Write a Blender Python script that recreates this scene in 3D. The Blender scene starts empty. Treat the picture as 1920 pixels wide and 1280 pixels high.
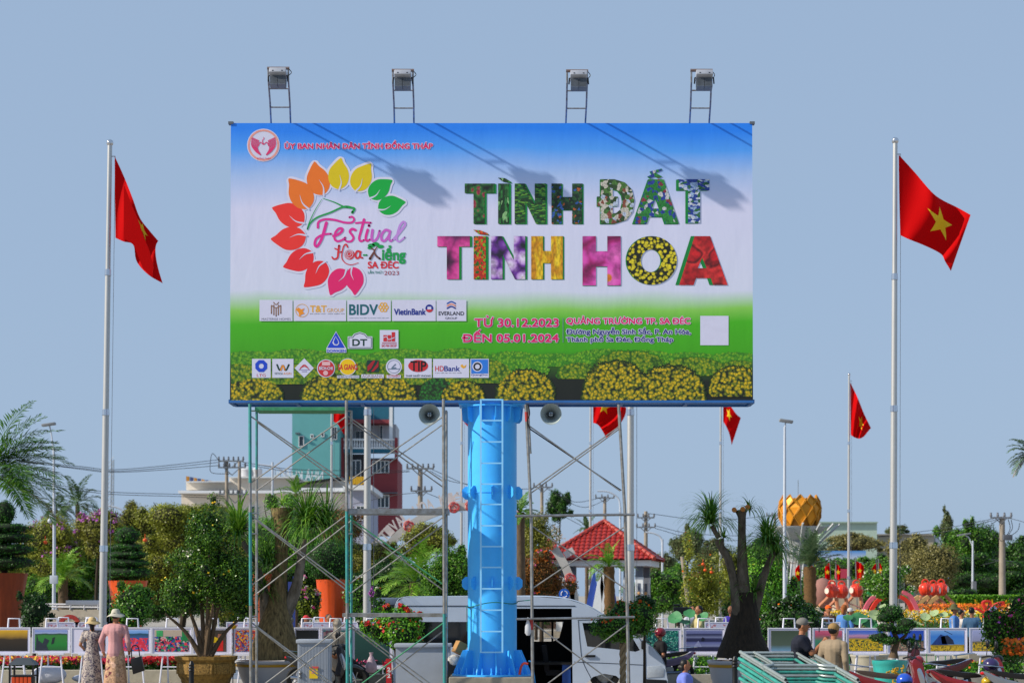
import bpy, bmesh, math, random
import numpy as np
from mathutils import Vector, Matrix, Euler
from mathutils.geometry import tessellate_polygon

scene = bpy.context.scene
C = scene.collection
R = math.radians

# ------------------------------------------------------------------ camera
CAM_H = 2.1
PITCH = R(1.4)
FPX = 3600.0                       # focal length in pixels of the 1920 px wide photograph
SHIFT = (475 - FPX * math.tan(PITCH)) / 1920.0
cd = bpy.data.cameras.new('camera')
cam = bpy.data.objects.new('camera', cd)
C.objects.link(cam)
cd.sensor_width = 36.0
cd.lens = FPX / 1920 * 36
cd.shift_y = SHIFT
cd.clip_start = 0.5
cd.clip_end = 6000
cam.location = (0, 0, CAM_H)
cam.rotation_euler = (R(90) + PITCH, 0, 0)
cd.dof.use_dof = True
cd.dof.focus_distance = 38.5
cd.dof.aperture_fstop = 2.0
scene.camera = cam

# ------------------------------------------------------------------ light
SUN_AZ = R(73.5)      # degrees to the left of the line from the scene to the camera
SUN_EL = R(34)
sun_dir = Vector((-math.sin(SUN_AZ) * math.cos(SUN_EL), -math.cos(SUN_AZ) * math.cos(SUN_EL), math.sin(SUN_EL)))
w = bpy.data.worlds.new('World')
scene.world = w
w.use_nodes = True
nt = w.node_tree
nt.nodes.clear()
sky = nt.nodes.new('ShaderNodeTexSky')
sky.sky_type = 'NISHITA'
sky.sun_disc = False
sky.sun_elevation = SUN_EL
sky.sun_rotation = math.atan2(sun_dir.x, sun_dir.y)
sky.altitude = 0
sky.air_density = 1.0
sky.dust_density = 1.0
sky.ozone_density = 2.0
hs = nt.nodes.new('ShaderNodeHueSaturation')
hs.inputs['Saturation'].default_value = 0.72
bg = nt.nodes.new('ShaderNodeBackground')
bg.inputs[1].default_value = 0.073
wo = nt.nodes.new('ShaderNodeOutputWorld')
nt.links.new(sky.outputs[0], hs.inputs['Color'])
hz = nt.nodes.new('ShaderNodeMix')          # an even pale haze lies over the whole sky
hz.data_type = 'RGBA'
hz.inputs[0].default_value = 0.8
hz.inputs[7].default_value = (3.9, 5.42, 7.7, 1)
nt.links.new(hs.outputs[0], hz.inputs[6])
nt.links.new(hz.outputs[2], bg.inputs[0])
nt.links.new(bg.outputs[0], wo.inputs[0])
sl = bpy.data.lights.new('sun', 'SUN')
sl.energy = 4.5
sl.angle = R(1.0)
sl.color = (1.0, 0.9, 0.76)
so = bpy.data.objects.new('sun', sl)
C.objects.link(so)
so.rotation_euler = sun_dir.to_track_quat('Z', 'Y').to_euler()
scene.view_settings.view_transform = 'Standard'
scene.view_settings.look = 'None'
scene.view_settings.gamma = 1
scene.view_settings.use_curve_mapping = False
scene.view_settings.exposure = 0.35
scene.cycles.max_bounces = 6
scene.cycles.transparent_max_bounces = 8
scene.cycles.use_denoising = True

# ------------------------------------------------------------------ helpers
rnd = random.Random(7)
nrs = np.random.RandomState(11)
ct, st_ = math.cos(PITCH), math.sin(PITCH)

def P(px, py, Y):
 """the point at distance Y in front of the camera that shows at a pixel of the 1920x1280 photograph"""
 u = (px - 960) / FPX
 v = (640 - py) / FPX + SHIFT * 1920 / FPX
 yc = ct - v * st_
 t = Y / yc
 return Vector((u * t, Y, CAM_H + (st_ + v * ct) * t))

def S(Y):
 return Y / FPX      # metres per photo pixel at that distance

def lin(c):
 if isinstance(c, str):
  c = c.lstrip('#')
  c = tuple(int(c[i:i + 2], 16) / 255 for i in (0, 2, 4))
  return tuple((x / 12.92 if x <= 0.04045 else ((x + 0.055) / 1.055) ** 2.4) for x in c)
 return tuple(c[:3])

MATS = {}
def mat(name, color, rough=0.6, metal=0.0, var=0.12, scale=6.0, bump=0.0, spec=0.4, emit=None, estr=1.0, trans=0.0, coat=0.0, stretch=(1, 1, 1), dirt=None):
 if name in MATS:
  return MATS[name]
 m = bpy.data.materials.new(name)
 m.use_nodes = True
 t = m.node_tree
 b = t.nodes['Principled BSDF']
 c = lin(color)
 tc = t.nodes.new('ShaderNodeTexCoord')
 mp = t.nodes.new('ShaderNodeMapping')
 mp.inputs['Scale'].default_value = stretch
 t.links.new(tc.outputs['Object'], mp.inputs[0])
 n = t.nodes.new('ShaderNodeTexNoise')
 n.inputs['Scale'].default_value = scale
 n.inputs['Detail'].default_value = 6
 n.inputs['Roughness'].default_value = 0.65
 t.links.new(mp.outputs[0], n.inputs['Vector'])
 r = t.nodes.new('ShaderNodeValToRGB')
 e = r.color_ramp.elements
 e[0].position, e[1].position = 0.3, 0.7
 lo = [x * (1 - var) for x in c]
 hi = [min(1, x * (1 + var)) for x in c]
 if dirt:
  lo = list(lin(dirt))
 e[0].color = (*lo, 1)
 e[1].color = (*hi, 1)
 t.links.new(n.outputs[0], r.inputs[0])
 t.links.new(r.outputs[0], b.inputs['Base Color'])
 b.inputs['Roughness'].default_value = rough
 b.inputs['Metallic'].default_value = metal
 b.inputs['Specular IOR Level'].default_value = spec
 b.inputs['Coat Weight'].default_value = coat
 if trans:
  b.inputs['Transmission Weight'].default_value = trans
 if emit:
  b.inputs['Emission Color'].default_value = (*lin(emit), 1)
  b.inputs['Emission Strength'].default_value = estr
 if bump:
  bp = t.nodes.new('ShaderNodeBump')
  bp.inputs['Strength'].default_value = bump
  bp.inputs['Distance'].default_value = 0.02
  t.links.new(n.outputs[0], bp.inputs['Height'])
  t.links.new(bp.outputs[0], b.inputs['Normal'])
 MATS[name] = m
 return m

def ramp_nodes(t, stops, interp='LINEAR'):
 r = t.nodes.new('ShaderNodeValToRGB')
 cr = r.color_ramp
 cr.interpolation = interp
 while len(cr.elements) > 1:
  cr.elements.remove(cr.elements[0])
 cr.elements[0].position = stops[0][0]
 cr.elements[0].color = (*lin(stops[0][1]), 1)
 for p, c in stops[1:]:
  e = cr.elements.new(p)
  e.color = (*lin(c), 1)
 return r

def cell_mat(name, stops, scale=14.0, rough=0.6, stretch=(1, 1, 1), detail=None, warp=0.0, interp='CONSTANT', seed=0.0, dist=0):
 """printed picture / mottled surface: voronoi cells coloured by a ramp"""
 if name in MATS:
  return MATS[name]
 m = bpy.data.materials.new(name)
 m.use_nodes = True
 t = m.node_tree
 b = t.nodes['Principled BSDF']
 tc = t.nodes.new('ShaderNodeTexCoord')
 mp = t.nodes.new('ShaderNodeMapping')
 mp.inputs['Scale'].default_value = stretch
 mp.inputs['Location'].default_value = (seed, seed * 0.7, seed * 1.3)
 t.links.new(tc.outputs['Object'], mp.inputs[0])
 v = t.nodes.new('ShaderNodeTexVoronoi')
 v.inputs['Scale'].default_value = scale
 src = mp.outputs[0]
 if warp:
  nz = t.nodes.new('ShaderNodeTexNoise')
  nz.inputs['Scale'].default_value = scale * 0.3
  mx = t.nodes.new('ShaderNodeMix')
  mx.data_type = 'VECTOR'
  mx.inputs[0].default_value = warp
  t.links.new(mp.outputs[0], mx.inputs[4])
  t.links.new(nz.outputs[1], mx.inputs[5])
  t.links.new(mp.outputs[0], nz.inputs['Vector'])
  src = mx.outputs[1]
 t.links.new(src, v.inputs['Vector'])
 sp = t.nodes.new('ShaderNodeSeparateColor')
 t.links.new(v.outputs['Color'], sp.inputs[0])
 r = ramp_nodes(t, stops, interp)
 if dist:                 # colour by the distance from each flower's centre
  ds = t.nodes.new('ShaderNodeMath')
  ds.operation = 'MULTIPLY'
  ds.inputs[1].default_value = dist
  t.links.new(v.outputs['Distance'], ds.inputs[0])
  t.links.new(ds.outputs[0], r.inputs[0])
 else:
  t.links.new(sp.outputs[0], r.inputs[0])
 mm = t.nodes.new('ShaderNodeMix')
 mm.data_type = 'RGBA'
 mm.blend_type = 'MULTIPLY'
 mm.inputs[0].default_value = 0.75
 n2 = t.nodes.new('ShaderNodeTexNoise')
 n2.inputs['Scale'].default_value = scale * 2.5
 t.links.new(mp.outputs[0], n2.inputs['Vector'])
 r2 = ramp_nodes(t, [(0.35, (0.35, 0.35, 0.35)), (0.6, (1, 1, 1))])
 t.links.new(n2.outputs[0], r2.inputs[0])
 t.links.new(r.outputs[0], mm.inputs[6])
 t.links.new(r2.outputs[0], mm.inputs[7])
 t.links.new(mm.outputs[2], b.inputs['Base Color'])
 b.inputs['Roughness'].default_value = rough
 MATS[name] = m
 return m

def leaf_mat(name, dark, mid, light, rough=0.45, transl=0.25, big=0.8):
 if name in MATS:
  return MATS[name]
 m = bpy.data.materials.new(name)
 m.use_nodes = True
 t = m.node_tree
 b = t.nodes['Principled BSDF']
 g = t.nodes.new('ShaderNodeNewGeometry')
 tc = t.nodes.new('ShaderNodeTexCoord')
 n = t.nodes.new('ShaderNodeTexNoise')
 n.inputs['Scale'].default_value = big
 n.inputs['Detail'].default_value = 3
 t.links.new(tc.outputs['Object'], n.inputs['Vector'])
 a = t.nodes.new('ShaderNodeMath')
 a.operation = 'MULTIPLY_ADD'
 a.inputs[1].default_value = 0.55
 t.links.new(g.outputs['Random Per Island'], a.inputs[0])
 s2 = t.nodes.new('ShaderNodeMath')
 s2.operation = 'MULTIPLY'
 s2.inputs[1].default_value = 0.5
 t.links.new(n.outputs[0], s2.inputs[0])
 t.links.new(s2.outputs[0], a.inputs[2])
 r = ramp_nodes(t, [(0.1, dark), (0.5, mid), (0.9, light)])
 t.links.new(a.outputs[0], r.inputs[0])
 t.links.new(r.outputs[0], b.inputs['Base Color'])
 b.inputs['Roughness'].default_value = rough
 b.inputs['Specular IOR Level'].default_value = 0.35
 if transl:
  tr = t.nodes.new('ShaderNodeBsdfTranslucent')
  t.links.new(r.outputs[0], tr.inputs[0])
  ms = t.nodes.new('ShaderNodeMixShader')
  ms.inputs[0].default_value = transl
  out = t.nodes['Material Output']
  t.links.new(b.outputs[0], ms.inputs[1])
  t.links.new(tr.outputs[0], ms.inputs[2])
  t.links.new(ms.outputs[0], out.inputs[0])
 MATS[name] = m
 return m

def tag(o, label=None, cat=None, group=None, kind=None):
 if label: o['label'] = label
 if cat: o['category'] = cat
 if group: o['group'] = group
 if kind: o['kind'] = kind
 return o

def thing(name, loc, label, cat, group=None, rz=0):
 o = bpy.data.objects.new(name, None)
 C.objects.link(o)
 o.location = loc
 o.rotation_euler = (0, 0, rz)
 o.empty_display_size = 0.2
 return tag(o, label, cat, group)

def root_loc(parent):
 off = Vector((0, 0, 0))
 while parent is not None:
  off += Vector(parent.location)
  parent = parent.parent
 return off

class MB:
 def __init__(s):
  s.v = []
  s.f = []
 def quad(s, a, b, c, d):
  i = len(s.v)
  s.v += [tuple(a), tuple(b), tuple(c), tuple(d)]
  s.f.append((i, i + 1, i + 2, i + 3))
  return s
 def box(s, x0, x1, y0, y1, z0, z1):
  i = len(s.v)
  s.v += [(x0, y0, z0), (x1, y0, z0), (x1, y1, z0), (x0, y1, z0), (x0, y0, z1), (x1, y0, z1), (x1, y1, z1), (x0, y1, z1)]
  for q in ((0, 3, 2, 1), (4, 5, 6, 7), (0, 1, 5, 4), (1, 2, 6, 5), (2, 3, 7, 6), (3, 0, 4, 7)):
   s.f.append(tuple(i + k for k in q))
  return s
 def cbox(s, c, d, rz=0, rx=0, ry=0):
  M = Matrix.Translation(Vector(c)) @ Euler((rx, ry, rz)).to_matrix().to_4x4()
  i = len(s.v)
  a, b, h = d[0] / 2, d[1] / 2, d[2] / 2
  for p in ((-a, -b, -h), (a, -b, -h), (a, b, -h), (-a, b, -h), (-a, -b, h), (a, -b, h), (a, b, h), (-a, b, h)):
   s.v.append(tuple(M @ Vector(p)))
  for q in ((0, 3, 2, 1), (4, 5, 6, 7), (0, 1, 5, 4), (1, 2, 6, 5), (2, 3, 7, 6), (3, 0, 4, 7)):
   s.f.append(tuple(i + k for k in q))
  return s
 def tube(s, pts, rad, n=8, cap=True):
  pts = [Vector(p) for p in pts]
  if not isinstance(rad, (list, tuple)):
   rad = [rad] * len(pts)
  base = len(s.v)
  up = None
  for k, p in enumerate(pts):
   if k == 0: d = pts[1] - p
   elif k == len(pts) - 1: d = p - pts[k - 1]
   else: d = pts[k + 1] - pts[k - 1]
   if d.length < 1e-9: d = Vector((0, 0, 1))
   d.normalize()
   if up is None:
    up = Vector((0, 0, 1)) if abs(d.z) < 0.9 else Vector((0, 1, 0))
   a = d.cross(up)
   if a.length < 1e-6: a = d.cross(Vector((1, 0, 0)))
   a.normalize()
   b = a.cross(d).normalized()
   up = b
   for j in range(n):
    t = 2 * math.pi * j / n
    s.v.append(tuple(p + (a * math.cos(t) + b * math.sin(t)) * rad[k]))
  for k in range(len(pts) - 1):
   for j in range(n):
    j2 = (j + 1) % n
    s.f.append((base + k * n + j, base + k * n + j2, base + (k + 1) * n + j2, base + (k + 1) * n + j))
  if cap:
   s.f.append(tuple(base + j for j in reversed(range(n))))
   s.f.append(tuple(base + (len(pts) - 1) * n + j for j in range(n)))
  return s
 def lathe(s, prof, c=(0, 0, 0), n=24, cap=True, sx=1, sy=1, rot=0):
  base = len(s.v)
  for r, z in prof:
   for j in range(n):
    t = 2 * math.pi * j / n + rot
    s.v.append((c[0] + r * math.cos(t) * sx, c[1] + r * math.sin(t) * sy, c[2] + z))
  for k in range(len(prof) - 1):
   for j in range(n):
    j2 = (j + 1) % n
    s.f.append((base + k * n + j, base + k * n + j2, base + (k + 1) * n + j2, base + (k + 1) * n + j))
  if cap:
   s.f.append(tuple(base + j for j in reversed(range(n))))
   s.f.append(tuple(base + (len(prof) - 1) * n + j for j in range(n)))
  return s
 def ell(s, c, r, nu=12, nv=8, M=None):
  base = len(s.v)
  c = Vector(c)
  if not hasattr(r, '__len__'): r = (r, r, r)
  for i in range(nv + 1):
   ph = math.pi * i / nv
   for j in range(nu):
    t = 2 * math.pi * j / nu
    p = Vector((r[0] * math.sin(ph) * math.cos(t), r[1] * math.sin(ph) * math.sin(t), r[2] * math.cos(ph)))
    if M is not None: p = M @ p
    s.v.append(tuple(c + p))
  for i in range(nv):
   for j in range(nu):
    j2 = (j + 1) % nu
    s.f.append((base + i * nu + j, base + (i + 1) * nu + j, base + (i + 1) * nu + j2, base + i * nu + j2))
  return s
 def cone(s, a, b, ra, rb, n=12):
  """tapered capsule with round ends"""
  a, b = Vector(a), Vector(b)
  s.tube([a, b], [ra, rb], n)
  s.ell(a, ra, n, 8)
  s.ell(b, rb, n, 8)
  return s
 def prism(s, poly, d, holes=()):
  """poly: 3D points of one face; extruded by the vector d"""
  d = Vector(d)
  loops = [[Vector(p) for p in poly]] + [[Vector(p) for p in h] for h in holes]
  flat = [p for l in loops for p in l]
  tris = tessellate_polygon(loops)
  i = len(s.v)
  n = len(flat)
  s.v += [tuple(p) for p in flat] + [tuple(p + d) for p in flat]
  for t in tris:
   s.f.append(tuple(i + k for k in t))
   s.f.append(tuple(i + n + k for k in reversed(t)))
  o = 0
  for l in loops:
   m = len(l)
   for k in range(m):
    k2 = (k + 1) % m
    s.f.append((i + o + k, i + o + k2, i + n + o + k2, i + n + o + k))
   o += m
  return s
 def flat(s, poly, holes=()):
  loops = [[Vector(p) for p in poly]] + [[Vector(p) for p in h] for h in holes]
  fl = [p for l in loops for p in l]
  i = len(s.v)
  s.v += [tuple(p) for p in fl]
  for t in tessellate_polygon(loops):
   s.f.append(tuple(i + k for k in t))
  return s
 def build(s, name, m, parent=None, smooth=True, bevel=0.0, angle=40, norm=True):
  me = bpy.data.meshes.new(name)
  off = root_loc(parent)
  me.from_pydata([(x - off.x, y - off.y, z - off.z) for x, y, z in s.v], [], s.f)
  if norm:
   bm = bmesh.new()
   bm.from_mesh(me)
   bmesh.ops.remove_doubles(bm, verts=bm.verts, dist=1e-5)
   bmesh.ops.recalc_face_normals(bm, faces=bm.faces)
   if bevel:
    es = [e for e in bm.edges if len(e.link_faces) == 2 and e.calc_face_angle(0) > R(35)]
    try:
     bmesh.ops.bevel(bm, geom=es, offset=bevel, segments=2, affect='EDGES', profile=0.6, clamp_overlap=True)
    except Exception:
     pass
   bm.to_mesh(me)
   bm.free()
  if smooth:
   me.shade_smooth()
   try: me.set_sharp_from_angle(angle=R(angle))
   except Exception: pass
  me.materials.append(m)
  o = bpy.data.objects.new(name, me)
  C.objects.link(o)
  if parent is not None: o.parent = parent
  return o

def quads_obj(name, V, m, parent=None, smooth=False):
 """V: (N,4,3) numpy array of world quads -> one mesh, fast"""
 off = np.array(root_loc(parent))
 N = len(V)
 me = bpy.data.meshes.new(name)
 me.vertices.add(N * 4)
 me.loops.add(N * 4)
 me.polygons.add(N)
 me.vertices.foreach_set('co', (V.reshape(-1, 3) - off).astype(np.float32).ravel())
 me.loops.foreach_set('vertex_index', np.arange(N * 4, dtype=np.int32))
 me.polygons.foreach_set('loop_start', np.arange(0, N * 4, 4, dtype=np.int32))
 me.polygons.foreach_set('loop_total', np.full(N, 4, dtype=np.int32))
 me.update(calc_edges=True)
 me.materials.append(m)
 o = bpy.data.objects.new(name, me)
 C.objects.link(o)
 if parent is not None: o.parent = parent
 return o

def kids(o):
 return [c for c in o.children]

def copy_tree(o, loc=None, rz=None, label=None, parent=None, scale=None, group=None):
 c = o.copy()
 C.objects.link(c)
 if parent is not None: c.parent = parent
 for ch in kids(o): copy_tree(ch, parent=c)
 if loc is not None: c.location = loc
 if rz is not None: c.rotation_euler = (0, 0, rz)
 if scale is not None: c.scale = (scale,) * 3 if not hasattr(scale, '__len__') else scale
 if label: c['label'] = label
 if group: c['group'] = group
 return c

def smooth_curve(pts, n=8, closed=False):
 """Catmull-Rom through 2D/3D points"""
 pts = [Vector(p) for p in pts]
 out = []
 m = len(pts)
 rng = range(m) if closed else range(m - 1)
 for i in rng:
  p0 = pts[(i - 1) % m] if (closed or i > 0) else pts[0] * 2 - pts[1]
  p1 = pts[i]
  p2 = pts[(i + 1) % m]
  p3 = pts[(i + 2) % m] if (closed or i + 2 < m) else pts[m - 1] * 2 - pts[m - 2]
  for k in range(n):
   t = k / n
   out.append(0.5 * ((2 * p1) + (p2 - p0) * t + (2 * p0 - 5 * p1 + 4 * p2 - p3) * t * t + (3 * p1 - p0 - 3 * p2 + p3) * t ** 3))
 if not closed: out.append(pts[-1])
 return out

def text_mesh(s, bold=0.0, shear=0.0, spacing=1.0):
 """the outline of a line of text as (verts, faces), normalised by its bounding box; the crossed D is built from D and a bar"""
 bars = []
 plain = s.replace('Đ', 'D').replace('đ', 'd').replace('Ờ', 'Ò').replace('ờ', 'ò')
 for i, ch in enumerate(s):
  if ch in 'Ờờ':
   r = max(v[0] for v in text_raw(plain[:i + 1], bold, shear, spacing)[0])
   bars.append((r - .07, r + .03, .60, .76) if ch == 'Ờ' else (r - .06, r + .03, .42, .56))
  if ch in 'Đđ':
   c = plain[i]
   a = text_raw(c, bold, shear, spacing)[0]
   b = text_raw(plain[:i + 1], bold, shear, spacing)[0]
   r = max(v[0] for v in b)
   w_ = max(v[0] for v in a) - min(v[0] for v in a)
   bars.append((r - w_ - 0.08, r - w_ + 0.30, 0.31, 0.42) if ch == 'Đ' else (r - 0.26, r + 0.07, 0.60, 0.67))
 vs, fs = text_raw(plain, bold, shear, spacing)
 for x0, x1, y0, y1 in bars:
  n = len(vs)
  vs += [(x0, y0, 0), (x1, y0, 0), (x1, y1, 0), (x0, y1, 0)]
  fs.append((n, n + 1, n + 2, n + 3))
 x0, x1 = min(v[0] for v in vs), max(v[0] for v in vs)
 y0, y1 = min(v[1] for v in vs), max(v[1] for v in vs)
 return [((v[0] - x0) / (x1 - x0), (v[1] - y0) / (y1 - y0)) for v in vs], fs

def text_raw(s, bold=0.0, shear=0.0, spacing=1.0):
 cu = bpy.data.curves.new('t', 'FONT')
 cu.body = s
 cu.offset = bold
 cu.shear = shear
 cu.space_character = spacing
 cu.fill_mode = 'FRONT'
 cu.resolution_u = 4
 o = bpy.data.objects.new('t', cu)
 C.objects.link(o)
 bpy.context.view_layer.update()
 dg = bpy.context.evaluated_depsgraph_get()
 me = bpy.data.meshes.new_from_object(o.evaluated_get(dg))
 vs = [tuple(v.co) for v in me.vertices]
 fs = [tuple(p.vertices) for p in me.polygons]
 bpy.data.objects.remove(o)
 bpy.data.curves.remove(cu)
 bpy.data.meshes.remove(me)
 return vs, fs

# common materials
M_steel = mat('galvanised steel', '#8f959b', 0.42, 0.75, 0.18, 9, dirt='#74716c')
M_stain = mat('stainless pole steel', '#bcbcba', 0.38, 0.55, 0.10, 3, stretch=(1, 1, 0.2))
M_black = mat('black paint', '#0d0e10', 0.4, 0, 0.2)
M_rubber = mat('rubber', '#101010', 0.8)
M_white = mat('white enamel paint', '#d8d8dc', 0.45, 0, 0.05)
M_skin = mat('skin', '#9c6849', 0.5, 0, 0.08, 12)
M_hair = mat('black hair', '#0b0908', 0.5, 0, 0.3, 30)
M_glassd = mat('dark glass', '#0a0d12', 0.08, 0, 0.1, 2, spec=0.8)
M_conc = mat('concrete', '#8e887c', 0.85, 0, 0.2, 5, 0.3)
# ------------------------------------------------------------------ setting: ground
def ground_mat():
 m = mat('plaza paving', '#9a958c', 0.8, 0, 0.18, 0.6, 0.1)
 return m
g = MB()
g.quad((-1500, -60, 0), (1500, -60, 0), (1500, 3500, 0), (-1500, 3500, 0))
tag(g.build('ground', ground_mat()), kind='structure')
M_path = mat('blue grey road surface', '#6d7886', 0.75, 0, 0.12, 2, 0.1)
r = MB(); r.quad((-60, 48.2, 0.004), (60, 48.2, 0.004), (60, 53.2, 0.004), (-60, 53.2, 0.004))
tag(r.build('path', M_path), kind='structure')

# ------------------------------------------------------------------ billboard
YB = 37.9
SB = S(YB)
M_blue = mat('sky blue gloss paint', '#44b2ff', 0.4, 0, 0.08, 2.5, spec=0.3)
M_bluef = mat('blue frame paint', '#2a64a8', 0.5, 0, 0.15, 3)
bb = thing('billboard', P(923, 1270, 38.3) * Vector((1, 1, 1)), 'huge festival billboard with flower print on a thick sky blue steel column', 'billboard')
bb.location.z = 0
TL, TR, BR_, BL = P(429.5, 231, YB), P(1407, 230, YB), P(1412, 752, YB), P(431, 755, YB)
x0, x1 = BL.x, BR_.x
z0, z1 = BR_.z, TL.z
DB = 0.85

def vinyl_mat():
 m = bpy.data.materials.new('printed vinyl')
 m.use_nodes = True
 t = m.node_tree
 b = t.nodes['Principled BSDF']
 tc = t.nodes.new('ShaderNodeTexCoord')
 sx = t.nodes.new('ShaderNodeSeparateXYZ')
 t.links.new(tc.outputs['Object'], sx.inputs[0])
 mr = t.nodes.new('ShaderNodeMapRange')
 mr.inputs['From Min'].default_value = z0
 mr.inputs['From Max'].default_value = z1
 t.links.new(sx.outputs[2], mr.inputs[0])
 # a little print unevenness
 nz = t.nodes.new('ShaderNodeTexNoise'); nz.inputs['Scale'].default_value = 0.6
 t.links.new(tc.outputs['Object'], nz.inputs['Vector'])
 ad = t.nodes.new('ShaderNodeMath'); ad.operation = 'MULTIPLY_ADD'
 ad.inputs[1].default_value = 0.05
 t.links.new(nz.outputs[0], ad.inputs[0])
 t.links.new(mr.outputs[0], ad.inputs[2])
 r = ramp_nodes(t, [(0.0, '#0c1210'), (0.10, '#121a0e'), (0.15, '#2c5a10'), (0.20, '#3ea006'), (0.30, '#42ae0a'), (0.35, '#84c852'),
      (0.42, '#d0d6ec'), (0.72, '#d2d4f0'), (0.84, '#a4bfec'), (0.93, '#4c9cf4'), (1.0, '#1c80f2')])
 t.links.new(ad.outputs[0], r.inputs[0])
 t.links.new(r.outputs[0], b.inputs['Base Color'])
 b.inputs['Roughness'].default_value = 0.5
 n = t.nodes.new('ShaderNodeTexNoise')
 mp = t.nodes.new('ShaderNodeMapping'); mp.inputs['Scale'].default_value = (1.2, 1, 0.35)
 t.links.new(tc.outputs['Object'], mp.inputs[0]); t.links.new(mp.outputs[0], n.inputs['Vector'])
 n.inputs['Scale'].default_value = 3.0; n.inputs['Detail'].default_value = 3
 bp = t.nodes.new('ShaderNodeBump'); bp.inputs['Strength'].default_value = 0.2; bp.inputs['Distance'].default_value = 0.03
 t.links.new(n.outputs[0], bp.inputs['Height']); t.links.new(bp.outputs[0], b.inputs['Normal'])
 return m
M_vinyl = vinyl_mat()
# box of the board: print wraps the left, right and top returns, the underside is a blue steel frame
v = MB()
v.box(x0, x1, YB, YB + 0.06, z0 + 0.02, z1)
v.box(x0, x0 + 0.03, YB + 0.06, YB + DB, z0 + 0.05, z1)
v.box(x1 - 0.03, x1, YB + 0.06, YB + DB, z0 + 0.05, z1)
v.box(x0 + 0.03, x1 - 0.03, YB + 0.06, YB + DB, z1 - 0.03, z1 - 0.002)
v.box(x0 + 0.03, x1 - 0.03, YB + DB - 0.03, YB + DB, z0 + 0.05, z1 - 0.035)
v.build('printed_sheet', M_vinyl, bb, smooth=False)
f = MB()
f.box(x0 - 0.01, x1 + 0.01, YB - 0.012, YB + 0.09, z0 - 0.03, z0 + 0.018)
f.box(x0 - 0.01, x1 + 0.01, YB + DB - 0.08, YB + DB + 0.01, z0 - 0.03, z0 + 0.045)
for k in range(9):
 xx = x0 + (x1 - x0) * k / 8
 f.box(xx - 0.04, xx + 0.04, YB + 0.09, YB + DB - 0.08, z0 - 0.03, z0 + 0.045)
f.box(x0 + 0.05, x1 - 0.05, YB + 0.1, YB + DB - 0.1, z0 + 0.0, z0 + 0.03)
f.build('bottom_frame', M_bluef, bb, smooth=False)
for (cx, cz) in ((x0, z1), (x1, z1)):
 MB().box(cx - 0.05, cx + 0.05, YB - 0.02, YB + 0.12, cz - 0.02, cz + 0.03).build('corner_clamp', mat('grey painted steel', '#5a6068', 0.5), bb)

# --- print on the sheet
PRINT = [0]      # every printed shape lies a hair above the one before it
def bpt(px, py, layer=1):
 return P(px, py, YB - 0.0005 - 0.0018 * layer - 0.00022 * (PRINT[0] % 7) - SUB[0] * 0.00004)
SUB = [0]
def ink(name, color, rough=0.5, var=0.03):
 return mat('ink ' + name, color, rough, 0, var, 8)
def bflat(name, polys, m, layer=1, parent=None):
 """polys: list of (outline, holes) in photo pixels"""
 mb = MB()
 PRINT[0] += 1
 for pl in polys:
  if isinstance(pl, tuple) and len(pl) == 2 and hasattr(pl[1], '__len__') and len(pl[1]) and hasattr(pl[1][0], '__len__') and hasattr(pl[1][0][0], '__len__'):
   out, holes = pl
  else:
   out, holes = pl, []
  mb.flat([bpt(x, y, layer) for x, y in out], [[bpt(x, y, layer) for x, y in h] for h in holes])
 return mb.build(name, m, parent or bb, smooth=False, norm=False)
def btext(s, xa, xb, ya, yb, m, layer=2, bold=0.02, shear=0, name='lettering', out=None, spacing=1.0, Y=None):
 """text stretched into the pixel box xa..xb, ya(top)..yb(bottom)"""
 size = (yb - ya) / 0.75
 vs, fs = text_mesh(s, 0, shear, spacing)
 def copies(nm, m_, lay, b_, k_):
  mb = MB()
  PRINT[0] += 1
  for k in range(k_):
   dx, dy = (b_ * math.cos(2 * math.pi * k / k_ + .78), b_ * math.sin(2 * math.pi * k / k_ + .78)) if k_ > 1 else (0, 0)
   n = len(mb.v)
   SUB[0] = k
   mb.v += [tuple(bpt(xa + u * (xb - xa) + dx, yb - w_ * (yb - ya) + dy, lay)) for u, w_ in vs]
   mb.f += [tuple(n + q for q in f_) for f_ in fs]
  SUB[0] = 0
  return mb.build(nm, m_, bb, smooth=False, norm=False)
 if out:
  copies('lettering_edge', out, layer, size * bold * 0.5 + 1.15, 8)
  layer += 1
 return copies(name, m, layer, size * bold * 0.95, 4 if bold > 0.012 else 1)
def stroke(pts, w0, w1=None, n=6):
 """outline of a tapered brush stroke in pixels"""
 c = smooth_curve([(x, y, 0) for x, y in pts], n)
 w1 = w0 if w1 is None else w1
 L, Rr = [], []
 m_ = len(c)
 for i, p in enumerate(c):
  d = (c[min(i + 1, m_ - 1)] - c[max(i - 1, 0)])
  if d.length == 0: d = Vector((1, 0, 0))
  d.normalize()
  nn = Vector((-d.y, d.x, 0))
  t = i / (m_ - 1)
  ww = w0 + (w1 - w0) * t
  L.append(p + nn * ww / 2); Rr.append(p - nn * ww / 2)
 return L, Rr
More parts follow.
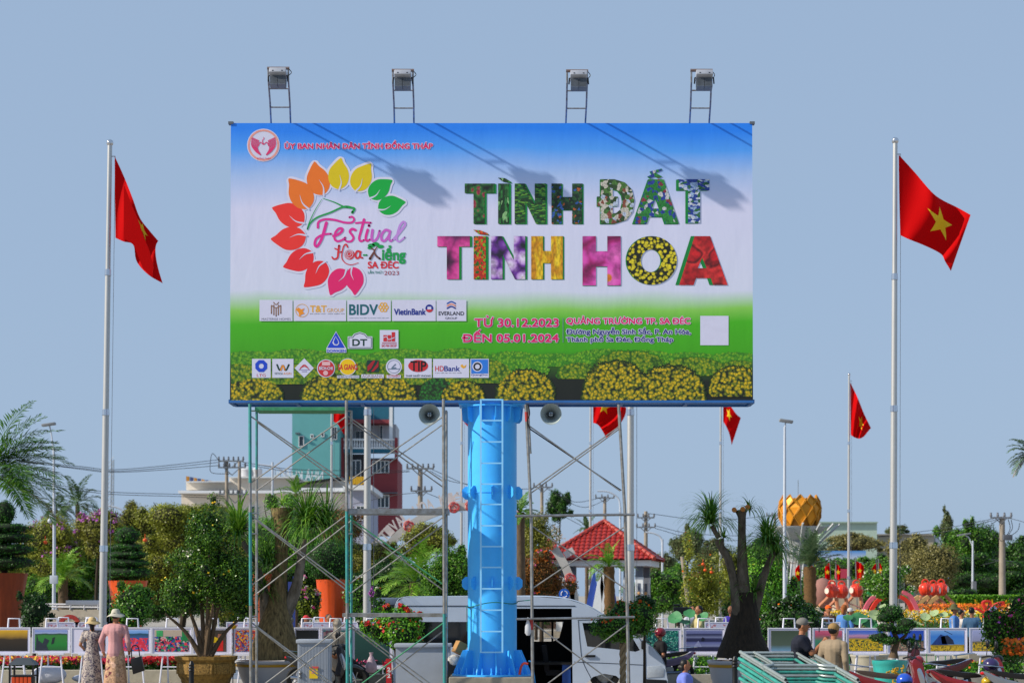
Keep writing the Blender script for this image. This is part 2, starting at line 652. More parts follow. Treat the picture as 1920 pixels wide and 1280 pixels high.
def bstrokes(name, strokes, m, layer=2, tr=lambda x, y: (x, y), parent=None):
 mb = MB()
 PRINT[0] += 1
 for si, (pts, w0, w1) in enumerate(strokes):
  SUB[0] = si % 4
  L, Rr = stroke([tr(*p) for p in pts], w0, w1)
  for i in range(len(L) - 1):
   SUB[0] = si % 4 + i / len(L)
   mb.quad(bpt(L[i].x, L[i].y, layer), bpt(L[i + 1].x, L[i + 1].y, layer), bpt(Rr[i + 1].x, Rr[i + 1].y, layer), bpt(Rr[i].x, Rr[i].y, layer))
  for q in (0, len(L) - 1):
   c = (L[q] + Rr[q]) / 2; rr = (L[q] - Rr[q]).length / 2
   if rr > 0.4:
    mb.flat([bpt(c.x + rr * math.cos(a), c.y + rr * math.sin(a), layer) for a in [k * math.pi / 4 for k in range(8)]])
 SUB[0] = 0
 return mb.build(name, m, parent or bb, smooth=False, norm=False)
def disc(cx, cy, r, n=28, ry=None):
 ry = r if ry is None else ry
 return [(cx + r * math.cos(2 * math.pi * k / n), cy + ry * math.sin(2 * math.pi * k / n)) for k in range(n)]
def rect(a, b, c, d):
 return [(a, b), (c, b), (c, d), (a, d)]

W_ = ink('white', '#cfd0e8')
MAG = ink('magenta', '#d81b66'); NAVY = ink('navy', '#1c2c7c')
# chrysanthemum mounds, back ones greener
def mound_mat(name, a, b_, c_, d, sc=22):
 return cell_mat(name, [(0.0, c_), (0.38, b_), (0.62, d), (0.85, a)], sc, 0.6, warp=0.1, dist=1.12, interp='LINEAR')
MM = [mound_mat('printed mound far', '#368414', '#6cae1c', '#94bc20', '#4a9616', 20),
  mound_mat('printed mound middle', '#2c5c10', '#8ca014', '#c0b814', '#5c8a14', 18),
  mound_mat('printed mound near', '#141e08', '#c8a80c', '#f0d814', '#6c7c10', 17),
  mound_mat('printed green bush', '#0c2c10', '#1f7022', '#34962a', '#164a16', 20)]
def mound(cx, cy, rx, ry, k, layer, seed=0, lo=751):
 rr = random.Random(int(cx * 7 + cy) + seed)
 pts = []
 n = 110
 for i in range(n + 1):
  a = math.pi * i / n
  wob = 1 + rr.uniform(-0.05, 0.04)
  x = cx - rx * math.cos(a) * wob
  y = cy - ry * (math.sin(a) ** 0.72) * wob
  pts.append((min(max(x, 433), 1410), min(y, lo)))
 yb = min(lo, cy + ry * 0.15)
 pts += [(min(cx + rx * 0.9, 1410), yb), (max(cx - rx * 0.9, 433), yb)]
 if k >= 1:
  bflat('mound_edge', [[(min(max(cx + (x - cx) * 1.05, 433), 1410), min(cy + (y - cy) * 1.06 if y < cy else y, lo)) for x, y in pts]], (ink('mound gap green', '#2c6c12', .6, .3) if k == 1 else ink('mound gap dark', '#1c3410', .6, .4)), layer - .9)
 bflat('flower_mound', [pts], MM[k], layer)
for a in ((470, 690, 70, 32, 0), (560, 688, 80, 34, 0), (640, 690, 60, 30, 0), (760, 690, 90, 36, 0), (960, 700, 70, 42, 0), (1130, 690, 75, 36, 0), (1290, 690, 70, 30, 0), (1375, 690, 60, 30, 0), (860, 686, 60, 34, 0), (1040, 684, 50, 22, 0), (1210, 682, 60, 26, 0)):
 mound(*a, 2)
for a in ((520, 715, 90, 34, 1), (650, 712, 80, 34, 1), (745, 716, 60, 36, 1), (900, 712, 60, 40, 1), (1180, 700, 70, 42, 1), (1300, 700, 60, 30, 1), (445, 712, 50, 30, 1), (820, 712, 50, 34, 1), (1085, 706, 40, 26, 1), (1385, 700, 40, 24, 1)):
 mound(*a, 3)
for a in ((475, 752, 55, 42, 2), (625, 752, 60, 48, 2), (720, 752, 60, 46, 2), (820, 752, 34, 44, 3), (868, 752, 40, 38, 2), (985, 752, 55, 58, 2), (1155, 748, 62, 70, 2), (1258, 752, 64, 66, 2), (1380, 736, 50, 48, 2)):
 mound(*a, 4)

# province emblem and its line of text
bflat('emblem_disc', [disc(494, 272.5, 31)], W_, 2)
bflat('emblem_ring', [(disc(494, 272.5, 29.4), [disc(494, 272.5, 26)])], ink('salmon ring', '#e2988e', 0.5, 0.15), 3)
ws = []
for sgn in (-1, 1):
 for k in range(7):
  a0 = 494 + sgn * (6 + k * 2.4)
  ws.append(([(494 + sgn * (21 - 2.2 * k * 0.9), 258 + k * 0.9), (494 + sgn * (22.5 - k * 1.9), 272 + k * 1.1), (494 + sgn * (15 - k * 1.6), 284 + k * .9), (494 + sgn * 6, 291)], 1.5, 0.9))
ws.append(([(484, 274), (488, 267), (494, 271), (500, 267), (504, 274)], 1.6, 1.6))
ws.append(([(494, 271), (492, 264), (495, 260), (494, 257.5)], 1.5, 1.0))
bstrokes('emblem_wings', ws, ink('wing pink', '#d8326e'), 4)
btext('ĐỒNG THÁP', 482, 507, 294, 299, MAG, 4, 0)
btext('ỦY BAN NHÂN DÂN TỈNH ĐỒNG THÁP', 534, 811, 264, 279, MAG, 2, 0.034, out=W_)

# ring of petals
Z1 = lambda x, y: (420 + x / 3.764, 220 + y / 3.764)
PET = [((606, 634), (458, 436), 1, 'orange', '#e87424'), ((688, 548), (640, 316), -1, 'orange', '#e87424'),
  ((800, 506), (826, 290), -1, 'yellow', '#d8c010'), ((920, 512), (1036, 330), -1, 'yellow', '#d8c010'),
  ((1025, 560), (1186, 446), -1, 'green', '#0aa840'), ((1088, 640), (1280, 600), -1, 'green', '#0aa840'),
  ((566, 732), (342, 640), 1, 'red', '#ea3630'), ((576, 848), (333, 858), -1, 'red', '#ea3630'),
  ((630, 966), (420, 1054), -1, 'scarlet', '#e42830'), ((722, 1030), (566, 1194), -1, 'scarlet', '#e42830'),
  ((850, 1072), (752, 1252), 1, 'rose pink', '#e0206c'), ((915, 1058), (922, 1252), -1, 'rose pink', '#e0206c')]
def petal(base, tip, s_, grow=0):
 b = Vector((*Z1(*base), 0)); t = Vector((*Z1(*tip), 0))
 ax = t - b; L = ax.length; ax.normalize()
 b = b - ax * grow * 0.4; L += grow * 1.2
 nn = Vector((-ax.y, ax.x, 0)) * s_
 shape = [(0, 0.02), (0.10, 0.22), (0.32, 0.335), (0.58, 0.33), (0.80, 0.20), (1.0, 0.03), (0.985, -0.03), (0.86, -0.10), (0.66, -0.26), (0.42, -0.33), (0.18, -0.28), (0.02, -0.12)]
 g_ = grow / max(L, 1)
 pts = [b + ax * L * u + nn * (L * (v_ + (g_ if v_ > 0 else -g_))) for u, v_ in shape]
 return [(p.x, p.y) for p in smooth_curve(pts, 4, True)], b, ax, nn, L
for base, tip, s_, cn, cc in PET:
 pl, b, ax, nn, L = petal(base, tip, s_, 3.0)
 bflat('petal_edge', [pl], ink('halo white', '#d4d4ea'), 2)
for base, tip, s_, cn, cc in PET:
 pl, b, ax, nn, L = petal(base, tip, s_)
 bflat('petal', [pl], ink(cn, cc), 3)
 vein = [b + nn * L * -0.06 - ax * L * 0.03, b + ax * L * 0.22 + nn * L * -0.10, b + ax * L * 0.46 + nn * L * -0.02]
 bstrokes('petal_vein', [([(p.x, p.y) for p in vein], 3.6, 0.3)], W_, 4)
# green line drawing of a crane
for k, pts in enumerate([[(698, 572), (780, 600), (850, 632), (918, 642), (905, 672)], [(918, 642), (850, 630), (750, 672), (660, 705), (610, 745), (588, 790)], [(690, 578), (640, 660), (605, 735), (590, 780)], [(760, 668), (820, 640), (870, 634)]]):
 bstrokes('line_drawing', [([Z1(*p) for p in pts], (1.0, 3.6, 0.8, 0.6)[k], (5.0, 2.6, 2.6, 3.0)[k])], ink('leaf green', '#159a48'), 3)
# hand lettering
PK, PV, LV = ink('hot pink', '#dc2c94'), ink('orchid', '#c860c4'), ink('lilac', '#c08cdc')
FW = 5.2
bstrokes('script_letter', [([Z1(*p) for p in [(662, 778), (668, 738), (712, 720), (780, 724), (850, 742), (900, 742), (918, 722), (905, 702), (884, 706)]], 4.5, 3.5),
 ([Z1(*p) for p in [(722, 745), (704, 810), (684, 868), (656, 910), (640, 896), (650, 858), (684, 834), (722, 824), (756, 822)]], 6, 3.5)], PK, 2)
bstrokes('script_letter', [([Z1(*p) for p in [(772, 838), (808, 824), (834, 800), (830, 784), (806, 788), (784, 818), (780, 856), (800, 874), (832, 866), (856, 848)]], FW, 3.6)], PK, 2)
bstrokes('script_letter', [([Z1(*p) for p in [(928, 796), (904, 788), (888, 806), (904, 830), (914, 852), (898, 874), (868, 876), (852, 862)]], FW, 3.6)], PK, 2)
bstrokes('script_letter', [([Z1(*p) for p in [(988, 722), (970, 790), (954, 850), (964, 874), (988, 866)]], FW, 3.6), ([Z1(930, 746), Z1(980, 742), Z1(1036, 744)], 3.6, 3.6)], PK, 2)
bstrokes('script_letter', [([Z1(*p) for p in [(1014, 794), (1000, 848), (1008, 872), (1030, 862)]], FW, 3.6), ([Z1(1022, 766), Z1(1024, 762)], 5, 5)], PK, 2)
bstrokes('script_letter', [([Z1(*p) for p in [(1048, 796), (1042, 852), (1056, 874), (1082, 850), (1098, 800)]], FW, 4)], PV, 2)
bstrokes('script_letter', [([Z1(*p) for p in [(1168, 802), (1138, 796), (1112, 830), (1114, 866), (1136, 870), (1160, 838), (1174, 800), (1164, 852), (1174, 874), (1194, 862)]], FW, 3.6)], PV, 2)
bstrokes('script_letter', [([Z1(*p) for p in [(1200, 858), (1242, 808), (1278, 758), (1266, 738), (1242, 764), (1224, 820), (1218, 862), (1238, 876), (1276, 846)]], FW, 3.2)], LV, 2)
RED = ink('signal red', '#d42c38')
GRN = ink('logo green', '#169a4c')
# H, rose, a, -, bonsai K, iểng
bstrokes('script_letter', [([Z1(*p) for p in [(762, 985), (775, 1000), (800, 990), (806, 950), (812, 905)]], 2.6, 4.2), ([Z1(*p) for p in [(782, 925), (800, 932), (812, 920)]], 2.4, 2.4),
 ([Z1(*p) for p in [(872, 916), (862, 896), (844, 910), (832, 960), (834, 1000), (860, 1030), (900, 1040), (948, 1026)]], 3.0, 1.2), ([Z1(*p) for p in [(806, 955), (830, 948)]], 2.4, 2.4)], RED, 2)
bflat('rose_mark', [disc(*Z1(885, 968), 9.6)], RED, 2)
bstrokes('rose_lines', [([Z1(885 + r_ * math.cos(a + b0), 966 + r_ * math.sin(a + b0)) for a in (0, .7, 1.4, 2.1)], 0.9, 0.9) for r_, b0 in ((9, 0), (15, 2), (15, 4.2), (25, 0.6), (25, 2.7), (25, 4.8), (32, 1.5), (32, 3.6))], W_, 3)
bstrokes('script_letter', [([Z1(*p) for p in [(965, 950), (940, 945), (928, 970), (936, 994), (955, 985), (962, 950), (962, 985), (978, 992)]], 4, 3)], RED, 2)
bstrokes('script_letter', [([Z1(984, 972), Z1(1008, 972)], 3, 3)], GRN, 2)
bflat('bonsai_mark', [disc(*Z1(x, y), r_, 12, r_ * .55) for x, y, r_ in ((1040, 905, 7), (1070, 895, 7), (1105, 912, 6.5), (1030, 922, 5))], GRN, 2)
bstrokes('bonsai_trunk', [([Z1(*p) for p in [(1040, 925), (1062, 940), (1050, 965), (1030, 998)]], 2, 5), ([Z1(*p) for p in [(1080, 915), (1062, 945), (1072, 975), (1100, 998)]], 2, 4)], ink('bark brown', '#6c4038'), 3)
btext('iểng', 717, 760, 461, 494, GRN, 2, 0.03)
btext('SA ĐÉC', 690, 747, 487.5, 503, RED, 2, 0.035)
btext('LẦN THỨ I', 690, 718, 506, 513, ink('teal', '#157a6c'), 2, 0.02)
btext('2023', 720, 748, 508, 515.5, ink('wine', '#a02838'), 2, 0.0)

# big picture letters
Z3 = lambda x, y: (800 + x / 3.097, 300 + y / 3.097)
def L_T(a, b, s0, s1, t, m_, bo): return [(a, t), (b, t), (b, m_), (s1, m_), (s1, bo), (s0, bo), (s0, m_), (a, m_)]
def L_I(a, b, t, bo): return [(a, t), (b, t), (b, bo), (a, bo)]
def L_N(a, b, w__, t, bo): return [(a, t), (a + w__ * 0.9, t), (b - w__, bo - 110), (b - w__, t), (b, t), (b, bo), (b - w__ * 0.9, bo), (a + w__, t + 105), (a + w__, bo), (a, bo)]
def L_H(a, b, w__, t, m0, m1, bo): return [(a, t), (a + w__, t), (a + w__, m0), (b - w__, m0), (b - w__, t), (b, t), (b, bo), (b - w__, bo), (b - w__, m1), (a + w__, m1), (a + w__, bo), (a, bo)]
def L_A(a0, a1, b0, b1, t, bo, w__):
 out = [(a0, t), (a1, t), (b1, bo), (b1 - w__, bo), (b1 - w__ - 14, bo - 40), (b0 + w__ + 14, bo - 40), (b0 + w__, bo), (b0, bo)]
 return out
plants = [(0, '#0e2c14'), (0.3, '#1c5c28'), (0.55, '#7c1c34'), (0.7, '#2c7c34'), (0.85, '#a03a5c')]
PM = {
 'a': cell_mat('print coleus leaves', [(0, '#7c1c34'), (0.25, '#a8304c'), (0.4, '#2c7c34'), (0.6, '#1a5024'), (0.8, '#08180c')], 9, dist=.9, warp=.2, interp='LINEAR'),
 'b': cell_mat('print fern leaves', [(0, '#0c3818'), (0.4, '#2c8038'), (0.7, '#8cc080'), (0.85, '#1c5424')], 24, stretch=(1, 1, 0.4)),
 'c': cell_mat('print hedge rows', [(0, '#0e3a18'), (0.35, '#1f6a2a'), (0.65, '#60a030'), (0.85, '#123c1c')], 18, stretch=(0.8, 1, 2.2)),
 'd': cell_mat('print pine trees', [(0, '#0c2c1c'), (0.4, '#123c24'), (0.6, '#2a5c2c'), (0.82, '#2c5cb0'), (0.93, '#b85c2c')], 22),
 'e': cell_mat('print aerial plaza', [(0, '#2c4a24'), (0.25, '#c8c4b8'), (0.5, '#8c4c3c'), (0.7, '#4c7c34'), (0.85, '#b8c8e0')], 14),
 'f': cell_mat('print aerial park', [(0, '#1f7c34'), (0.3, '#24409c'), (0.55, '#2f8c3c'), (0.75, '#c8ccd0'), (0.9, '#8c3044')], 14),
 'g': cell_mat('print river bridge', [(0, '#20409c'), (0.4, '#9cb8e0'), (0.6, '#2c6c40'), (0.8, '#d0d8e8')], 14, stretch=(1, 1, 1.6)),
 'h': cell_mat('print lotus', [(0, '#c8d020'), (0.1, '#c09428'), (0.16, '#f068b4'), (0.5, '#d83c98'), (0.62, '#6c205c'), (0.8, '#100c18')], 2.4, dist=.85, warp=.15, interp='LINEAR'),
 'i': cell_mat('print red flowers', [(0, '#c82818'), (0.45, '#e06018'), (0.65, '#2c6c1c'), (0.85, '#7cb818')], 26),
 'j': cell_mat('print orchids', [(0, '#c8b040'), (0.1, '#e8dcf4'), (0.4, '#c49ce0'), (0.55, '#7030a0'), (0.75, '#1c1c34')], 4.5, dist=.95, warp=.12, interp='LINEAR'),
 'k': cell_mat('print yellow petals', [(0, '#fce040'), (0.4, '#f0c818'), (0.8, '#d08c08')], 9, stretch=(1, 1, .45), dist=1.2, interp='LINEAR', warp=.3),
 'l': cell_mat('print cosmos', [(0, '#e87820'), (0.13, '#e88a28'), (0.18, '#f070c8'), (0.55, '#d84cb0'), (0.7, '#a82070'), (0.9, '#400c2c')], 2.6, dist=.95, warp=.12, interp='LINEAR', seed=.3),
 'm': cell_mat('print marigolds', [(0, '#f0e030'), (0.5, '#d8c818'), (0.62, '#5c6010'), (0.75, '#10180a')], 14, dist=1.2, interp='LINEAR'),
 'n': cell_mat('print red rose', [(0, '#dc2024'), (0.35, '#c81420'), (0.55, '#5c0810'), (0.68, '#e03030'), (1, '#b0141c')], 4, dist=1.3, warp=.45, interp='LINEAR'),
}
M_side = ink('letter side green', '#0a8038')
def big(poly, key, dx, dy=4, holes=()):
 side = [(x + dx, y + dy) for x, y in poly]
 pz = [Z3(x, y) for x, y in poly]
 hz = [[Z3(x, y) for x, y in h] for h in holes]
 # the printed side of the letter: hull strips between the face outline and its shifted copy
 mb = MB()
 PRINT[0] += 1
 loops = [(poly, side)] + [(h, [(x + dx, y + dy) for x, y in h]) for h in holes]
 for A, B in loops:
  for i in range(len(A)):
   j = (i + 1) % len(A)
   mb.quad(bpt(*Z3(*A[i]), 2), bpt(*Z3(*A[j]), 2), bpt(*Z3(*B[j]), 2), bpt(*Z3(*B[i]), 2))
 mb.build('letter_side', M_side, bb, smooth=False, norm=False)
 bflat('letter_edge', [([(x, y) for x, y in pz], hz)] if hz else [pz], M_side, 3)
 # face
 bflat('picture_letter', [(pz, hz)] if hz else [pz], PM[key], 4)
big(L_T(221, 392, 272, 336, 137, 192, 370), 'a', 13)
big(L_I(415, 478, 137, 370), 'b', 13)
big([(413, 103), (455, 106), (484, 124), (488, 134), (440, 124)], 'b', 8)
big(L_N(511, 690, 62, 137, 370), 'c', 11)
big(L_H(725, 782 + 121, 58, 137, 215, 290, 370), 'd', 8)
dpts = [(1010, 112), (1090, 112), (1150, 130), (1192, 172), (1206, 235), (1196, 300), (1160, 348), (1090, 370), (1010, 370), (1010, 268), (992, 268), (992, 212), (1010, 212)]
big(dpts, 'e', -5, 4, holes=[[(1080, 170), (1110, 178), (1132, 205), (1138, 240), (1128, 285), (1100, 308), (1080, 310), (1080, 268), (1110, 268), (1110, 212), (1080, 212)]])
big(L_A(1290, 1376, 1200, 1465, 112, 370, 78), 'f', -8, 4, holes=[[(1332, 215), (1308, 282), (1356, 282)]])
big([(1284, 96), (1326, 74), (1368, 96), (1350, 106), (1326, 94), (1300, 108)], 'f', -4, 3)
big([(1300, 66), (1364, 50), (1368, 60), (1310, 84)], 'f', -6, 3)
big(L_T(1464, 1642, 1518, 1588, 112, 176, 366), 'g', -16)
big(L_T(62, 250, 117, 188, 442, 503, 692), 'h', 15, 3)
big(L_I(273, 343, 442, 692), 'i', 16, 3)
big([(270, 405), (310, 408), (352, 424), (360, 436), (300, 428)], 'i', 4, 3)
big(L_N(374, 572, 66, 442, 692), 'j', 13, 3)
big(L_H(607, 790, 68, 442, 528, 598, 692), 'k', 8, 3)
big(L_H(905, 1127, 78, 442, 530, 618, 728), 'l', 0, 3)
big(disc(1307, 583, 146, 36, 141), 'm', -6, 0, holes=[disc(1303, 585, 60, 28, 66)[::-1]])
big(L_A(1556, 1646, 1466, 1748, 442, 726, 84), 'n', -22, 0, holes=[[(1600, 566), (1574, 628), (1626, 628)]])

# dates and place
btext('TỪ 30.12.2023', 890, 1047, 592, 612.5, MAG, 2, 0.03, out=W_)
btext('ĐẾN 05.01.2024', 867, 1047, 618, 641, MAG, 2, 0.03, out=W_)
bflat('divider_line', [rect(1055, 596, 1056.4, 642)], ink('grey line', '#6c8c8c'), 2)
btext('QUẢNG TRƯỜNG TP. SA ĐÉC', 1062, 1294, 592.5, 609, MAG, 2, 0.034, out=W_)
btext('Đường Nguyễn Sinh Sắc, P. An Hòa,', 1062, 1295, 614, 629, NAVY, 2, 0.02, out=W_)
btext('Thành phố Sa Đéc, Đồng Tháp', 1062, 1262, 629, 643, NAVY, 2, 0.02, out=W_)
bflat('blank_label', [rect(1313, 592, 1366, 647)], W_, 2)

# sponsor labels
def label_panel(a, b, c, d): bflat('sponsor_panel', [rect(a, b, c, d)], W_, 5)
T_ = lambda s, a, b, c, d, col, bo=0.02, **k: btext(s, a, b, c, d, ink(col[0], col[1]), 6, bo, **k)
BR1 = ('brown grey', '#8c6c5c'); GY = ('grey', '#74747c'); DB_ = ('deep blue', '#1c2c8c'); TL_ = ('petrol', '#14606c'); GO = ('gold', '#e0a83c'); OR = ('amber', '#e89028'); DG = ('dark green', '#143c34'); RD = ('label red', '#c42c34'); BK = ('ink black', '#18181c'); BL_ = ('bright blue', '#1c44c8')
Z2 = lambda x, y: (460 + x / 4, 550 + y / 4)
for a, b, c, d in ((106, 48, 354, 207), (362, 48, 756, 207), (764, 48, 1091, 207), (1100, 48, 1428, 207), (1434, 48, 1657, 207)):
 label_panel(*Z2(a, b), *Z2(c, d))
bstrokes('logo_mark', [([Z2(x, y0_), Z2(x, y1_)], 2.4, 2.4) for x, y0_, y1_ in ((196, 92, 150), (214, 88, 160), (231, 112, 170), (248, 88, 160), (266, 92, 150))] + [([Z2(196, 90), Z2(231, 108), Z2(266, 90)], 2, 2), ([Z2(212, 68), Z2(231, 84), Z2(250, 68)], 2, 2)], ink(*BR1), 6)
T_('MASTERISE HOMES', *Z2(122, 0)[:1], Z2(340, 0)[0], Z2(0, 184)[1], Z2(0, 200)[1], GY, 0.0)
bflat('logo_mark', [(disc(*Z2(425, 128), 12.4), [disc(*Z2(425, 128), 11.4)])], ink(*GO), 6)
bflat('logo_mark', [[Z2(x, y) for x, y in ((378, 120), (400, 105), (420, 120), (445, 110), (430, 135), (445, 150), (420, 160), (405, 175), (400, 145))]], ink(*OR), 7)
T_('T&T', 581.5, 612, 573, 585, GO, 0.04); T_('GROUP', 613, 645, 578, 585, GO, 0.01)
T_('ĐA LĨNH VỰC · MỘT NIỀM TIN', 581, 646, 586.5, 589.5, BK, 0.01)
T_('BIDV', 655, 708, 571, 590, TL_, 0.03)
for k in range(6):
 a = k * math.pi / 3
 bflat('logo_mark', [(disc(*(Z2(1036 + 22 * math.cos(a), 104 + 22 * math.sin(a))), 4.4, 10), [disc(*(Z2(1036 + 22 * math.cos(a), 104 + 22 * math.sin(a))), 2.2, 10)])], ink(*GO), 6)
T_('NGÂN HÀNG TMCP ĐẦU TƯ VÀ PHÁT TRIỂN VIỆT NAM', 655, 729, 594.5, 597.5, TL_, 0.0)
T_('VietinBank', 739, 798, 579, 590, DB_, 0.04)
bflat('logo_mark', [disc(*Z2(1380, 112), 7.4)], ink(*DB_), 6)
bflat('logo_mark', [[Z2(1380 + 28 * math.cos(a), 114 + 28 * math.sin(a)) for a in [k * math.pi / 12 + 0.25 for k in range(11)]]], ink(*RD), 7)
bflat('logo_mark', [rect(*Z2(1366, 100), *Z2(1394, 120))], W_, 7)
for k, cc in enumerate((('mid blue', '#2450a8'), ('peach', '#e0907c'), DB_)):
 bstrokes('logo_mark', [([Z2(1514, 76 + k * 18), Z2(1545, 62 + k * 18), Z2(1576, 76 + k * 18)], 2.6, 2.6)], ink(*cc), 6)
T_('EVERLAND', 822.5, 870, 584, 591, BK, 0.02); T_('GROUP', 835, 857, 594.5, 598.5, BK, 0.0)
bflat('sponsor_panel', [[Z2(*p) for p in ((680, 283), (758, 414), (758, 444), (608, 444), (608, 410))]], W_, 5)
bflat('logo_mark', [[Z2(*p) for p in ((680, 290), (746, 408), (614, 408))]], ink(*BL_), 6)
bflat('logo_mark', [[Z2(*p) for p in ((676, 320), (700, 355), (704, 375), (690, 390), (665, 388), (652, 370), (662, 345))]], W_, 7)
bflat('logo_mark', [[Z2(*p) for p in ((676, 325), (694, 355), (696, 372), (684, 382), (668, 378), (662, 362))]], ink(*BL_), 8)
T_('DOWASEN', 613, 648, 655, 660, BL_, 0.03)
bflat('sponsor_panel', [[Z2(*p) for p in ((768, 322), (800, 322), (815, 302), (858, 288), (900, 302), (916, 322), (952, 322), (952, 414), (768, 414))]], W_, 5)
bflat('logo_mark', [([Z2(*p) for p in ((774, 328), (804, 328), (820, 306), (858, 294), (896, 306), (912, 328), (946, 328), (946, 408), (774, 408))], [[Z2(*p) for p in ((778, 332), (806, 332), (822, 311), (858, 299), (894, 311), (910, 332), (942, 332), (942, 404), (778, 404))]])], ink(*DG), 6)
T_('DT', 661, 688, 636, 648, DG, 0.05)
bflat('sponsor_panel', [rect(*Z2(1008, 274), *Z2(1148, 414))], W_, 5)
for q_ in ((1035, 312, 1062), (1066, 312, 1093), (1097, 290, 1123)): bflat('logo_mark', [rect(*Z2(q_[0], q_[1]), *Z2(q_[2], 360))], ink(*RD), 6)
bstrokes('logo_mark', [([Z2(1036, 330), Z2(1060, 325), Z2(1075, 345), Z2(1120, 330)], 1.4, 1.4)], W_, 7)
bstrokes('logo_mark', [([Z2(1024, y), Z2(1134, y)], 0.7, 0.7) for y in (368, 375)], ink(*RD), 6)
T_('SAO MAI GROUP', 715.5, 743.5, 645.5, 650.5, RD, 0.02)
# bottom row
for a, b, c, d in ((50, 490, 190, 632), (202, 490, 361, 632), (1192, 488, 1398, 632), (1408, 490, 1678, 632), (1688, 490, 1826, 632)):
 label_panel(*Z2(a, b), *Z2(c, d))
bflat('logo_mark', [([Z2(119 + 48 * math.cos(k * math.pi / 4 + .39), 544 + 48 * math.sin(k * math.pi / 4 + .39)) for k in range(8)], [[Z2(119 + 20 * math.cos(k * math.pi / 4 + .39), 544 + 20 * math.sin(k * math.pi / 4 + .39)) for k in range(8)]])], ink(*BL_), 6)
T_('LTG', 481.5, 498, 700.5, 706, RD, 0.01)
bstrokes('logo_mark', [([Z2(238, 535), Z2(258, 575), Z2(276, 540)], 3.4, 2.6), ([Z2(286, 540), Z2(304, 575), Z2(326, 535)], 2.6, 3.4)], ink(*DG), 6)
bstrokes('logo_mark', [([Z2(266, 575), Z2(281, 540), Z2(296, 575)], 2.6, 2.6)], ink(*OR), 7)
T_('VIETHOA', 514.5, 530, 698, 702, DG, 0.01); T_('AGRI', 531, 546, 698, 702, OR, 0.01)
bflat('sponsor_panel', [[Z2(*p) for p in ((442, 486), (514, 560), (442, 632), (370, 560))]], W_, 5)
bstrokes('logo_mark', [([Z2(405, 572), Z2(442, 534), Z2(480, 572)], 1.4, 1.4), ([Z2(415, 556), Z2(442, 545), Z2(468, 556)], 2, 2)], ink(*RD), 6)
bstrokes('logo_mark', [([Z2(400, 572), Z2(484, 572)], 1, 1), ([Z2(425, 585), Z2(460, 585)], 1.4, 1.4)], ink('pale lilac', '#8c80b8'), 7)
bflat('sponsor_panel', [disc(*Z2(605, 562), 17)], W_, 5)
bflat('logo_mark', [disc(*Z2(605, 562), 15.4)], ink(*RD), 6)
bflat('logo_mark', [rect(*Z2(575, 512), *Z2(636, 540))], ink('pale pink', '#e0b0b8'), 7); bflat('logo_mark', [disc(*Z2(602, 596), 4.6, 12)], ink('pale pink', '#e0b0b8'), 7)
btext('BÍCH-CHI', 598.5, 623.5, 686, 693, W_, 7, 0.03)
bflat('sponsor_panel', [disc(*Z2(768, 550), 16)], W_, 5)
bflat('logo_mark', [disc(*Z2(768, 550), 14.8)], ink('sun yellow', '#e8c010'), 6)
T_('SA GIANG', 634, 670, 683, 693, RD, 0.04)
bflat('sponsor_panel', [rect(*Z2(688, 614), *Z2(854, 634))], W_, 5)
T_('MEMBER OF VINH HOAN', 633, 672.5, 704.5, 707, BK, 0)
bflat('logo_mark', [rect(*Z2(912, 500), *Z2(1002, 590))], ink(*DG), 6)
bflat('logo_mark', [[Z2(*p) for p in ((916, 545), (958, 503), (975, 503), (945, 560), (916, 586))], [Z2(*p) for p in ((942, 586), (985, 530), (998, 503), (998, 548), (960, 586))]], ink('agri red', '#a4202c'), 7)
bflat('sponsor_panel', [rect(*Z2(870, 606), *Z2(1038, 634))], W_, 5)
T_('AGRIBANK', 679, 718, 702, 707.5, BR1, 0.01)
bflat('sponsor_panel', [disc(*Z2(1114, 550), 15)], W_, 5)
bflat('logo_mark', [(disc(*Z2(1114, 548), 12.4), [disc(*Z2(1114, 548), 11.6)])], ink('slate', '#5c7488'), 6)
bstrokes('logo_mark', [([Z2(1125, 530), Z2(1098, 560), Z2(1128, 556)], 1.6, 1.6), ([Z2(1070, 566), Z2(1158, 566)], 1, 1)], ink('slate', '#5c7488'), 7)
bflat('sponsor_panel', [rect(*Z2(1060, 610), *Z2(1166, 634))], W_, 5)
T_('TG FISHERY', 726.5, 750, 702.5, 707, RD, 0.0)
bflat('logo_mark', [disc(*Z2(1296, 543), 18.7, 26, 11.4)], ink(*RD), 6)
btext('TIP', 770, 799, 677, 695, ink(*BK), 7, 0.03)
T_('THÁP NHẤT PHONG', 760.5, 807.5, 701, 706, DG, 0.02)
T_('HD', 816, 832, 686, 695.5, RD, 0.02); T_('Bank', 833, 862, 686, 695.5, DB_, 0.03)
bflat('logo_mark', [[Z2(*p) for p in ((1612, 540), (1626, 530), (1640, 545), (1658, 532), (1652, 555), (1634, 562), (1622, 555))]], ink(*GO), 6)
T_('Cam kết lợi ích cao nhất', 815.5, 866, 697, 700.5, GY, 0.0)
bflat('logo_mark', [rect(*Z2(1694, 495), *Z2(1820, 600))], ink('sky label', '#2c78d8'), 6)
bflat('logo_mark', [disc(*Z2(1740, 548), 9.5)], W_, 7)
bflat('logo_mark', [(disc(*Z2(1740, 548), 7.6), [disc(*Z2(1740, 548), 4.6)])], ink(*BK), 8)
T_('QuangDuc', 883.5, 914.5, 701, 705, DB_, 0.02)
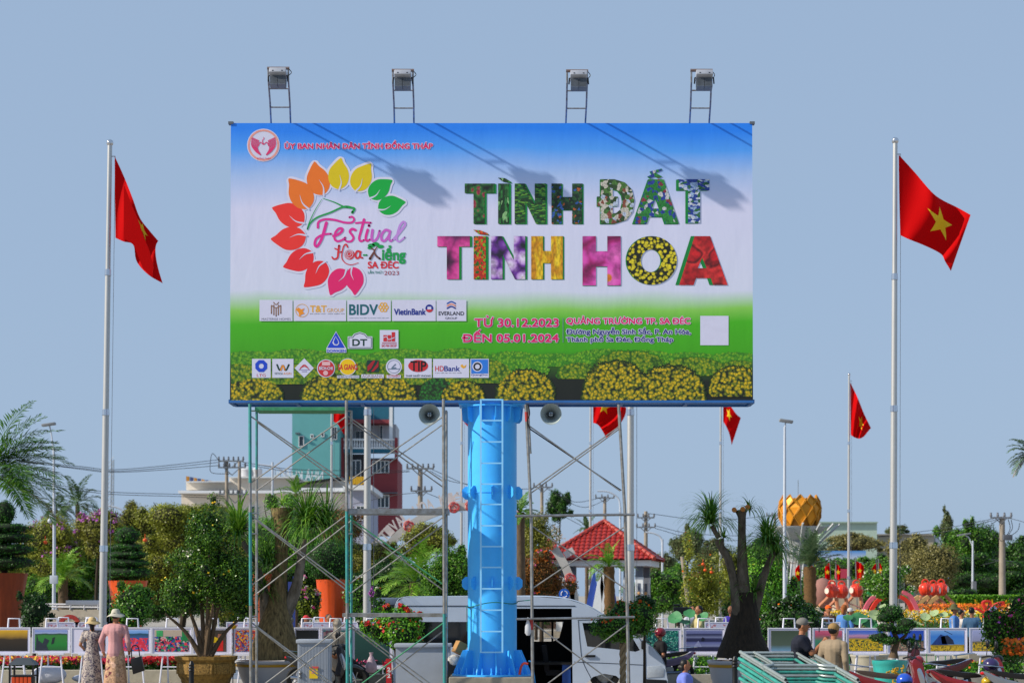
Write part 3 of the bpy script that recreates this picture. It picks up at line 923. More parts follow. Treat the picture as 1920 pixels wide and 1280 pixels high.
# ------------------------------------------------------------------ column of the billboard
cx = P(923, 1000, 38.4).x
YC = 38.4
rc = 0.49
zb = P(923, 1262, 38.4).z
zt = z0 - 0.03
cb = MB()
n = 48
cb.lathe([(rc, zb), (rc, zt - 0.25), (rc, zt)], (cx, YC, 0), n)
cb.build('column', M_blue, bb, angle=30)
fl = MB(); fl.lathe([(0.62, 0), (0.62, 0.03)], (cx, YC, zt - 0.06), 32)
fl.box(cx - 0.66, cx + 0.66, YC - 0.45, YC + 0.35, zt - 0.03, zt + 0.005)
fl.build('top_flange', M_blue, bb)
def radial_plate(a, prof, name, th=0.02):
 """prof: (r,z) outline of a plate standing in the vertical plane at angle a"""
 ca, sa = math.cos(a), math.sin(a)
 pts = [Vector((cx + r_ * ca + sa * th / 2, YC + r_ * sa - ca * th / 2, z_)) for r_, z_ in prof]
 return MB().prism(pts, (-sa * th, ca * th, 0)).build(name, M_blue, bb, smooth=False)
for k in range(12):
 a = 2 * math.pi * k / 12 + 0.12
 radial_plate(a, [(rc - 0.01, zt - 0.36), (rc + 0.06, zt - 0.36), (0.60, zt - 0.30), (0.62, zt - 0.065), (rc - 0.01, zt - 0.065)], 'gusset_plate')
for yy in (924, 1093):
 zc_ = P(923, yy, YC).z
 h = 0.13
 fr = MB(); fr.lathe([(rc + 0.015, zc_ - 0.008), (rc + 0.015, zc_ + 0.008)], (cx, YC, 0), 48); fr.build('weld_ring', M_blue, bb)
 for k in range(8):
  a = 2 * math.pi * k / 8
  if k in (0, 4): a += 0.0
  radial_plate(a, [(rc - 0.01, zc_ - h), (rc + 0.05, zc_ - h), (rc + 0.115, zc_ - h * .5), (rc + 0.115, zc_ + h * .5), (rc + 0.05, zc_ + h), (rc - 0.01, zc_ + h)], 'lug_plate', 0.03)
bp_ = MB()
bp_.lathe([(0.80, 0), (0.80, 0.035)], (cx, YC, zb - 0.035), 40)
bp_.build('base_plate', M_blue, bb)
for k in range(12):
 a = 2 * math.pi * k / 12 + 0.12
 radial_plate(a, [(rc - 0.01, zb + 0.001), (0.77, zb + 0.001), (0.77, zb + 0.05), (rc + 0.10, zb + 0.47), (rc - 0.01, zb + 0.47)], 'base_gusset')
for k in range(24):
 a = 2 * math.pi * k / 24 + 0.25
 q = MB(); q.lathe([(0.022, 0), (0.022, 0.03), (0.014, 0.032), (0.014, 0.13)], (cx + 0.70 * math.cos(a), YC + 0.70 * math.sin(a), zb + 0.001), 8)
 q.build('anchor_bolt', M_blue, bb)
# ladder on the front
yl = YC - rc - 0.16
sl_ = YC
la = P(901.5, 1000, yl).x; lb = P(942, 1000, yl).x
zla, zlb = P(0, 748, yl).z, P(0, 1223, yl).z
ld = MB()
for xx in (la, lb):
 ld.box(xx - 0.017, xx + 0.017, yl - 0.017, yl + 0.017, zlb, zla)
M_lad = mat('pale blue ladder paint', '#8cd0ff', .4, 0, .05)
lo = ld.build('ladder', M_lad, bb, smooth=False)
for yy in (749, 788, 828, 868, 907, 945, 985, 1024, 1063, 1103, 1143, 1183, 1222):
 zr = P(0, yy, yl).z
 MB().box(la + 0.018, lb - 0.018, yl - 0.013, yl + 0.013, zr - 0.014, zr + 0.014).build('rung', M_lad, lo, smooth=False)
lk = MB()
for yy in (800, 1000, 1200):
 zr = P(0, yy, yl).z
 for xx in (la, lb): lk.box(xx - 0.012, xx + 0.012, yl + 0.018, yl + 0.22, zr - 0.012, zr + 0.012)
lk.build('ladder_standoff', M_blue, lo, smooth=False)
# green cord round the column
M_cord = mat('green nylon cord', '#1c6c5c', 0.6)
rp = []
zz = P(0, 1136, YC).z
for k in range(19):
 a = math.pi + math.pi * k / 18
 rp.append((cx + (rc + 0.02) * math.cos(a), YC + (rc + 0.2 if 0.25 < k / 18 < 0.75 else rc + 0.03) * math.sin(a) * 1.0, zz + 0.03 * math.sin(a * 3) + 0.10 * (k / 18)))
rp.append(tuple(P(996, 1124, 37.6)))
cord = MB(); cord.tube(rp, 0.010, 6)
cord.tube([rp[4], (rp[4][0] - 0.02, rp[4][1] - 0.03, rp[4][2] - 0.2)], 0.006, 5)
cord.tube([rp[0], (rp[0][0] + 0.01, rp[0][1] - 0.05, rp[0][2] - 0.5)], 0.008, 5)
tag(cord.build('cord', M_cord), 'thin green nylon cord tied round the blue billboard column', 'cord')
# concrete plinth
pl = MB(); pl.box(cx - 0.84, cx + 0.82, YC - 0.85, YC + 0.85, 0, zb - 0.037)
tag(pl.build('plinth', M_conc, smooth=False, bevel=0.02), 'low rough concrete plinth under the blue steel column', 'plinth')

# ------------------------------------------------------------------ floodlights on frames above the board
M_fr = mat('weathered aluminium', '#8f949c', 0.45, 0.7, 0.25, 14, dirt='#6e5c48')
M_lampb = mat('grey lamp housing', '#a9adb6', 0.45, 0.3, 0.08)
M_louv = mat('lamp heat fins', '#767e88', 0.5, 0.4, 0.2)
def floodlight(pxb, pxt, ytop, label, shift):
 zb_ = z1 - 0.002
 Yb = YB + 0.42
 Yt = YB - 0.78
 bx = P(pxb, 230, Yb).x
 tx = P(pxt, 130, Yt).x
 zt_ = P(0, ytop, Yt).z
 hw = 0.195
 root = thing('floodlight', (bx, Yb, zb_), label, 'floodlight', 'floodlights standing on the top edge of the billboard')
 A = [Vector((bx - hw, Yb, zb_)), Vector((bx + hw, Yb, zb_))]
 T = [Vector((tx - hw - .0, Yt, zt_ - 0.25)), Vector((tx + hw, Yt, zt_ - 0.25))]
 for a, t in zip(A, T):
  m = MB(); m.tube([a, a.lerp(t, 0.12) + Vector((0, 0, .03)), a.lerp(t, 0.5) + Vector((0.005, 0, 0.02)), t, t + Vector((0, -0.02, 0.22))], 0.018, 8)
  m.build('post', M_fr, root)
 for q in (0.0, 0.42, 0.80):
  a = A[0].lerp(T[0], q); b = A[1].lerp(T[1], q)
  MB().tube([a + Vector((0, 0, .02)), b + Vector((0, 0, .02))], 0.014, 6).build('cross_bar', M_fr, root)
 a = T[0] + Vector((-0.02, -0.02, 0.22)); b = T[1] + Vector((0.02, -0.02, 0.22))
 MB().tube([a, b], 0.030, 10).build('top_bar', mat('rusty tube', '#72767e', 0.6, 0.5, 0.2, 8, dirt='#7a5238'), root)
 # lamp body hanging under the bar, tilted down towards the print
 cxl = tx + shift; zc_ = zt_ - 0.20
 cy_ = Yt - 0.05
 h = MB()
 h.cbox((cxl, cy_, zc_ + 0.06), (0.33, 0.24, 0.11), rx=R(-25))
 hb = h.build('lamp_housing', M_lampb, root, bevel=0.02)
 for k in (-1, 1):
  MB().cbox((cxl + k * 0.09, cy_ - 0.115, zc_ + 0.085), (0.03, 0.02, 0.018), rx=R(-25)).build('clip', M_black, hb)
 l = MB()
 for k in range(9):
  for q in (-1, 1):
   l.cbox((cxl + q * 0.079, cy_ + 0.02 - 0.005 * k, zc_ - 0.03 - 0.020 * k), (0.150, 0.16, 0.008), rx=R(-20))
 l.build('cooling_fins', M_louv, root, smooth=False)
 g_ = MB(); g_.cbox((cxl, cy_ + 0.09, zc_ - 0.10), (0.30, 0.10, 0.20), rx=R(-20))
 g_.build('lamp_body', M_louv, root)
 MB().cbox((cxl, cy_ + 0.15, zc_ - 0.1), (0.28, 0.008, 0.18), rx=R(-20)).build('lens', mat('lamp glass', '#c8ccd0', 0.15), root, smooth=False)
 y = MB(); y.tube([(cxl - 0.18, cy_, zc_ + 0.02), (cxl - 0.19, cy_, zc_ - 0.1)], 0.014, 6); y.tube([(cxl + 0.18, cy_, zc_ + 0.02), (cxl + 0.19, cy_, zc_ - 0.1)], 0.014, 6)
 y.tube([(cxl - 0.18, cy_, zc_ + 0.02), (cxl + 0.18, cy_, zc_ + 0.02)], 0.012, 6)
 y.build('yoke', M_black, root)
 w_ = MB(); w_.tube(smooth_curve([b + Vector((0, 0, -.02)), b + Vector((0.04, 0, -0.09)), Vector((cxl + 0.17, cy_, zc_ + 0.0))], 5), 0.008, 5)
 w_.build('cable', M_black, root)
 return root
for a in ((527, 522, 126, 'floodlight frame nearest the left corner of the billboard top', 0.0),
   (758, 755.5, 130, 'floodlight frame second from left, with a rusty patch on its top bar', 0.0),
   (1079, 1082, 131, 'floodlight frame third from left, lamp hanging a little to the right', 0.03),
   (1311, 1315, 130, 'floodlight frame nearest the right corner of the billboard top', 0.05)):
 floodlight(*a)

# ------------------------------------------------------------------ horn loudspeakers under the board
M_horn = mat('grey green horn paint', '#a4b2b2', 0.42, 0.2, 0.08)
def horn(px, py, label):
 Y = 38.0
 c = P(px, py, Y)
 root = thing('horn_loudspeaker', c, label, 'loudspeaker', 'round horn loudspeakers hung under the billboard')
 prof = [(0.035, 0.36), (0.06, 0.28), (0.09, 0.2), (0.15, 0.08), (0.205, 0.01), (0.213, 0.0), (0.213, -0.006), (0.203, -0.004), (0.19, 0.015), (0.14, 0.085), (0.085, 0.18), (0.05, 0.26)]
 m = MB()
 nn = 32
 for r_, d in prof:
  for j in range(nn):
   t = 2 * math.pi * j / nn
   m.v.append((c.x + r_ * math.cos(t), c.y + d, c.z + r_ * math.sin(t)))
 for k in range(len(prof) - 1):
  for j in range(nn):
   j2 = (j + 1) % nn
   m.f.append((k * nn + j, (k + 1) * nn + j, (k + 1) * nn + j2, k * nn + j2))
 m.f.append(tuple(range(nn))[::-1])
 m.build('horn', M_horn, root)
 q = MB(); q.ell((c.x, c.y + 0.12, c.z + 0.0), (0.07, 0.08, 0.06), 16, 10)
 q.build('reflex_core', mat('core paint', '#2c3438', 0.4), root)
 q = MB(); q.ell((c.x, c.y + 0.035, c.z + 0.005), (0.045, 0.02, 0.045), 14, 8)
 q.build('core_tip', mat('core tip', '#9aa8b4', 0.25, 0.4), root)
 q = MB(); q.cbox((c.x, c.y + 0.015, c.z + 0.005), (0.105, 0.008, 0.012)); q.cbox((c.x, c.y + 0.012, c.z + 0.005), (0.012, 0.008, 0.09))
 q.build('core_cross', M_black, root)
 q = MB(); q.cbox((c.x, c.y + 0.3, c.z + 0.13), (0.05, 0.03, 0.26)); q.cbox((c.x, c.y + 0.3, c.z + 0.0), (0.12, 0.14, 0.12))
 q.build('bracket', M_steel, root)
 return root
horn(805, 777, 'grey horn loudspeaker left of the blue column')
horn(1033, 776, 'grey horn loudspeaker right of the blue column')

# ------------------------------------------------------------------ scaffolds
M_teal = mat('teal scaffold paint', '#2b8f8c', 0.5, 0.1, 0.15, 10, dirt='#3c7674')
M_green = mat('green scaffold paint', '#3b8a62', 0.5, 0.1, 0.2, 10)
M_galv = mat('galvanised tube', '#9a9c9c', 0.38, 0.7, 0.15, 9, dirt='#7c766c')
YF, YR = 37.25, 38.0
def seg(m, x0_, y0_, x1_, y1_, Y0_, Y1_=None, r_=0.024, n=10):
 m.tube([P(x0_, y0_, Y0_), P(x1_, y1_, Y1_ or Y0_)], r_, n)
 return m
def col_off(x):   # same post one frame further back
 return 960 + (x - 960) * YF / YR
def member(root, name, m_, x0_, y0_, x1_, y1_, Y0_, Y1_=None, r_=0.013):
 return seg(MB(), x0_, y0_, x1_, y1_, Y0_, Y1_, r_, 8).build(name, m_, root)
sc_ = thing('scaffold', (P(650, 1300, YF).x, YF, 0), 'tall tube scaffold with teal painted posts left of the blue column', 'scaffold', 'tube scaffolds under the billboard')
def zpx(Y):   # pixel of the ground
 return 1115 + CAM_H * FPX / Y
GY_ = zpx(YF)
# posts: (x at top, x at bottom, y top, y bottom, material)
for xt, yt in ((468.5, 757), (649.5, 750), (831.5, 748)):
 xb = xt + 2 if xt < 900 else xt
 # left: sections of teal and bare tube
 secs = {468.5: [(yt, 905, M_teal), (905, 960, M_galv), (960, 1135, M_teal), (1135, GY_, M_galv)],
   649.5: [(yt, 958, M_galv), (958, 1130, M_teal), (1130, 1160, M_galv), (1160, GY_, M_teal)],
   831.5: [(yt, 955, M_galv), (955, 1150, M_galv), (1150, GY_, M_teal)]}[xt]
 for ya, yb_, m_ in secs:
  q = (ya - yt) / (GY_ - yt); q2 = (yb_ - yt) / (GY_ - yt)
  member(sc_, 'post', m_, xt + (xb - xt) * q, ya, xt + (xb - xt) * q2, yb_ - 0.3, YF, None, 0.031)
 xr = col_off(xt) + 3.0
 for ya, yb_, m_ in [(771, 880, M_teal if xt < 500 else M_galv), (880, 960, M_galv), (960, GY_ - 6, M_teal if xt > 500 and xt < 700 else M_galv)]:
  member(sc_, 'post', m_, xr, ya, xr, yb_ - 0.3, YR, None, 0.026)
# ladder ends of frames between front and rear posts
for xt in (470, 650.5, 832):
 for yy in (770, 962, 1000, 1155, 1175):
  member(sc_, 'frame_rail', M_galv, xt, yy, col_off(xt) + 3, yy, YF, YR, 0.014)
def xbrace(root, xa, xb, ya, yb_, Y, m1=M_galv, m2=M_galv):
 member(root, 'cross_brace', m1, xa, ya, xb, yb_, Y, Y + 0.02)
 member(root, 'cross_brace', m2, xa, yb_, xb, ya, Y - 0.03, Y - 0.03)
# braces of both faces (front and rear), seen as double lines
for (xa, xb, ya, yb_, ma, mb_) in ((470, 650, 780, 905, M_galv, M_galv), (652, 832, 780, 903, M_galv, M_galv),
       (470, 650, 965, 1098, M_galv, M_galv), (652, 832, 968, 1096, M_green, M_galv),
       (471, 650, 1166, 1300, M_galv, M_galv), (652, 833, 1166, 1300, M_galv, M_green)):
 xbrace(sc_, xa, xb, ya, yb_, YF + 0.04, ma, mb_)
 xbrace(sc_, col_off(xa) + 2, col_off(xb) + 2, ya + 11, yb_ + 14, YR - 0.04, M_galv, M_galv)
def plank(root, xa, xb, ya, yb_, Y0_, Y1_, m_):
 a = P(xa, ya, Y0_); b = P(xb, yb_, Y0_)
 MB().box(a.x, b.x, Y0_ - 0.02, Y1_, b.z, a.z).build('plank', m_, root, smooth=False, bevel=0.004)
plank(sc_, 478, 647, 763, 769.5, YF + 0.05, YR - 0.05, M_green)
plank(sc_, 651, 841, 953, 963, YF + 0.05, YR - 0.05, M_steel)
plank(sc_, 642, 836, 1149, 1156, YF + 0.05, YR - 0.05, M_galv)
s2_ = thing('scaffold', (P(1085, 1300, YF).x, YF, 0), 'bare grey tube scaffold right of the blue column', 'scaffold', 'tube scaffolds under the billboard')
for xt, xm, xb, yt in ((986, 996, 999, 758), (1160, 1172, 1180, 758)):
 member(s2_, 'post', M_galv, xt, yt, xm, 965, YF, None, 0.031)
 member(s2_, 'post', M_galv, xm, 966, xb, GY_, YF, None, 0.031)
for xt, xb in ((990, 1000),):
 member(s2_, 'post', M_galv, xt, 760, xt + 5, 850, YR, None, 0.02)
member(s2_, 'red_tape', mat('red tape', '#9c2c28', 0.6), 986.8, 772, 987.8, 790, YF, None, 0.034)
member(s2_, 'red_tape', mat('red tape', '#9c2c28', 0.6), 997, 1158, 997.4, 1180, YF, None, 0.034)
xbrace(s2_, 992, 1163, 798, 920, YF + 0.04)
member(s2_, 'cross_brace', M_black, 994, 804, 1165, 919, YR)
member(s2_, 'cross_brace', M_galv, 994, 925, 1162, 803, YR)
xbrace(s2_, 996, 1174, 985, 1104, YF + 0.04)
xbrace(s2_, 1001, 1178, 1168, 1300, YF + 0.04)
member(s2_, 'ledger_tube', M_steel, 966, 967, 1190, 964, YF - 0.06, None, 0.026)
member(s2_, 'ledger_tube', M_steel, 968, 1160, 1190, 1156, YF - 0.06, None, 0.022)
wr = MB(); wr.tube(smooth_curve([P(990, 757, YF - .05), P(993, 775, YF - .06), P(989, 790, YF - .05), P(995, 806, YF - 0.05)], 5), 0.012, 6)
tag(wr.build('cable', M_black), 'black cable looped over the top of the right scaffold post', 'cable')
# small plastic bag hanging on the right scaffold
bagm = mat('thin white plastic', '#b8bcc4', 0.35, 0, 0.1)
bg_ = MB(); c = P(990, 1174, YF - 0.02); bg_.lathe([(0.03, -.17), (.065, -.12), (.06, 0), (.03, .1), (.012, .18)], tuple(c), 9, sy=.6)
tag(bg_.build('plastic_bag', bagm), 'small thin plastic bag hanging on the right scaffold post', 'bag')

# ------------------------------------------------------------------ flagpoles and flags
M_flag = leaf_mat('flag red cloth', '#c00206', '#c80408', '#cc060a', 0.8, 0.3, 0.3)
M_flag.node_tree.nodes['Principled BSDF'].inputs['Specular IOR Level'].default_value = .08
M_starf = mat('flag yellow cloth', '#e8c010', 0.6, 0, 0.03)
M_rope = mat('halyard', '#8c8c90', 0.7)
def flagpole(xt, yt, xb, Y, r0, r1, label, joints=(), group=None, ball=True):
 b = P(xb, 1160, Y); t = P(xt, yt, Y)
 d = (t - b) / (t.z - b.z)
 base = b - d * b.z
 root = thing('flagpole', base, label, 'flagpole', group)
 js = sorted([P(0, j, Y).z for j in joints])
 zs = [0] + js + [t.z]
 for k in range(len(zs) - 1):
  q0, q1 = zs[k] / t.z, zs[k + 1] / t.z
  ra = r0 + (r1 - r0) * (k / max(1, len(zs) - 1))
  rb = ra - (r0 - r1) / max(1, len(zs) - 1) * 0.5
  MB().tube([base + d * zs[k], base + d * zs[k + 1]], [ra, rb], 14).build('pole_section', M_stain, root)
  if k:
   MB().tube([base + d * (zs[k] - 0.09), base + d * (zs[k] + 0.07)], [ra + 0.022, ra + 0.014], 14).build('collar', mat('polished steel', '#d0d2d6', 0.15, 0.95, 0.02), root)
 if ball:
  m = MB(); m.ell(t + Vector((0, 0, r1 * 1.0)), r1 * 1.7, 14, 10)
  m.build('ball_finial', mat('polished steel', '#d0d2d6', 0.15, 0.95, 0.02), root)
 p = base + d * (t.z - 0.35)
 h = MB()
 off = r1 + 0.09
 h.tube([p + Vector((0, 0, 0.05)), p + Vector((off, 0, 0.05))], 0.012, 5)
 h.tube([p + Vector((off, 0, 0.06)), base + d * 1.4 + Vector((off + 0.03, 0, 0))], 0.006, 4)
 h.build('halyard', M_rope, root)
 m = MB(); m.lathe([(r0 * 2.4, 0), (r0 * 2.4, 0.03), (r0 * 1.5, 0.05), (r0 * 1.2, 0.12)], tuple(base), 16)
 m.build('base_flange', M_stain, root)
 return root
G1 = 'front row of tall steel flagpoles'
flagpole(206, 272, 192.5, 50, 0.105, 0.055, 'tall steel flagpole at the left edge of the front row', (510, 772, 1027), G1)
flagpole(690.5, 262, 688, 50, 0.105, 0.055, 'tall steel flagpole behind the left scaffold, top hidden by the billboard', (510, 772, 1024), G1)
flagpole(1183.5, 262, 1181.5, 50, 0.105, 0.055, 'tall steel flagpole behind the right scaffold, top hidden by the billboard', (510, 772, 1025), G1)
flagpole(1678.5, 268, 1674.5, 50, 0.105, 0.055, 'tall steel flagpole at the right edge of the front row', (518, 765, 1021), G1)
G2 = 'rear row of thinner flagpoles'
for x, lb_ in ((622, 'thinner flagpole in front of the teal house, behind the left scaffold'), (866, 'thinner flagpole just left of the blue column'),
    (1107.5, 'thinner flagpole in front of the red tiled pavilion'), (1351.5, 'thinner flagpole between the ponytail palm branches'),
    (1592, 'thinner flagpole with a drooping flag near the right edge')):
 flagpole(x, 703, x - 1.0, 101.5, 0.085, 0.045, lb_, (830, 957, 1082), G2)

def coons(top, bot, n=6):
 """curves top: hoist-top -> fly-top ; bot: hoist-bottom -> fly-bottom"""
 T = smooth_curve([(x, y, 0) for x, y in top], n)
 B = smooth_curve([(x, y, 0) for x, y in bot], n)
 return T, B
def sample(cv, u):
 f = u * (len(cv) - 1); i = min(int(f), len(cv) - 2); q = f - i
 return cv[i].lerp(cv[i + 1], q)
def flag(Y, top, bot, label, group, waves=(2.2, 0.10, 0.0), nu=26, nv=18, star=True, mid=None, sc=(.5, .5, 1), depth=0.5):
 T, B = coons(top, bot)
 M_ = smooth_curve([(x, y, 0) for x, y in mid], 6) if mid else None
 def F(u, v_, off=0.0):
  a, b = sample(T, u), sample(B, u)
  if M_:
   m = sample(M_, u)
   p = a * (1 - v_) * (1 - 2 * v_) + m * 4 * v_ * (1 - v_) + b * v_ * (2 * v_ - 1)
  else:
   p = a.lerp(b, v_)
  y = Y - 0.03 + waves[1] * math.sin(waves[0] * math.pi * u + 2.5 * v_ + waves[2]) * min(1, u * 3) + depth * 0.5 * u * u
  return P(p.x, p.y, y - off)
 base = F(0, 0)
 root = thing('flag', base, label, 'flag', group)
 me = MB()
 for i in range(nu + 1):
  for j in range(nv + 1):
   me.v.append(tuple(F(i / nu, j / nv)))
 for i in range(nu):
  for j in range(nv):
   a = i * (nv + 1) + j
   me.f.append((a, a + nv + 1, a + nv + 2, a + 1))
 o = me.build('cloth', M_flag, root, norm=False)
 if star:
  pts = []
  for k in range(10):
   r_ = 0.30 if k % 2 == 0 else 0.12
   a = math.pi / 2 + k * math.pi / 5
   pts.append((sc[0] + sc[2] * r_ * math.cos(a) / 1.5, sc[1] - sc[2] * r_ * math.sin(a)))
  s_ = MB()
  # subdivide each star triangle so that it follows the cloth
  for k in range(10):
   a, b = pts[k], pts[(k + 1) % 10]
   N_ = 5
   for i in range(N_):
    for j in range(N_ - i):
     def bc(p, q):
      u_ = p / N_; w_ = q / N_
      x = sc[0] + (a[0] - sc[0]) * u_ + (b[0] - sc[0]) * w_
      y = sc[1] + (a[1] - sc[1]) * u_ + (b[1] - sc[1]) * w_
      return tuple(F(x, y, 0.012))
     i0 = len(s_.v)
     s_.v += [bc(i, j), bc(i + 1, j), bc(i, j + 1)]
     s_.f.append((i0, i0 + 1, i0 + 2))
     if i + j < N_ - 1:
      s_.v.append(bc(i + 1, j + 1)); s_.f.append((i0 + 1, i0 + 3, i0 + 2))
  s_.build('star', M_starf, root, norm=False)
 return root
GF = 'red flags with a yellow star'
flag(50, [(1685, 290), (1715, 323), (1745, 358), (1765, 374), (1795, 389), (1820, 403)], [(1688, 441), (1705, 449), (1735, 461), (1764, 476), (1772, 490), (1783, 508)],
  'large red flag with yellow star blowing out on the right front pole', GF, mid=[(1686, 366), (1720, 388), (1752, 410), (1775, 425), (1795, 440), (1799, 462)], waves=(3.2, .2, .4))
flag(50, [(215, 293), (232, 330), (248, 370), (262, 408), (280, 432), (297, 452)], [(216.5, 446), (232, 453), (250, 459), (256, 490), (278, 515), (305, 531)],
  'large red flag hanging folded on the left front pole', GF, mid=[(215.5, 370), (228, 400), (245, 420), (262, 440), (278, 470), (292, 478)], waves=(3, 0.2, .5), sc=(.66, .24, .62))
lf = [o for o in C.objects if o.name.startswith('cloth')][-1].parent
MB().prism([P(x, y, 49.6) for x, y in ((232, 345), (246, 382), (259, 412), (268, 440), (280, 470), (288, 500), (286, 520), (268, 503), (250, 458), (232, 447))], (0, .02, 0)).build('fold', M_flag, lf)
flag(101.5, [(625, 735), (636, 740), (648, 748), (652, 758)], [(625, 790), (634, 796), (641, 808), (646, 815)], 'red flag hanging in front of the teal house', GF, sc=(.4, .4, .8))
flag(101.5, [(868, 742), (876, 752), (884, 762), (887, 770)], [(868, 788), (873, 795), (878, 800), (880, 803)], 'red flag mostly hidden behind the blue column', GF)
flag(101.5, [(1112, 742), (1130, 745), (1155, 752), (1174, 764)], [(1112, 792), (1121, 796), (1128, 805), (1137, 821)], 'red flag below the billboard edge, left of the right scaffold post', GF, mid=[(1112, 768), (1130, 774), (1155, 780), (1166, 790)], sc=(.35, .3, .8), waves=(4, .25, .3))
flag(101.5, [(1356, 740), (1366, 755), (1380, 775), (1389, 783)], [(1356, 790), (1362, 800), (1368, 815), (1372, 834)], 'red flag hanging under the lower right corner of the billboard', GF, sc=(.4, .4, .8))
flag(101.5, [(1594, 716), (1608, 745), (1620, 775), (1633, 802)], [(1595, 815), (1603, 820), (1612, 822), (1620, 818)], 'small drooping red flag alone in the sky at the right', GF, sc=(.6, .45, .8), waves=(4, .25, .3))
# ------------------------------------------------------------------ vegetation helpers
def rand_unit(n):
 v_ = nrs.normal(size=(n, 3))
 return v_ / np.linalg.norm(v_, axis=1, keepdims=True)

def leaf_quads(cen, nrm, size, aspect=0.5, jitter=0.35, droop=0.0):
 """diamond leaves at cen with normals about nrm"""
 n = len(cen)
 nn = nrm + rand_unit(n) * jitter * 2
 nn /= np.linalg.norm(nn, axis=1, keepdims=True)
 t = np.cross(nn, rand_unit(n))
 t /= np.linalg.norm(t, axis=1, keepdims=True) + 1e-9
 t[:, 2] -= droop
 b = np.cross(nn, t)
 b /= np.linalg.norm(b, axis=1, keepdims=True) + 1e-9
 s = size * nrs.uniform(0.65, 1.3, (n, 1))
 V = np.stack([cen - t * s * 0.5, cen + b * s * aspect * 0.5 + nn * s * 0.08, cen + t * s * 0.5, cen - b * s * aspect * 0.5 + nn * s * 0.08], axis=1)
 return V

def crown_blobs(c, r, k, seed=0, spread=0.62, sub=0.5):
 rr = random.Random(seed)
 out = []
 for i in range(k):
  while True:
   p = Vector((rr.uniform(-1, 1), rr.uniform(-1, 1), rr.uniform(-1, 1)))
   if p.length <= 1: break
  q = rr.uniform(sub * 0.7, sub * 1.25)
  out.append((np.array([c[0] + p.x * r[0] * spread, c[1] + p.y * r[1] * spread, c[2] + p.z * r[2] * spread]), np.array(r) * q))
 for i in range(k // 2):          # small sprays that break the outline
  a, e = rr.uniform(0, 2 * math.pi), rr.uniform(-.5, 1.4)
  q = rr.uniform(.12, .24)
  out.append((np.array([c[0] + math.cos(a) * math.cos(e) * r[0] * .95, c[1] + math.sin(a) * math.cos(e) * r[1] * .9, c[2] + math.sin(e) * r[2] * rr.uniform(.85, 1.08)]), np.array(r) * q * np.array([1, 1, 1.3])))
 return out

def foliage(name, blobs, size, cov, m, parent, inner=None, aspect=0.55, clump=0.5, kind='stuff', shell=0.6, up=0.25):
 Vs = []
 for c, r in blobs:
  area = math.pi * r[0] * r[2]
  n = max(20, int(cov * area / (size * size * aspect * 0.5)))
  k = max(4, int(n / 40))
  cl = rand_unit(k)                         # clumps on the surface of the blob
  pick = nrs.randint(0, k, n)
  d = cl[pick] + nrs.normal(size=(n, 3)) * 0.28 * clump * 2
  loose = nrs.rand(n) < 0.35
  d[loose] = rand_unit(int(loose.sum()))
  ln = np.linalg.norm(d, axis=1, keepdims=True)
  d = d / ln
  rad = (shell + (1 - shell) * nrs.rand(n, 1) ** 0.6) * (1 + nrs.normal(size=(n, 1)) * 0.11)
  cen = c + d * r * rad
  nrm = d.copy(); nrm[:, 2] += up
  cen[:, 2] = np.maximum(cen[:, 2], 0.03)
  Vs.append(leaf_quads(cen, nrm, size, aspect, 0.45))
 o = quads_obj(name, np.concatenate(Vs), m, parent)
 o['kind'] = kind
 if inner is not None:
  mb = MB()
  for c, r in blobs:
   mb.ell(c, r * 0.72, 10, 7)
  mb.build('inner_mass', inner, parent)['kind'] = 'stuff'  # solid dark cores fill the crown so nothing shows through
 return o

def flowers(name, blobs, size, n, m, parent, top=0.0, clusters=0, spread=0.15):
 """small coloured petals on the surface of the blobs, in clusters"""
 Vs = []
 for c, r in blobs:
  if clusters:
   cd_ = rand_unit(clusters); cd_[:, 2] = np.abs(cd_[:, 2]) * 0.9 + top; cd_[:, 1] = -np.abs(cd_[:, 1])
   cd_ /= np.linalg.norm(cd_, axis=1, keepdims=True)
   d = cd_[nrs.randint(0, clusters, n)] + nrs.normal(size=(n, 3)) * spread
  else:
   d = rand_unit(n); d[:, 2] = d[:, 2] * 0.6 + top; d[:, 1] = -np.abs(d[:, 1])
  d /= np.linalg.norm(d, axis=1, keepdims=True)
  cen = c + d * r * nrs.uniform(0.96, 1.08, (n, 1))
  Vs.append(leaf_quads(cen, d, size, 0.85, 0.5))
 o = quads_obj(name, np.concatenate(Vs), m, parent)
 o['kind'] = 'stuff'
 return o

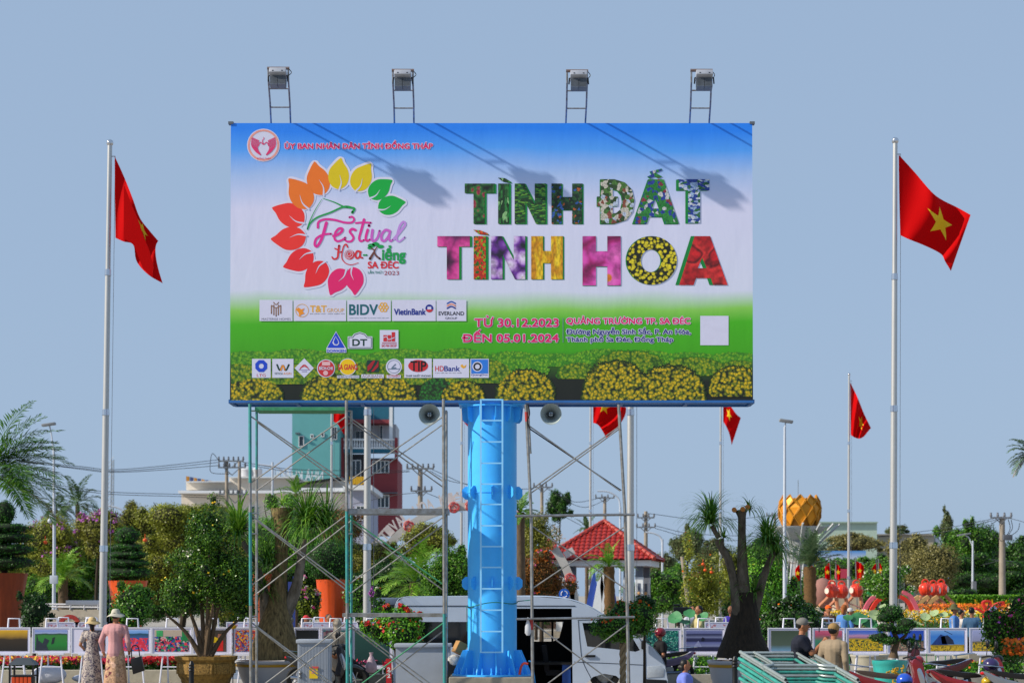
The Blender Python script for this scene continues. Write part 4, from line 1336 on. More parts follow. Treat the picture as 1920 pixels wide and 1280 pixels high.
LM = {
 'olive': leaf_mat('olive foliage', '#4a5214', '#7e8826', '#b0b444'),
 'olivebrown': leaf_mat('olive brown foliage', '#4a5014', '#7c7e2a', '#a6a648'),
 'dark': leaf_mat('dark green foliage', '#12300a', '#2a5614', '#548428'),
 'deep': leaf_mat('deep green foliage', '#0c260c', '#1c4412', '#3c6a20'),
 'mid': leaf_mat('mid green foliage', '#224a0e', '#437a1a', '#7ca834'),
 'bright': leaf_mat('bright green foliage', '#2c680c', '#56981a', '#94c43c'),
 'yellowgreen': leaf_mat('yellow green foliage', '#4a5c10', '#76881c', '#a4ac34'),
 'hazy': leaf_mat('haze toned foliage', '#3c5034', '#586a40', '#7c8450'),  # far haze is put into these paler leaf colours
 'hazyolive': leaf_mat('haze toned olive foliage', '#5c5c30', '#7e7a44', '#9c9258'),  # olive leaves with the same haze in their colour
 'russet': leaf_mat('russet foliage', '#4c2c12', '#7a4c1e', '#9a7030'),
 'palm': leaf_mat('palm leaf', '#1e4412', '#40741e', '#84a848'),
 'palmgrey': leaf_mat('grey green palm leaf', '#2c4428', '#4a6840', '#7c9468'),
 'palmlight': leaf_mat('light palm leaf', '#3c6c18', '#669828', '#98bc48'),
 'straw': leaf_mat('dry frond', '#5c4c38', '#84704c', '#a48c60'),
}
FM = {
 'purple': leaf_mat('purple bracts', '#803088', '#a850ac', '#c880c4', 0.6, 0.2),
 'pink': leaf_mat('pink petals', '#b83070', '#d84c94', '#e88cb8', 0.6, 0.2),
 'red': leaf_mat('red petals', '#94101c', '#c81c28', '#dc3c3c', 0.6, 0.2),
 'crimson': leaf_mat('crimson petals', '#980c2c', '#c81840', '#dc3458', 0.6, 0.2),
 'orange': leaf_mat('orange petals', '#b84408', '#e0680c', '#f08c1c', 0.6, 0.2),
 'yellow': leaf_mat('yellow petals', '#b88808', '#dcb010', '#ecd030', 0.6, 0.2),
 'whitef': leaf_mat('white petals', '#a8a898', '#ccccbc', '#e4e4dc', 0.6, 0.2),
}
M_bark = mat('grey brown bark', '#5a4a38', 0.9, 0, 0.35, 10, 0.8, stretch=(1, 1, 0.4))
M_barkd = mat('dark bark', '#32281c', 0.9, 0, 0.35, 12, 0.8, stretch=(1, 1, 0.4))
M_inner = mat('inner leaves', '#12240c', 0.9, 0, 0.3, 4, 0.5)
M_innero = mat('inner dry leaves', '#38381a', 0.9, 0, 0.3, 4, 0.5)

def limbs(base, cen, r, n, r0, m, parent, seed=0):
 rr = random.Random(seed)
 fork = Vector(base).lerp(Vector((cen[0], cen[1], cen[2] - r[2] * 0.7)), 1.0)
 mb = MB()
 mb.tube(smooth_curve([base, Vector(base).lerp(fork, 0.5) + Vector((rr.uniform(-.1, .1), 0, 0)) * r[0], fork], 4), [r0 * (1.15 - 0.04 * k) for k in range(9)], 8)
 mb.build('trunk', m, parent)
 lm = MB()
 for i in range(n):
  a = rr.uniform(0, 2 * math.pi)
  e = Vector((cen[0] + math.cos(a) * r[0] * rr.uniform(.3, .85), cen[1] + math.sin(a) * r[1] * rr.uniform(.3, .8), cen[2] + r[2] * rr.uniform(-0.2, 0.85)))
  mid = fork.lerp(e, 0.5) + Vector((rr.uniform(-.1, .1) * r[0], 0, -0.05 * r[2]))
  lm.tube(smooth_curve([fork, mid, e], 4), [r0 * 0.6 * (1 - 0.1 * k) for k in range(9)], 6)
 o = lm.build('limbs', m, parent)
 o['kind'] = 'stuff'

def tree(px, py, wpx, hpx, Y, key, label, name='tree', cat='tree', group=None, k=9, leaf=5.0, cov=3.0, inner=True, trunk=None, fl=None, sub=0.5, spread=0.62, depth=0.8, bark=None, seed=None, root=None, nlimb=6, clump=0.5, shell=.6, base_px=None):
 """a tree or bush whose crown covers wpx x hpx pixels round (px, py)"""
 s_ = S(Y)
 c = P(px, py, Y)
 r = (wpx * s_ / 2 * 1.16, wpx * s_ / 2 * depth, hpx * s_ / 2 * 1.12)
 bx = c.x if base_px is None else P(base_px, 1150, Y).x
 if root is None:
  root = thing(name, (bx, Y, 0), label, cat, group)
 seed = int(px * 13 + py * 7 + Y) if seed is None else seed
 bl = crown_blobs(c, r, k, seed, spread, sub)
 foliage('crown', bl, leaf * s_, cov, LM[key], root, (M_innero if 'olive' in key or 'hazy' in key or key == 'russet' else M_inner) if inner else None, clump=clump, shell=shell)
 if trunk is None: trunk = max(0.05, wpx * s_ * 0.035)
 if trunk: limbs(Vector((bx, Y, 0)), c, r, nlimb, trunk, bark or M_barkd, root, seed)
 if fl:
  for fk, n, cl, top, fs in fl:
   sel = bl if fs > 0 else bl[::2]
   flowers('blossom', sel, abs(fs) * s_, max(1, n // len(sel)), FM[fk], root, top, cl)
 return root

def frond(base, az, elev, L, m_leaf, nl=26, ll=0.45, sag=1.0, lw=0.035, vee=0.5, taper=0.35, twist=0.0):
 """one feather palm leaf: returns quads (rachis + leaflets)"""
 d0 = Vector((math.cos(az) * math.cos(elev), math.sin(az) * math.cos(elev), math.sin(elev)))
 pts = []
 p = Vector(base); d = d0.copy()
 n = 14
 for i in range(n + 1):
  pts.append(p.copy())
  d = (d + Vector((0, 0, -sag / n * (0.5 + i / n)))).normalized()
  p = p + d * L / n
 Q = []
 side0 = Vector((-math.sin(az), math.cos(az), 0))
 for i in range(n):
  a, b = pts[i], pts[i + 1]
  w_ = 0.03 * (1 - i / n) + 0.006
  Q.append([a - side0 * w_, a + side0 * w_, b + side0 * w_ * .9, b - side0 * w_ * .9])
 for i in range(nl):
  t = 0.14 + 0.86 * (i + 0.5) / nl
  f = t * n; k = min(int(f), n - 1); q = f - k
  a = pts[k].lerp(pts[k + 1], q)
  d = (pts[k + 1] - pts[k]).normalized()
  side = d.cross(Vector((0, 0, 1)))
  if side.length < 0.05: side = side0.copy()
  side.normalize()
  upv = side.cross(d).normalized()
  l = ll * (math.sin(math.pi * min(1, t * 0.8 + 0.22)) * 0.75 + 0.3) * rnd.uniform(.85, 1.1)
  for sg in (-1, 1):
   dir_ = (side * sg + d * 0.75 + upv * vee * rnd.uniform(.4, 1.2)).normalized()
   e = a + dir_ * l + Vector((0, 0, -l * taper * rnd.uniform(.4, 1.4)))
   wv = d * lw * 0.5
   mid = a.lerp(e, 0.5) + Vector((0, 0, l * 0.06))
   Q.append([a - wv, mid - wv, e, mid + wv])
 return Q

def palm(px, py, Y, Lpx, label, n=18, key='palm', name='palm_tree', trunk_r=0.12, group=None, sag=1.0, elevs=(-0.2, 1.4), nl=24, llf=0.22, azs=None, seed=1, lw=None, base_px=None, bark=None, trunkmat=None, vee=0.5):
 rr = random.Random(seed)
 s_ = S(Y)
 c = P(px, py, Y)
 bx = c.x if base_px is None else P(base_px, 1150, Y).x
 root = thing(name, (bx, Y, 0), label, 'palm tree', group)
 L = Lpx * s_
 mb = MB()
 mb.tube(smooth_curve([(bx, Y, 0), ((bx + c.x) / 2 + 0.02, Y, c.z / 2), (c.x, Y, c.z)], 8), [trunk_r * (1.15 + (0.12 if k % 2 else -0.04)) for k in range(17)], 10)
 mb.build('trunk', trunkmat or M_bark, root)
 for i in range(n):
  az = rr.uniform(0, 2 * math.pi) if azs is None else rr.choice(azs) + rr.uniform(-.35, .35)
  el = elevs[0] + (elevs[1] - elevs[0]) * ((i + rr.random() * .6) / n)
  Q = frond(c, az, el, L * rr.uniform(.85, 1.1), None, nl, L * llf, sag * rr.uniform(.7, 1.25), lw or 2.6 * s_, vee)
  o = quads_obj('frond', np.array([[tuple(p) for p in q] for q in Q]), LM[key] if not (key != 'palmlight' and i == 0) else LM['straw'], root)
 return root

# ------------------------------------------------------------------ buildings
M_tealw = mat('teal house wall', '#5c9ea0', 0.8, 0, 0.05, 1.5)
M_tealp = mat('deep teal trim', '#1c6078', 0.7, 0, 0.08)
M_maroon = mat('maroon wall', '#84383e', 0.8, 0, 0.07, 1.5)
M_cream = mat('cream render', '#ded4c6', 0.85, 0, 0.06, 0.8)
M_trim = mat('white trim', '#d8dce0', 0.6, 0, 0.05)
M_win = mat('far window glass', '#2a3a44', 0.15, 0, 0.3, 1)
M_roofg = mat('grey sheet roof', '#5c646c', 0.6, 0.2, 0.15)
def pbox(mb, xa, xb, ya, yb_, Y, d):
 a = P(xa, ya, Y); b = P(xb, yb_, Y)
 mb.box(a.x, b.x, Y, Y + d, max(0, b.z), a.z)
 return mb
def bthing(name, px, Y, label, cat='building'):
 return thing(name, (P(px, 1115, Y).x, Y, 0), label, cat)
def pwin(root, xa, xb, ya, yb_, Y, nx=2, ny=1, fr=1.0, frm=None, glass=None, d=0.12):
 """window with a proud frame and recessed panes"""
 a, b = P(xa, ya, Y), P(xb, yb_, Y)
 f_ = fr * S(Y)
 mb = MB()
 W, H = b.x - a.x, a.z - b.z
 mb.box(a.x, b.x, Y - d, Y - 0.02, a.z - f_, a.z); mb.box(a.x, b.x, Y - d, Y - 0.02, b.z, b.z + f_)
 for k in range(nx + 1):
  x = a.x + (W - f_) * k / nx
  mb.box(x, x + f_, Y - d + 0.01, Y - 0.02, b.z + f_, a.z - f_)
 for k in range(1, ny):
  z = b.z + H * k / ny
  mb.box(a.x + f_, b.x - f_, Y - d + 0.02, Y - 0.02, z - f_ / 2, z + f_ / 2)
 fo = mb.build('window', frm or M_trim, root, smooth=False)
 for k in range(nx):
  xa_ = a.x + f_ + (W - f_) * k / nx; xb_ = a.x + (W - f_) * (k + 1) / nx
  MB().box(xa_, xb_, Y - 0.04, Y - 0.01, b.z + f_, a.z - f_).build('pane', glass or M_win, fo, smooth=False)
 return fo
YT = 200
t = bthing('narrow_house', 650, YT, 'narrow tall town house with a teal side and a maroon front behind the scaffold')
mb = MB(); a = P(554, 775, YT); b = P(641, 1000, YT)
mb.box(a.x, b.x, YT - 3, YT + 12, 0, P(0, 781, YT).z)
mb.prism([(a.x, YT - 3, P(0, 781, YT).z), (b.x - 3.7, YT - 3, P(0, 781, YT).z), (b.x - 3.7, YT - 3, P(0, 771, YT).z), (a.x + 0.05, YT - 3, P(0, 778, YT).z)], (0, 15, 0))
mb.box(a.x + 1.1, b.x, YT - 2.99, YT + 12, P(0, 780.5, YT).z, P(0, 735, YT).z)
mb.build('side_wall', M_tealw, t, smooth=False)
for (xa, xb, ya, yb_) in ((560, 570, 817, 837), (582, 588, 814, 821), (602, 608, 811, 819)):
 pwin(t, xa, xb, ya, yb_, YT - 3, 1, 1, 1.2)
MB().box(P(557, 0, YT - 3).x, P(571, 0, YT).x, YT - 3.5, YT - 3, P(0, 818, YT).z, P(0, 816, YT).z).build('awning', M_roofg, t, smooth=False)
pwin(t, 622, 632, 800, 824, YT - 3, 2, 1, 0.8)
mb = MB(); pbox(mb, 641, 745, 860, 1000, YT, 9); pbox(mb, 638, 643.5, 820, 1000, YT - 1.2, 1.1)
pbox(mb, 740, 745, 820, 860, YT - 1.2, 1.1)
mb.build('front_wall', M_maroon, t, smooth=False)
mb = MB(); pbox(mb, 641, 730, 735, 786, YT + 0.4, 8); pbox(mb, 641, 735, 841, 848, YT - 1.0, 1.4)
mb.build('upper_storey', M_tealp, t, smooth=False)
mb = MB(); pbox(mb, 641, 730, 786, 793, YT - 0.2, 8); mb.build('maroon_band', M_maroon, t, smooth=False)
mb = MB(); pbox(mb, 641, 742, 795, 842, YT + 2.4, 6); mb.build('balcony_back_wall', mat('pale grey wall', '#a8acb4', 0.8), t, smooth=False)
pwin(t, 666, 684, 807, 842, YT + 2.4, 2, 1, 1.2)
pwin(t, 712, 718, 797, 825, YT + 2.4, 1, 1, 1.0)
mb = MB(); pbox(mb, 641, 741, 822, 825, YT - 1.05, 0.3); pbox(mb, 641, 741, 838, 841, YT - 1.05, 0.3)
br = mb.build('balustrade', M_trim, t, smooth=False)
q = P(646, 838, YT - 1); q2 = P(646, 825, YT - 1); step = (P(741, 0, YT - 1).x - q.x) / 20
for k in range(20):
 if k == 0:
  m0 = MB().lathe([(0.05, 0), (0.10, 0.2), (0.045, 0.5), (0.06, q2.z - q.z)], (q.x, YT - 0.9, q.z), 6).build('baluster', M_trim, br)
 else:
  c_ = m0.copy(); C.objects.link(c_); c_.location = (step * k, 0, 0)
mb = MB(); pbox(mb, 643, 686, 851, 900, YT - 0.12, 0.1); mb.build('loggia', mat('loggia shade colour', '#33343c', 0.8), t, smooth=False)  # thin dark panel on the wall; the recess's shade is its colour
pwin(t, 657, 677, 862, 898, YT - 0.2, 2, 1, 1.4)
for ya, yb_ in ((863, 887), (927, 952)):
 pwin(t, 698, 730, ya, yb_, YT, 4, 1, 1.6)
 mb = MB(); pbox(mb, 690, 745, ya - 4.5, ya - 2.5, YT - 0.6, 0.6); mb.build('sun_shade', M_roofg, t, smooth=False)
mb = MB(); pbox(mb, 730, 736, 740, 822, YT - 0.3, 0.2); mb.build('drain_pipes', M_trim, t, smooth=False)

YC2 = 165
t = bthing('public_hall', 500, YC2, 'long low cream hall with flat stepped roof behind the trees at left')
for (xa, xb, ya, yb_, d, nm, mm) in ((349, 430, 903, 918, 14, 'roof_parapet', M_cream), (430, 556, 895, 919, 13, 'roof_parapet', M_cream), (556, 648, 901, 914, 12, 'roof_parapet', M_cream)):
 mb = MB(); pbox(mb, xa, xb, ya, yb_, YC2 + 1, d); mb.build(nm, mm, t, smooth=False)
for (xa, xb, ya, yb_, d) in ((334, 560, 919, 924, 16), (556, 652, 914, 921, 16), (427, 559, 893.5, 895, 14), (347, 431, 901.5, 903, 14)):
 mb = MB(); pbox(mb, xa, xb, ya, yb_, YC2 - 0.4, d); mb.build('cornice', M_trim, t, smooth=False)
mb = MB(); pbox(mb, 340, 650, 924, 1110, YC2 + 1, 12); mb.build('wall', M_cream, t, smooth=False)
mb = MB(); pbox(mb, 648, 690, 915, 1110, YC2 - 2, 12); mb.build('wing_wall', mat('lilac grey wall', '#9ca0b4', 0.8), t, smooth=False)
mb = MB(); pbox(mb, 643, 697, 909, 918, YC2 - 3, 14); mb.build('wing_roof', M_trim, t, smooth=False)
for x in (400, 470, 600, 668):
 pwin(t, x, x + 16, 948, 975, YC2 - 2.0 if x > 640 else YC2 + 1, 2, 1, 1.2)
mb = MB(); mb.prism([P(556, 905, YC2 - 0.5), P(640, 893, YC2 - .5), P(640, 896, YC2 - .5), P(556, 908, YC2 - .5)], (0, 8, 0)); mb.build('black_canopy', M_black, t, smooth=False)
for i, (x, w_) in enumerate(((463, 24), (482, 20), (596, 0))):
 if w_:
  c_ = P(x, 893, YC2 + 6); rr_ = w_ * S(YC2) / 2
  m_ = MB(); m_.lathe([(rr_, 0), (rr_, 0.55), (rr_ * 1.06, 0.6)] + [(rr_ * math.cos(a), 0.6 + rr_ * .5 * math.sin(a)) for a in (0.1, .5, .9, 1.3, 1.56)], tuple(c_), 20)
  m_.build('roof_turret', mat('pale turret', '#b4b8c0', 0.5), t)
sg = bthing('roof_sign', 405, YC2, 'small blue and orange sign board standing on the cream roof', 'sign')
for i in range(7):
 xa = 349 + i * 7.2
 mb = MB(); mb.prism([P(xa, 892 + i * 1.4, YC2 + .5), P(xa + 5.4, 893 + i * 1.4, YC2 + .5), P(xa + 5.4, 902.6, YC2 + .5), P(xa, 902.6, YC2 + .5)], (0, 0.3, 0))
 mb.build('sign_letter', mat('sign blue', '#34406c', 0.6) if i % 2 else mat('sign orange', '#b07828', 0.6), sg, smooth=False)
# mirrored roof letters seen from behind
vs, fs = text_mesh('NHÀ KHÁCH', 0.02)
mb = MB(); mb.v = [tuple(P(606 - u * 92 + (0 if u < .5 else -6 * (u - .5)), 900 - w_ * 21, 172)) for u, w_ in vs]; mb.f = fs
tag(mb.build('roof_letters', mat('letter backs', '#b9c4cc', 0.6), smooth=False, norm=False), 'row of white roof letters seen from behind on the cream hall', 'sign')
mb = MB(); 
for x in range(516, 610, 10): mb.tube([P(x, 905, 172.2), P(x, 880, 172.2)], 0.03, 4)
mb.tube([P(512, 898, 172.2), P(612, 898, 172.2)], 0.03, 4)
tag(mb.build('letter_rack', M_steel), 'thin steel rack holding the roof letters of the cream hall', 'rack')
# yellow festoon on the maroon house foot
mb = MB()
for k in range(9): pbox(mb, 655 + k * 4.1, 658.6 + k * 4.1, 893, 907 + (k % 2) * 1.5, 160, 0.2)
tag(mb.build('yellow_awning', mat('yellow awning', '#c89c18', 0.6), smooth=False), 'yellow scalloped awning low on the maroon house', 'awning')

# right side: mint building, beige long building
YM = 190
t = bthing('mint_building', 1590, YM, 'pale mint green flat roofed building behind the golden lotus tower')
mb = MB(); pbox(mb, 1538, 1645, 979, 1130, YM, 12); mb.build('wall', mat('mint render', '#a8bcae', 0.85, 0, 0.06, 1), t, smooth=False)
mb = MB(); pbox(mb, 1536, 1646, 977.5, 980, YM - 0.3, 13); mb.build('parapet', mat('mint trim', '#8fa597', 0.8), t, smooth=False)
pwin(t, 1565, 1577, 1003, 1018, YM, 2, 1, 1.0); pwin(t, 1615, 1626, 1003, 1018, YM, 2, 1, 1.0)
t = bthing('beige_building', 1700, YM + 8, 'long beige flat roofed building at right behind the olive tree')
mb = MB(); pbox(mb, 1646, 1752, 1002, 1130, YM + 8, 12); mb.build('wall', mat('beige render', '#a8a090', 0.85, 0, 0.06, 1), t, smooth=False)
mb = MB(); pbox(mb, 1645, 1753, 1000.5, 1003, YM + 7.7, 12.5); mb.build('parapet', mat('beige trim', '#8f8a80', 0.8), t, smooth=False)
m_ = MB(); c_ = P(1754, 1020, YM + 9); m_.lathe([(0.4, -0.6), (0.42, 0), (0.42, 0.75), (0.2, 0.95)], tuple(c_), 14)
tag(m_.build('water_tank', mat('tank steel', '#b8bcc4', 0.3, 0.6)), 'small steel water tank on the right end of the beige building', 'water tank')
t = bthing('shed', 1830, 150, 'low white roofed shed between the trees at the far right')
mb = MB(); pbox(mb, 1795, 1875, 1097, 1130, 150, 8); mb.build('wall', mat('shed wall', '#9a988c', 0.8), t, smooth=False)
mb = MB(); mb.prism([P(1790, 1098, 149), P(1810, 1084, 149), P(1860, 1084, 149), P(1880, 1098, 149)], (0, 10, 0)); mb.build('roof', mat('shed roof', '#b0aca4', 0.7), t, smooth=False)
for x0_, x1_, y0_, y1_, Y_, cc, lb_ in ((1262, 1302, 1072, 1092, 150, '#a8584c', 'low building with salmon red roof right of the pavilion'),):
 t = bthing('low_house', (x0_ + x1_) / 2, Y_, lb_)
 mb = MB(); pbox(mb, x0_, x1_ + 30, y1_, 1130, Y_, 8); mb.build('wall', M_cream, t, smooth=False)
 mb = MB(); mb.prism([P(x0_ - 4, y1_ + 1, Y_ - 1), P(x0_ + 8, y0_ + 1, Y_ - 1), P(x1_ + 20, y0_, Y_ - 1), P(x1_ + 34, y1_ + 1, Y_ - 1)], (0, 9, 0)); mb.build('roof', mat('salmon roof', cc, 0.8), t, smooth=False)
t = bthing('market_stall', 1030, 120, 'red orange booth with white lettering left of the pavilion', 'booth')
mb = MB(); pbox(mb, 1000, 1064, 1062, 1096, 120, 2); mb.build('front_panel', mat('booth red', '#b8422c', 0.7), t, smooth=False)
vs, fs = text_mesh('SA ĐÉC', 0.03)
mb = MB(); mb.v = [tuple(P(1022 + u * 38, 1090 - w_ * 13, 119.9)) for u, w_ in vs]; mb.f = fs; mb.build('lettering', M_trim, t, smooth=False, norm=False)
mb = MB(); pbox(mb, 1004, 1062, 1097, 1180, 120.3, 1.5); mb.build('counter', mat('booth dark', '#4a3a34', 0.8), t, smooth=False)
t = bthing('glass_hall', 150, 120, 'dark blue green glazed hall front behind the small palm at far left')
mb = MB(); pbox(mb, 45, 200, 1070, 1140, 120, 6); mb.build('wall', mat('blue grey glazing', '#34505e', 0.3, 0, 0.25, 0.6), t, smooth=False)
for k in range(9):
 mb = MB(); pbox(mb, 50 + k * 17, 52 + k * 17, 1071, 1140, 119.8, 0.18); mb.build('mullion', mat('blue trim', '#2c4c74', 0.6), t, smooth=False)

# ------------------------------------------------------------------ pavilion with the red tiled roof
YP = 95
pv = thing('pavilion', (P(1146, 1115, YP + 2.5).x, YP + 2.5, 0), 'square pavilion with red tiled hip roof on white paired columns', 'pavilion')
M_tile = mat('red glazed tile', '#962a24', 0.4, 0, 0.18, 4)
M_ridge = mat('red ridge tile', '#a43c30', 0.4, 0, 0.1, 4)
e0 = P(1030, 1053, YP); e1 = P(1246, 1053, YP)
wr_ = e1.x - e0.x
ez = P(0, 1049, YP).z
apz = P(0, 979, YP + wr_ / 2).z
ap = Vector(((e0.x + e1.x) / 2, YP + wr_ / 2, apz))
rot_ = R(-9)
def prot(p):
 d = Vector(p) - Vector((ap.x, ap.y, 0)); c_, s__ = math.cos(rot_), math.sin(rot_)
 return Vector((ap.x + d.x * c_ - d.y * s__, ap.y + d.x * s__ + d.y * c_, p[2]))
hw = wr_ / 2 * 0.98
cor = [Vector((ap.x - hw, ap.y - hw, ez)), Vector((ap.x + hw, ap.y - hw, ez)), Vector((ap.x + hw, ap.y + hw, ez)), Vector((ap.x - hw, ap.y + hw, ez))]
mb = MB()
for k in range(4):
 mb.v += [tuple(prot(cor[k])), tuple(prot(cor[(k + 1) % 4])), tuple(prot(ap))]; n_ = len(mb.v); mb.f.append((n_ - 3, n_ - 2, n_ - 1))
roof = mb.build('roof', M_tile, pv, smooth=False)
# rows of tiles on the four slopes: each course a stepped run of curved tiles
nrow, ncol = 11, 22
tm = {}
for k in range(4):
 A, B = cor[k], cor[(k + 1) % 4]
 for i in range(nrow):
  q0, q1 = i / nrow, (i + 1.12) / nrow
  for side in (0,):
   mb = MB()
   L0 = (B - A).length * (1 - q0)
   nc = max(1, int(round(ncol * (1 - q0 - 0.02))))
   nrm = (B - A).cross(ap - A).normalized()
   if nrm.z < 0: nrm = -nrm
   a0, b0 = A.lerp(ap, q0), B.lerp(ap, q0); a1, b1 = A.lerp(ap, min(1, q1)), B.lerp(ap, min(1, q1))
   ux = (B - A).normalized()
   up_ = (ap - (A + B) / 2).normalized()
   wt = (B - A).length / ncol
   mid0 = (a0 + b0) / 2
   for j in range(nc):
    cx_ = (j - (nc - 1) / 2) * wt
    o_ = mid0 + ux * cx_
    lt = (a1 - a0).dot(up_)
    prof_ = [(-0.5, 0.015), (-0.25, 0.06), (0, 0.075), (0.25, 0.06), (0.5, 0.015)]
    i0 = len(mb.v)
    for (f_, h_) in prof_:
     mb.v.append(tuple(prot(o_ + ux * f_ * wt + nrm * (h_ + 0.035))))
    for (f_, h_) in prof_:
     mb.v.append(tuple(prot(o_ + ux * f_ * wt + up_ * lt + nrm * h_)))
    for q in range(4): mb.f.append((i0 + q, i0 + q + 1, i0 + q + 6, i0 + q + 5))
   if k in (0, 1, 3):
    ob = mb.build('tile_course', M_tile, roof, smooth=True, norm=False); ob['kind'] = 'stuff'
for k in range(4):
 a_, b_ = prot(cor[k] + Vector((0, 0, 0.06))), prot(ap + Vector((0, 0, 0.08)))
 mb = MB()
 for i in range(13):
  p0, p1 = a_.lerp(b_, i / 13), a_.lerp(b_, (i + 1.05) / 13)
  mb.tube([p0, p1], [0.13, 0.10], 8)
 mb.build('ridge', M_ridge, pv)
mb = MB()
fz = ez - 0.30
for k in range(4):
 A, B = cor[k], cor[(k + 1) % 4]
 ins = lambda p, f_: Vector((ap.x + (p.x - ap.x) * f_, ap.y + (p.y - ap.y) * f_, 0))
 a, b = ins(A, 0.93), ins(B, 0.93); a2, b2 = ins(A, 0.86), ins(B, 0.86)
 mb.prism([prot(Vector((a.x, a.y, fz))), prot(Vector((b.x, b.y, fz))), prot(Vector((b2.x, b2.y, fz))), prot(Vector((a2.x, a2.y, fz)))], (0, 0, 0.28))
mb.build('fascia', M_trim, pv, smooth=False)
M_slate = mat('slate panel', '#5c6474', 0.5)
def pcol(dx, dy):
 c_ = Vector((ap.x + dx, ap.y + dy, 0)); r_ = 0.2
 mb = MB()
 p4 = [prot(c_ + Vector((a * r_, b * r_, 0))) for a, b in ((-1, -1), (1, -1), (1, 1), (-1, 1))]
 mb.prism(p4, (0, 0, fz - 0.55))
 co = mb.build('column', M_trim, pv, smooth=False, bevel=0.01)
 p4 = [prot(c_ + Vector((a * r_ * .9, b * r_ * .9, fz - 0.55))) for a, b in ((-1, -1), (1, -1), (1, 1), (-1, 1))]
 MB().prism(p4, (0, 0, 0.55)).build('dark_capital', M_slate, co, smooth=False)
 for sx_, sy_ in ((0, -1), (-1, 0), (1, 0)):
  o_ = c_ + Vector((sx_ * (r_ + 0.006), sy_ * (r_ + 0.006), 0))
  tx_ = Vector((-sy_, sx_, 0))
  p4 = [prot(o_ + tx_ * a + Vector((0, 0, z_))) for a, z_ in ((-0.07, 0.9), (0.07, 0.9), (0.07, fz - 0.85), (-0.07, fz - 0.85))]
  MB().prism(p4, prot(Vector((o_.x + sx_ * 0.012, o_.y + sy_ * 0.012, 0))) - prot(Vector((o_.x, o_.y, 0)))).build('slate_inset', M_slate, co, smooth=False)
 l_ = MB(); l_.ell(prot(c_ + Vector((0, -r_ - 0.12, fz - 1.35))), 0.085, 10, 8)
 l_.build('globe_lamp', mat('warm glass globe', '#d8a870', 0.25), co)
for dx, dy in ((-2.15, -2.15), (-1.5, -2.15), (1.5, -2.15), (2.15, -2.15), (-2.15, 2.15), (2.15, 2.15)):
 if abs(dx) > 2 or abs(dy) > 2:
  pcol(dx * 0.92, dy * 0.92)
mb = MB(); mb.prism([prot(Vector((ap.x + a, ap.y + b, 0))) for a, b in ((-2.7, -2.7), (2.7, -2.7), (2.7, 2.7), (-2.7, 2.7))], (0, 0, 0.3)); mb.build('floor_slab', M_conc, pv, smooth=False)
# blue and white tall sails in front of the pavilion
for x, w_, lb_ in ((1122, 13, 'tall white and blue arched sail sculpture, left leaf'), (1134, 15, 'tall white and blue arched sail sculpture, right leaf')):
 Yq = 88
 sgn = -1 if x < 1130 else 1
 base = P(x, 1150, Yq)
 rt = thing('sail_sculpture', (base.x, Yq, 0), lb_, 'sculpture', 'blue and white sail sculptures by the pavilion')
 tip = P(1127 + sgn * 0.5, 1066, Yq)
 outl = [(base.x - 0.28 + sgn * .1, 0), (base.x + 0.28 + sgn * .1, 0), (base.x + 0.22 + sgn * .12, tip.z * .4), ((base.x + tip.x) / 2 + 0.20, tip.z * .75), (tip.x + 0.02, tip.z), ((base.x + tip.x) / 2 - 0.14, tip.z * .75), (base.x - 0.2 + sgn * .1, tip.z * .4)]
 MB().prism([(a, Yq, b) for a, b in outl], (0, 0.1, 0)).build('white_leaf', M_trim, rt, smooth=False)
 MB().prism([(a + sgn * 0.30, Yq + 0.12, b) for a, b in outl], (0, 0.1, 0)).build('blue_leaf', mat('sail blue', '#2a489c', 0.5), rt, smooth=False)

# ------------------------------------------------------------------ golden lotus tower
YL = 130
lc = P(1499.5, 958, YL)
sL = S(YL)
lt_ = thing('lotus_tower', (lc.x, YL, 0), 'golden lotus lantern on a white ribbed mushroom tower', 'tower')
M_gold = mat('golden panels', '#d68c18', 0.45, 0.2, 0.1, 3)
M_goldr = mat('gold ribs', '#b87c14', 0.5, 0.2, 0.1)
nP = 10
def lr(v_): # bulb radius by relative height 0..1
 return sL * 38 * (0.80 + 0.36 * math.sin(math.pi * (0.10 + 0.72 * v_))) * (1.0 if v_ < .75 else 1 - (v_ - .75) * .4) * 0.90
H_ = sL * 56
zb0 = lc.z - H_ / 2
def lp(u, v_, o=0.0):
 a = 2 * math.pi * u + 0.2
 r_ = lr(max(0, min(1, v_))) + o
 return Vector((lc.x + r_ * math.cos(a), YL + r_ * math.sin(a), zb0 + v_ * H_))
for row, (v0, v1, off) in enumerate(((-0.02, 0.60, 0.0), (0.29, 0.93, 0.5), (0.60, 1.04, 0.0))):
 for k in range(nP):
  u0 = (k + off) / nP
  du = 0.5 / nP
  vm = (v0 + v1) / 2
  pts = [lp(u0, v0), lp(u0 + du, vm), lp(u0, v1), lp(u0 - du, vm)]
  pts = [p.lerp(sum(pts, Vector()) / 4, 0.04) for p in pts]
  nrm_ = (sum(pts, Vector()) / 4 - Vector((lc.x, YL, lc.z))); nrm_.z = 0; nrm_.normalize()
  po = MB().prism(pts, nrm_ * -0.05).build('lotus_panel', M_gold, lt_, smooth=False)
  mb = MB()
  for i in range(4):
   mb.tube([pts[i] + nrm_ * 0.06, pts[(i + 1) % 4] + nrm_ * 0.03], 0.05, 5)
  mb.build('rib', M_goldr, po)
mb = MB()
mb.lathe([(lr(0.2) * 0.82, 0), (lr(.5) * .85, H_ * .5), (lr(.8) * .8, H_ * .85)], (lc.x, YL, zb0), 16)
mb.build('lantern_core', mat('lantern shade', '#8c5c10', 0.7), lt_)
mb = MB()
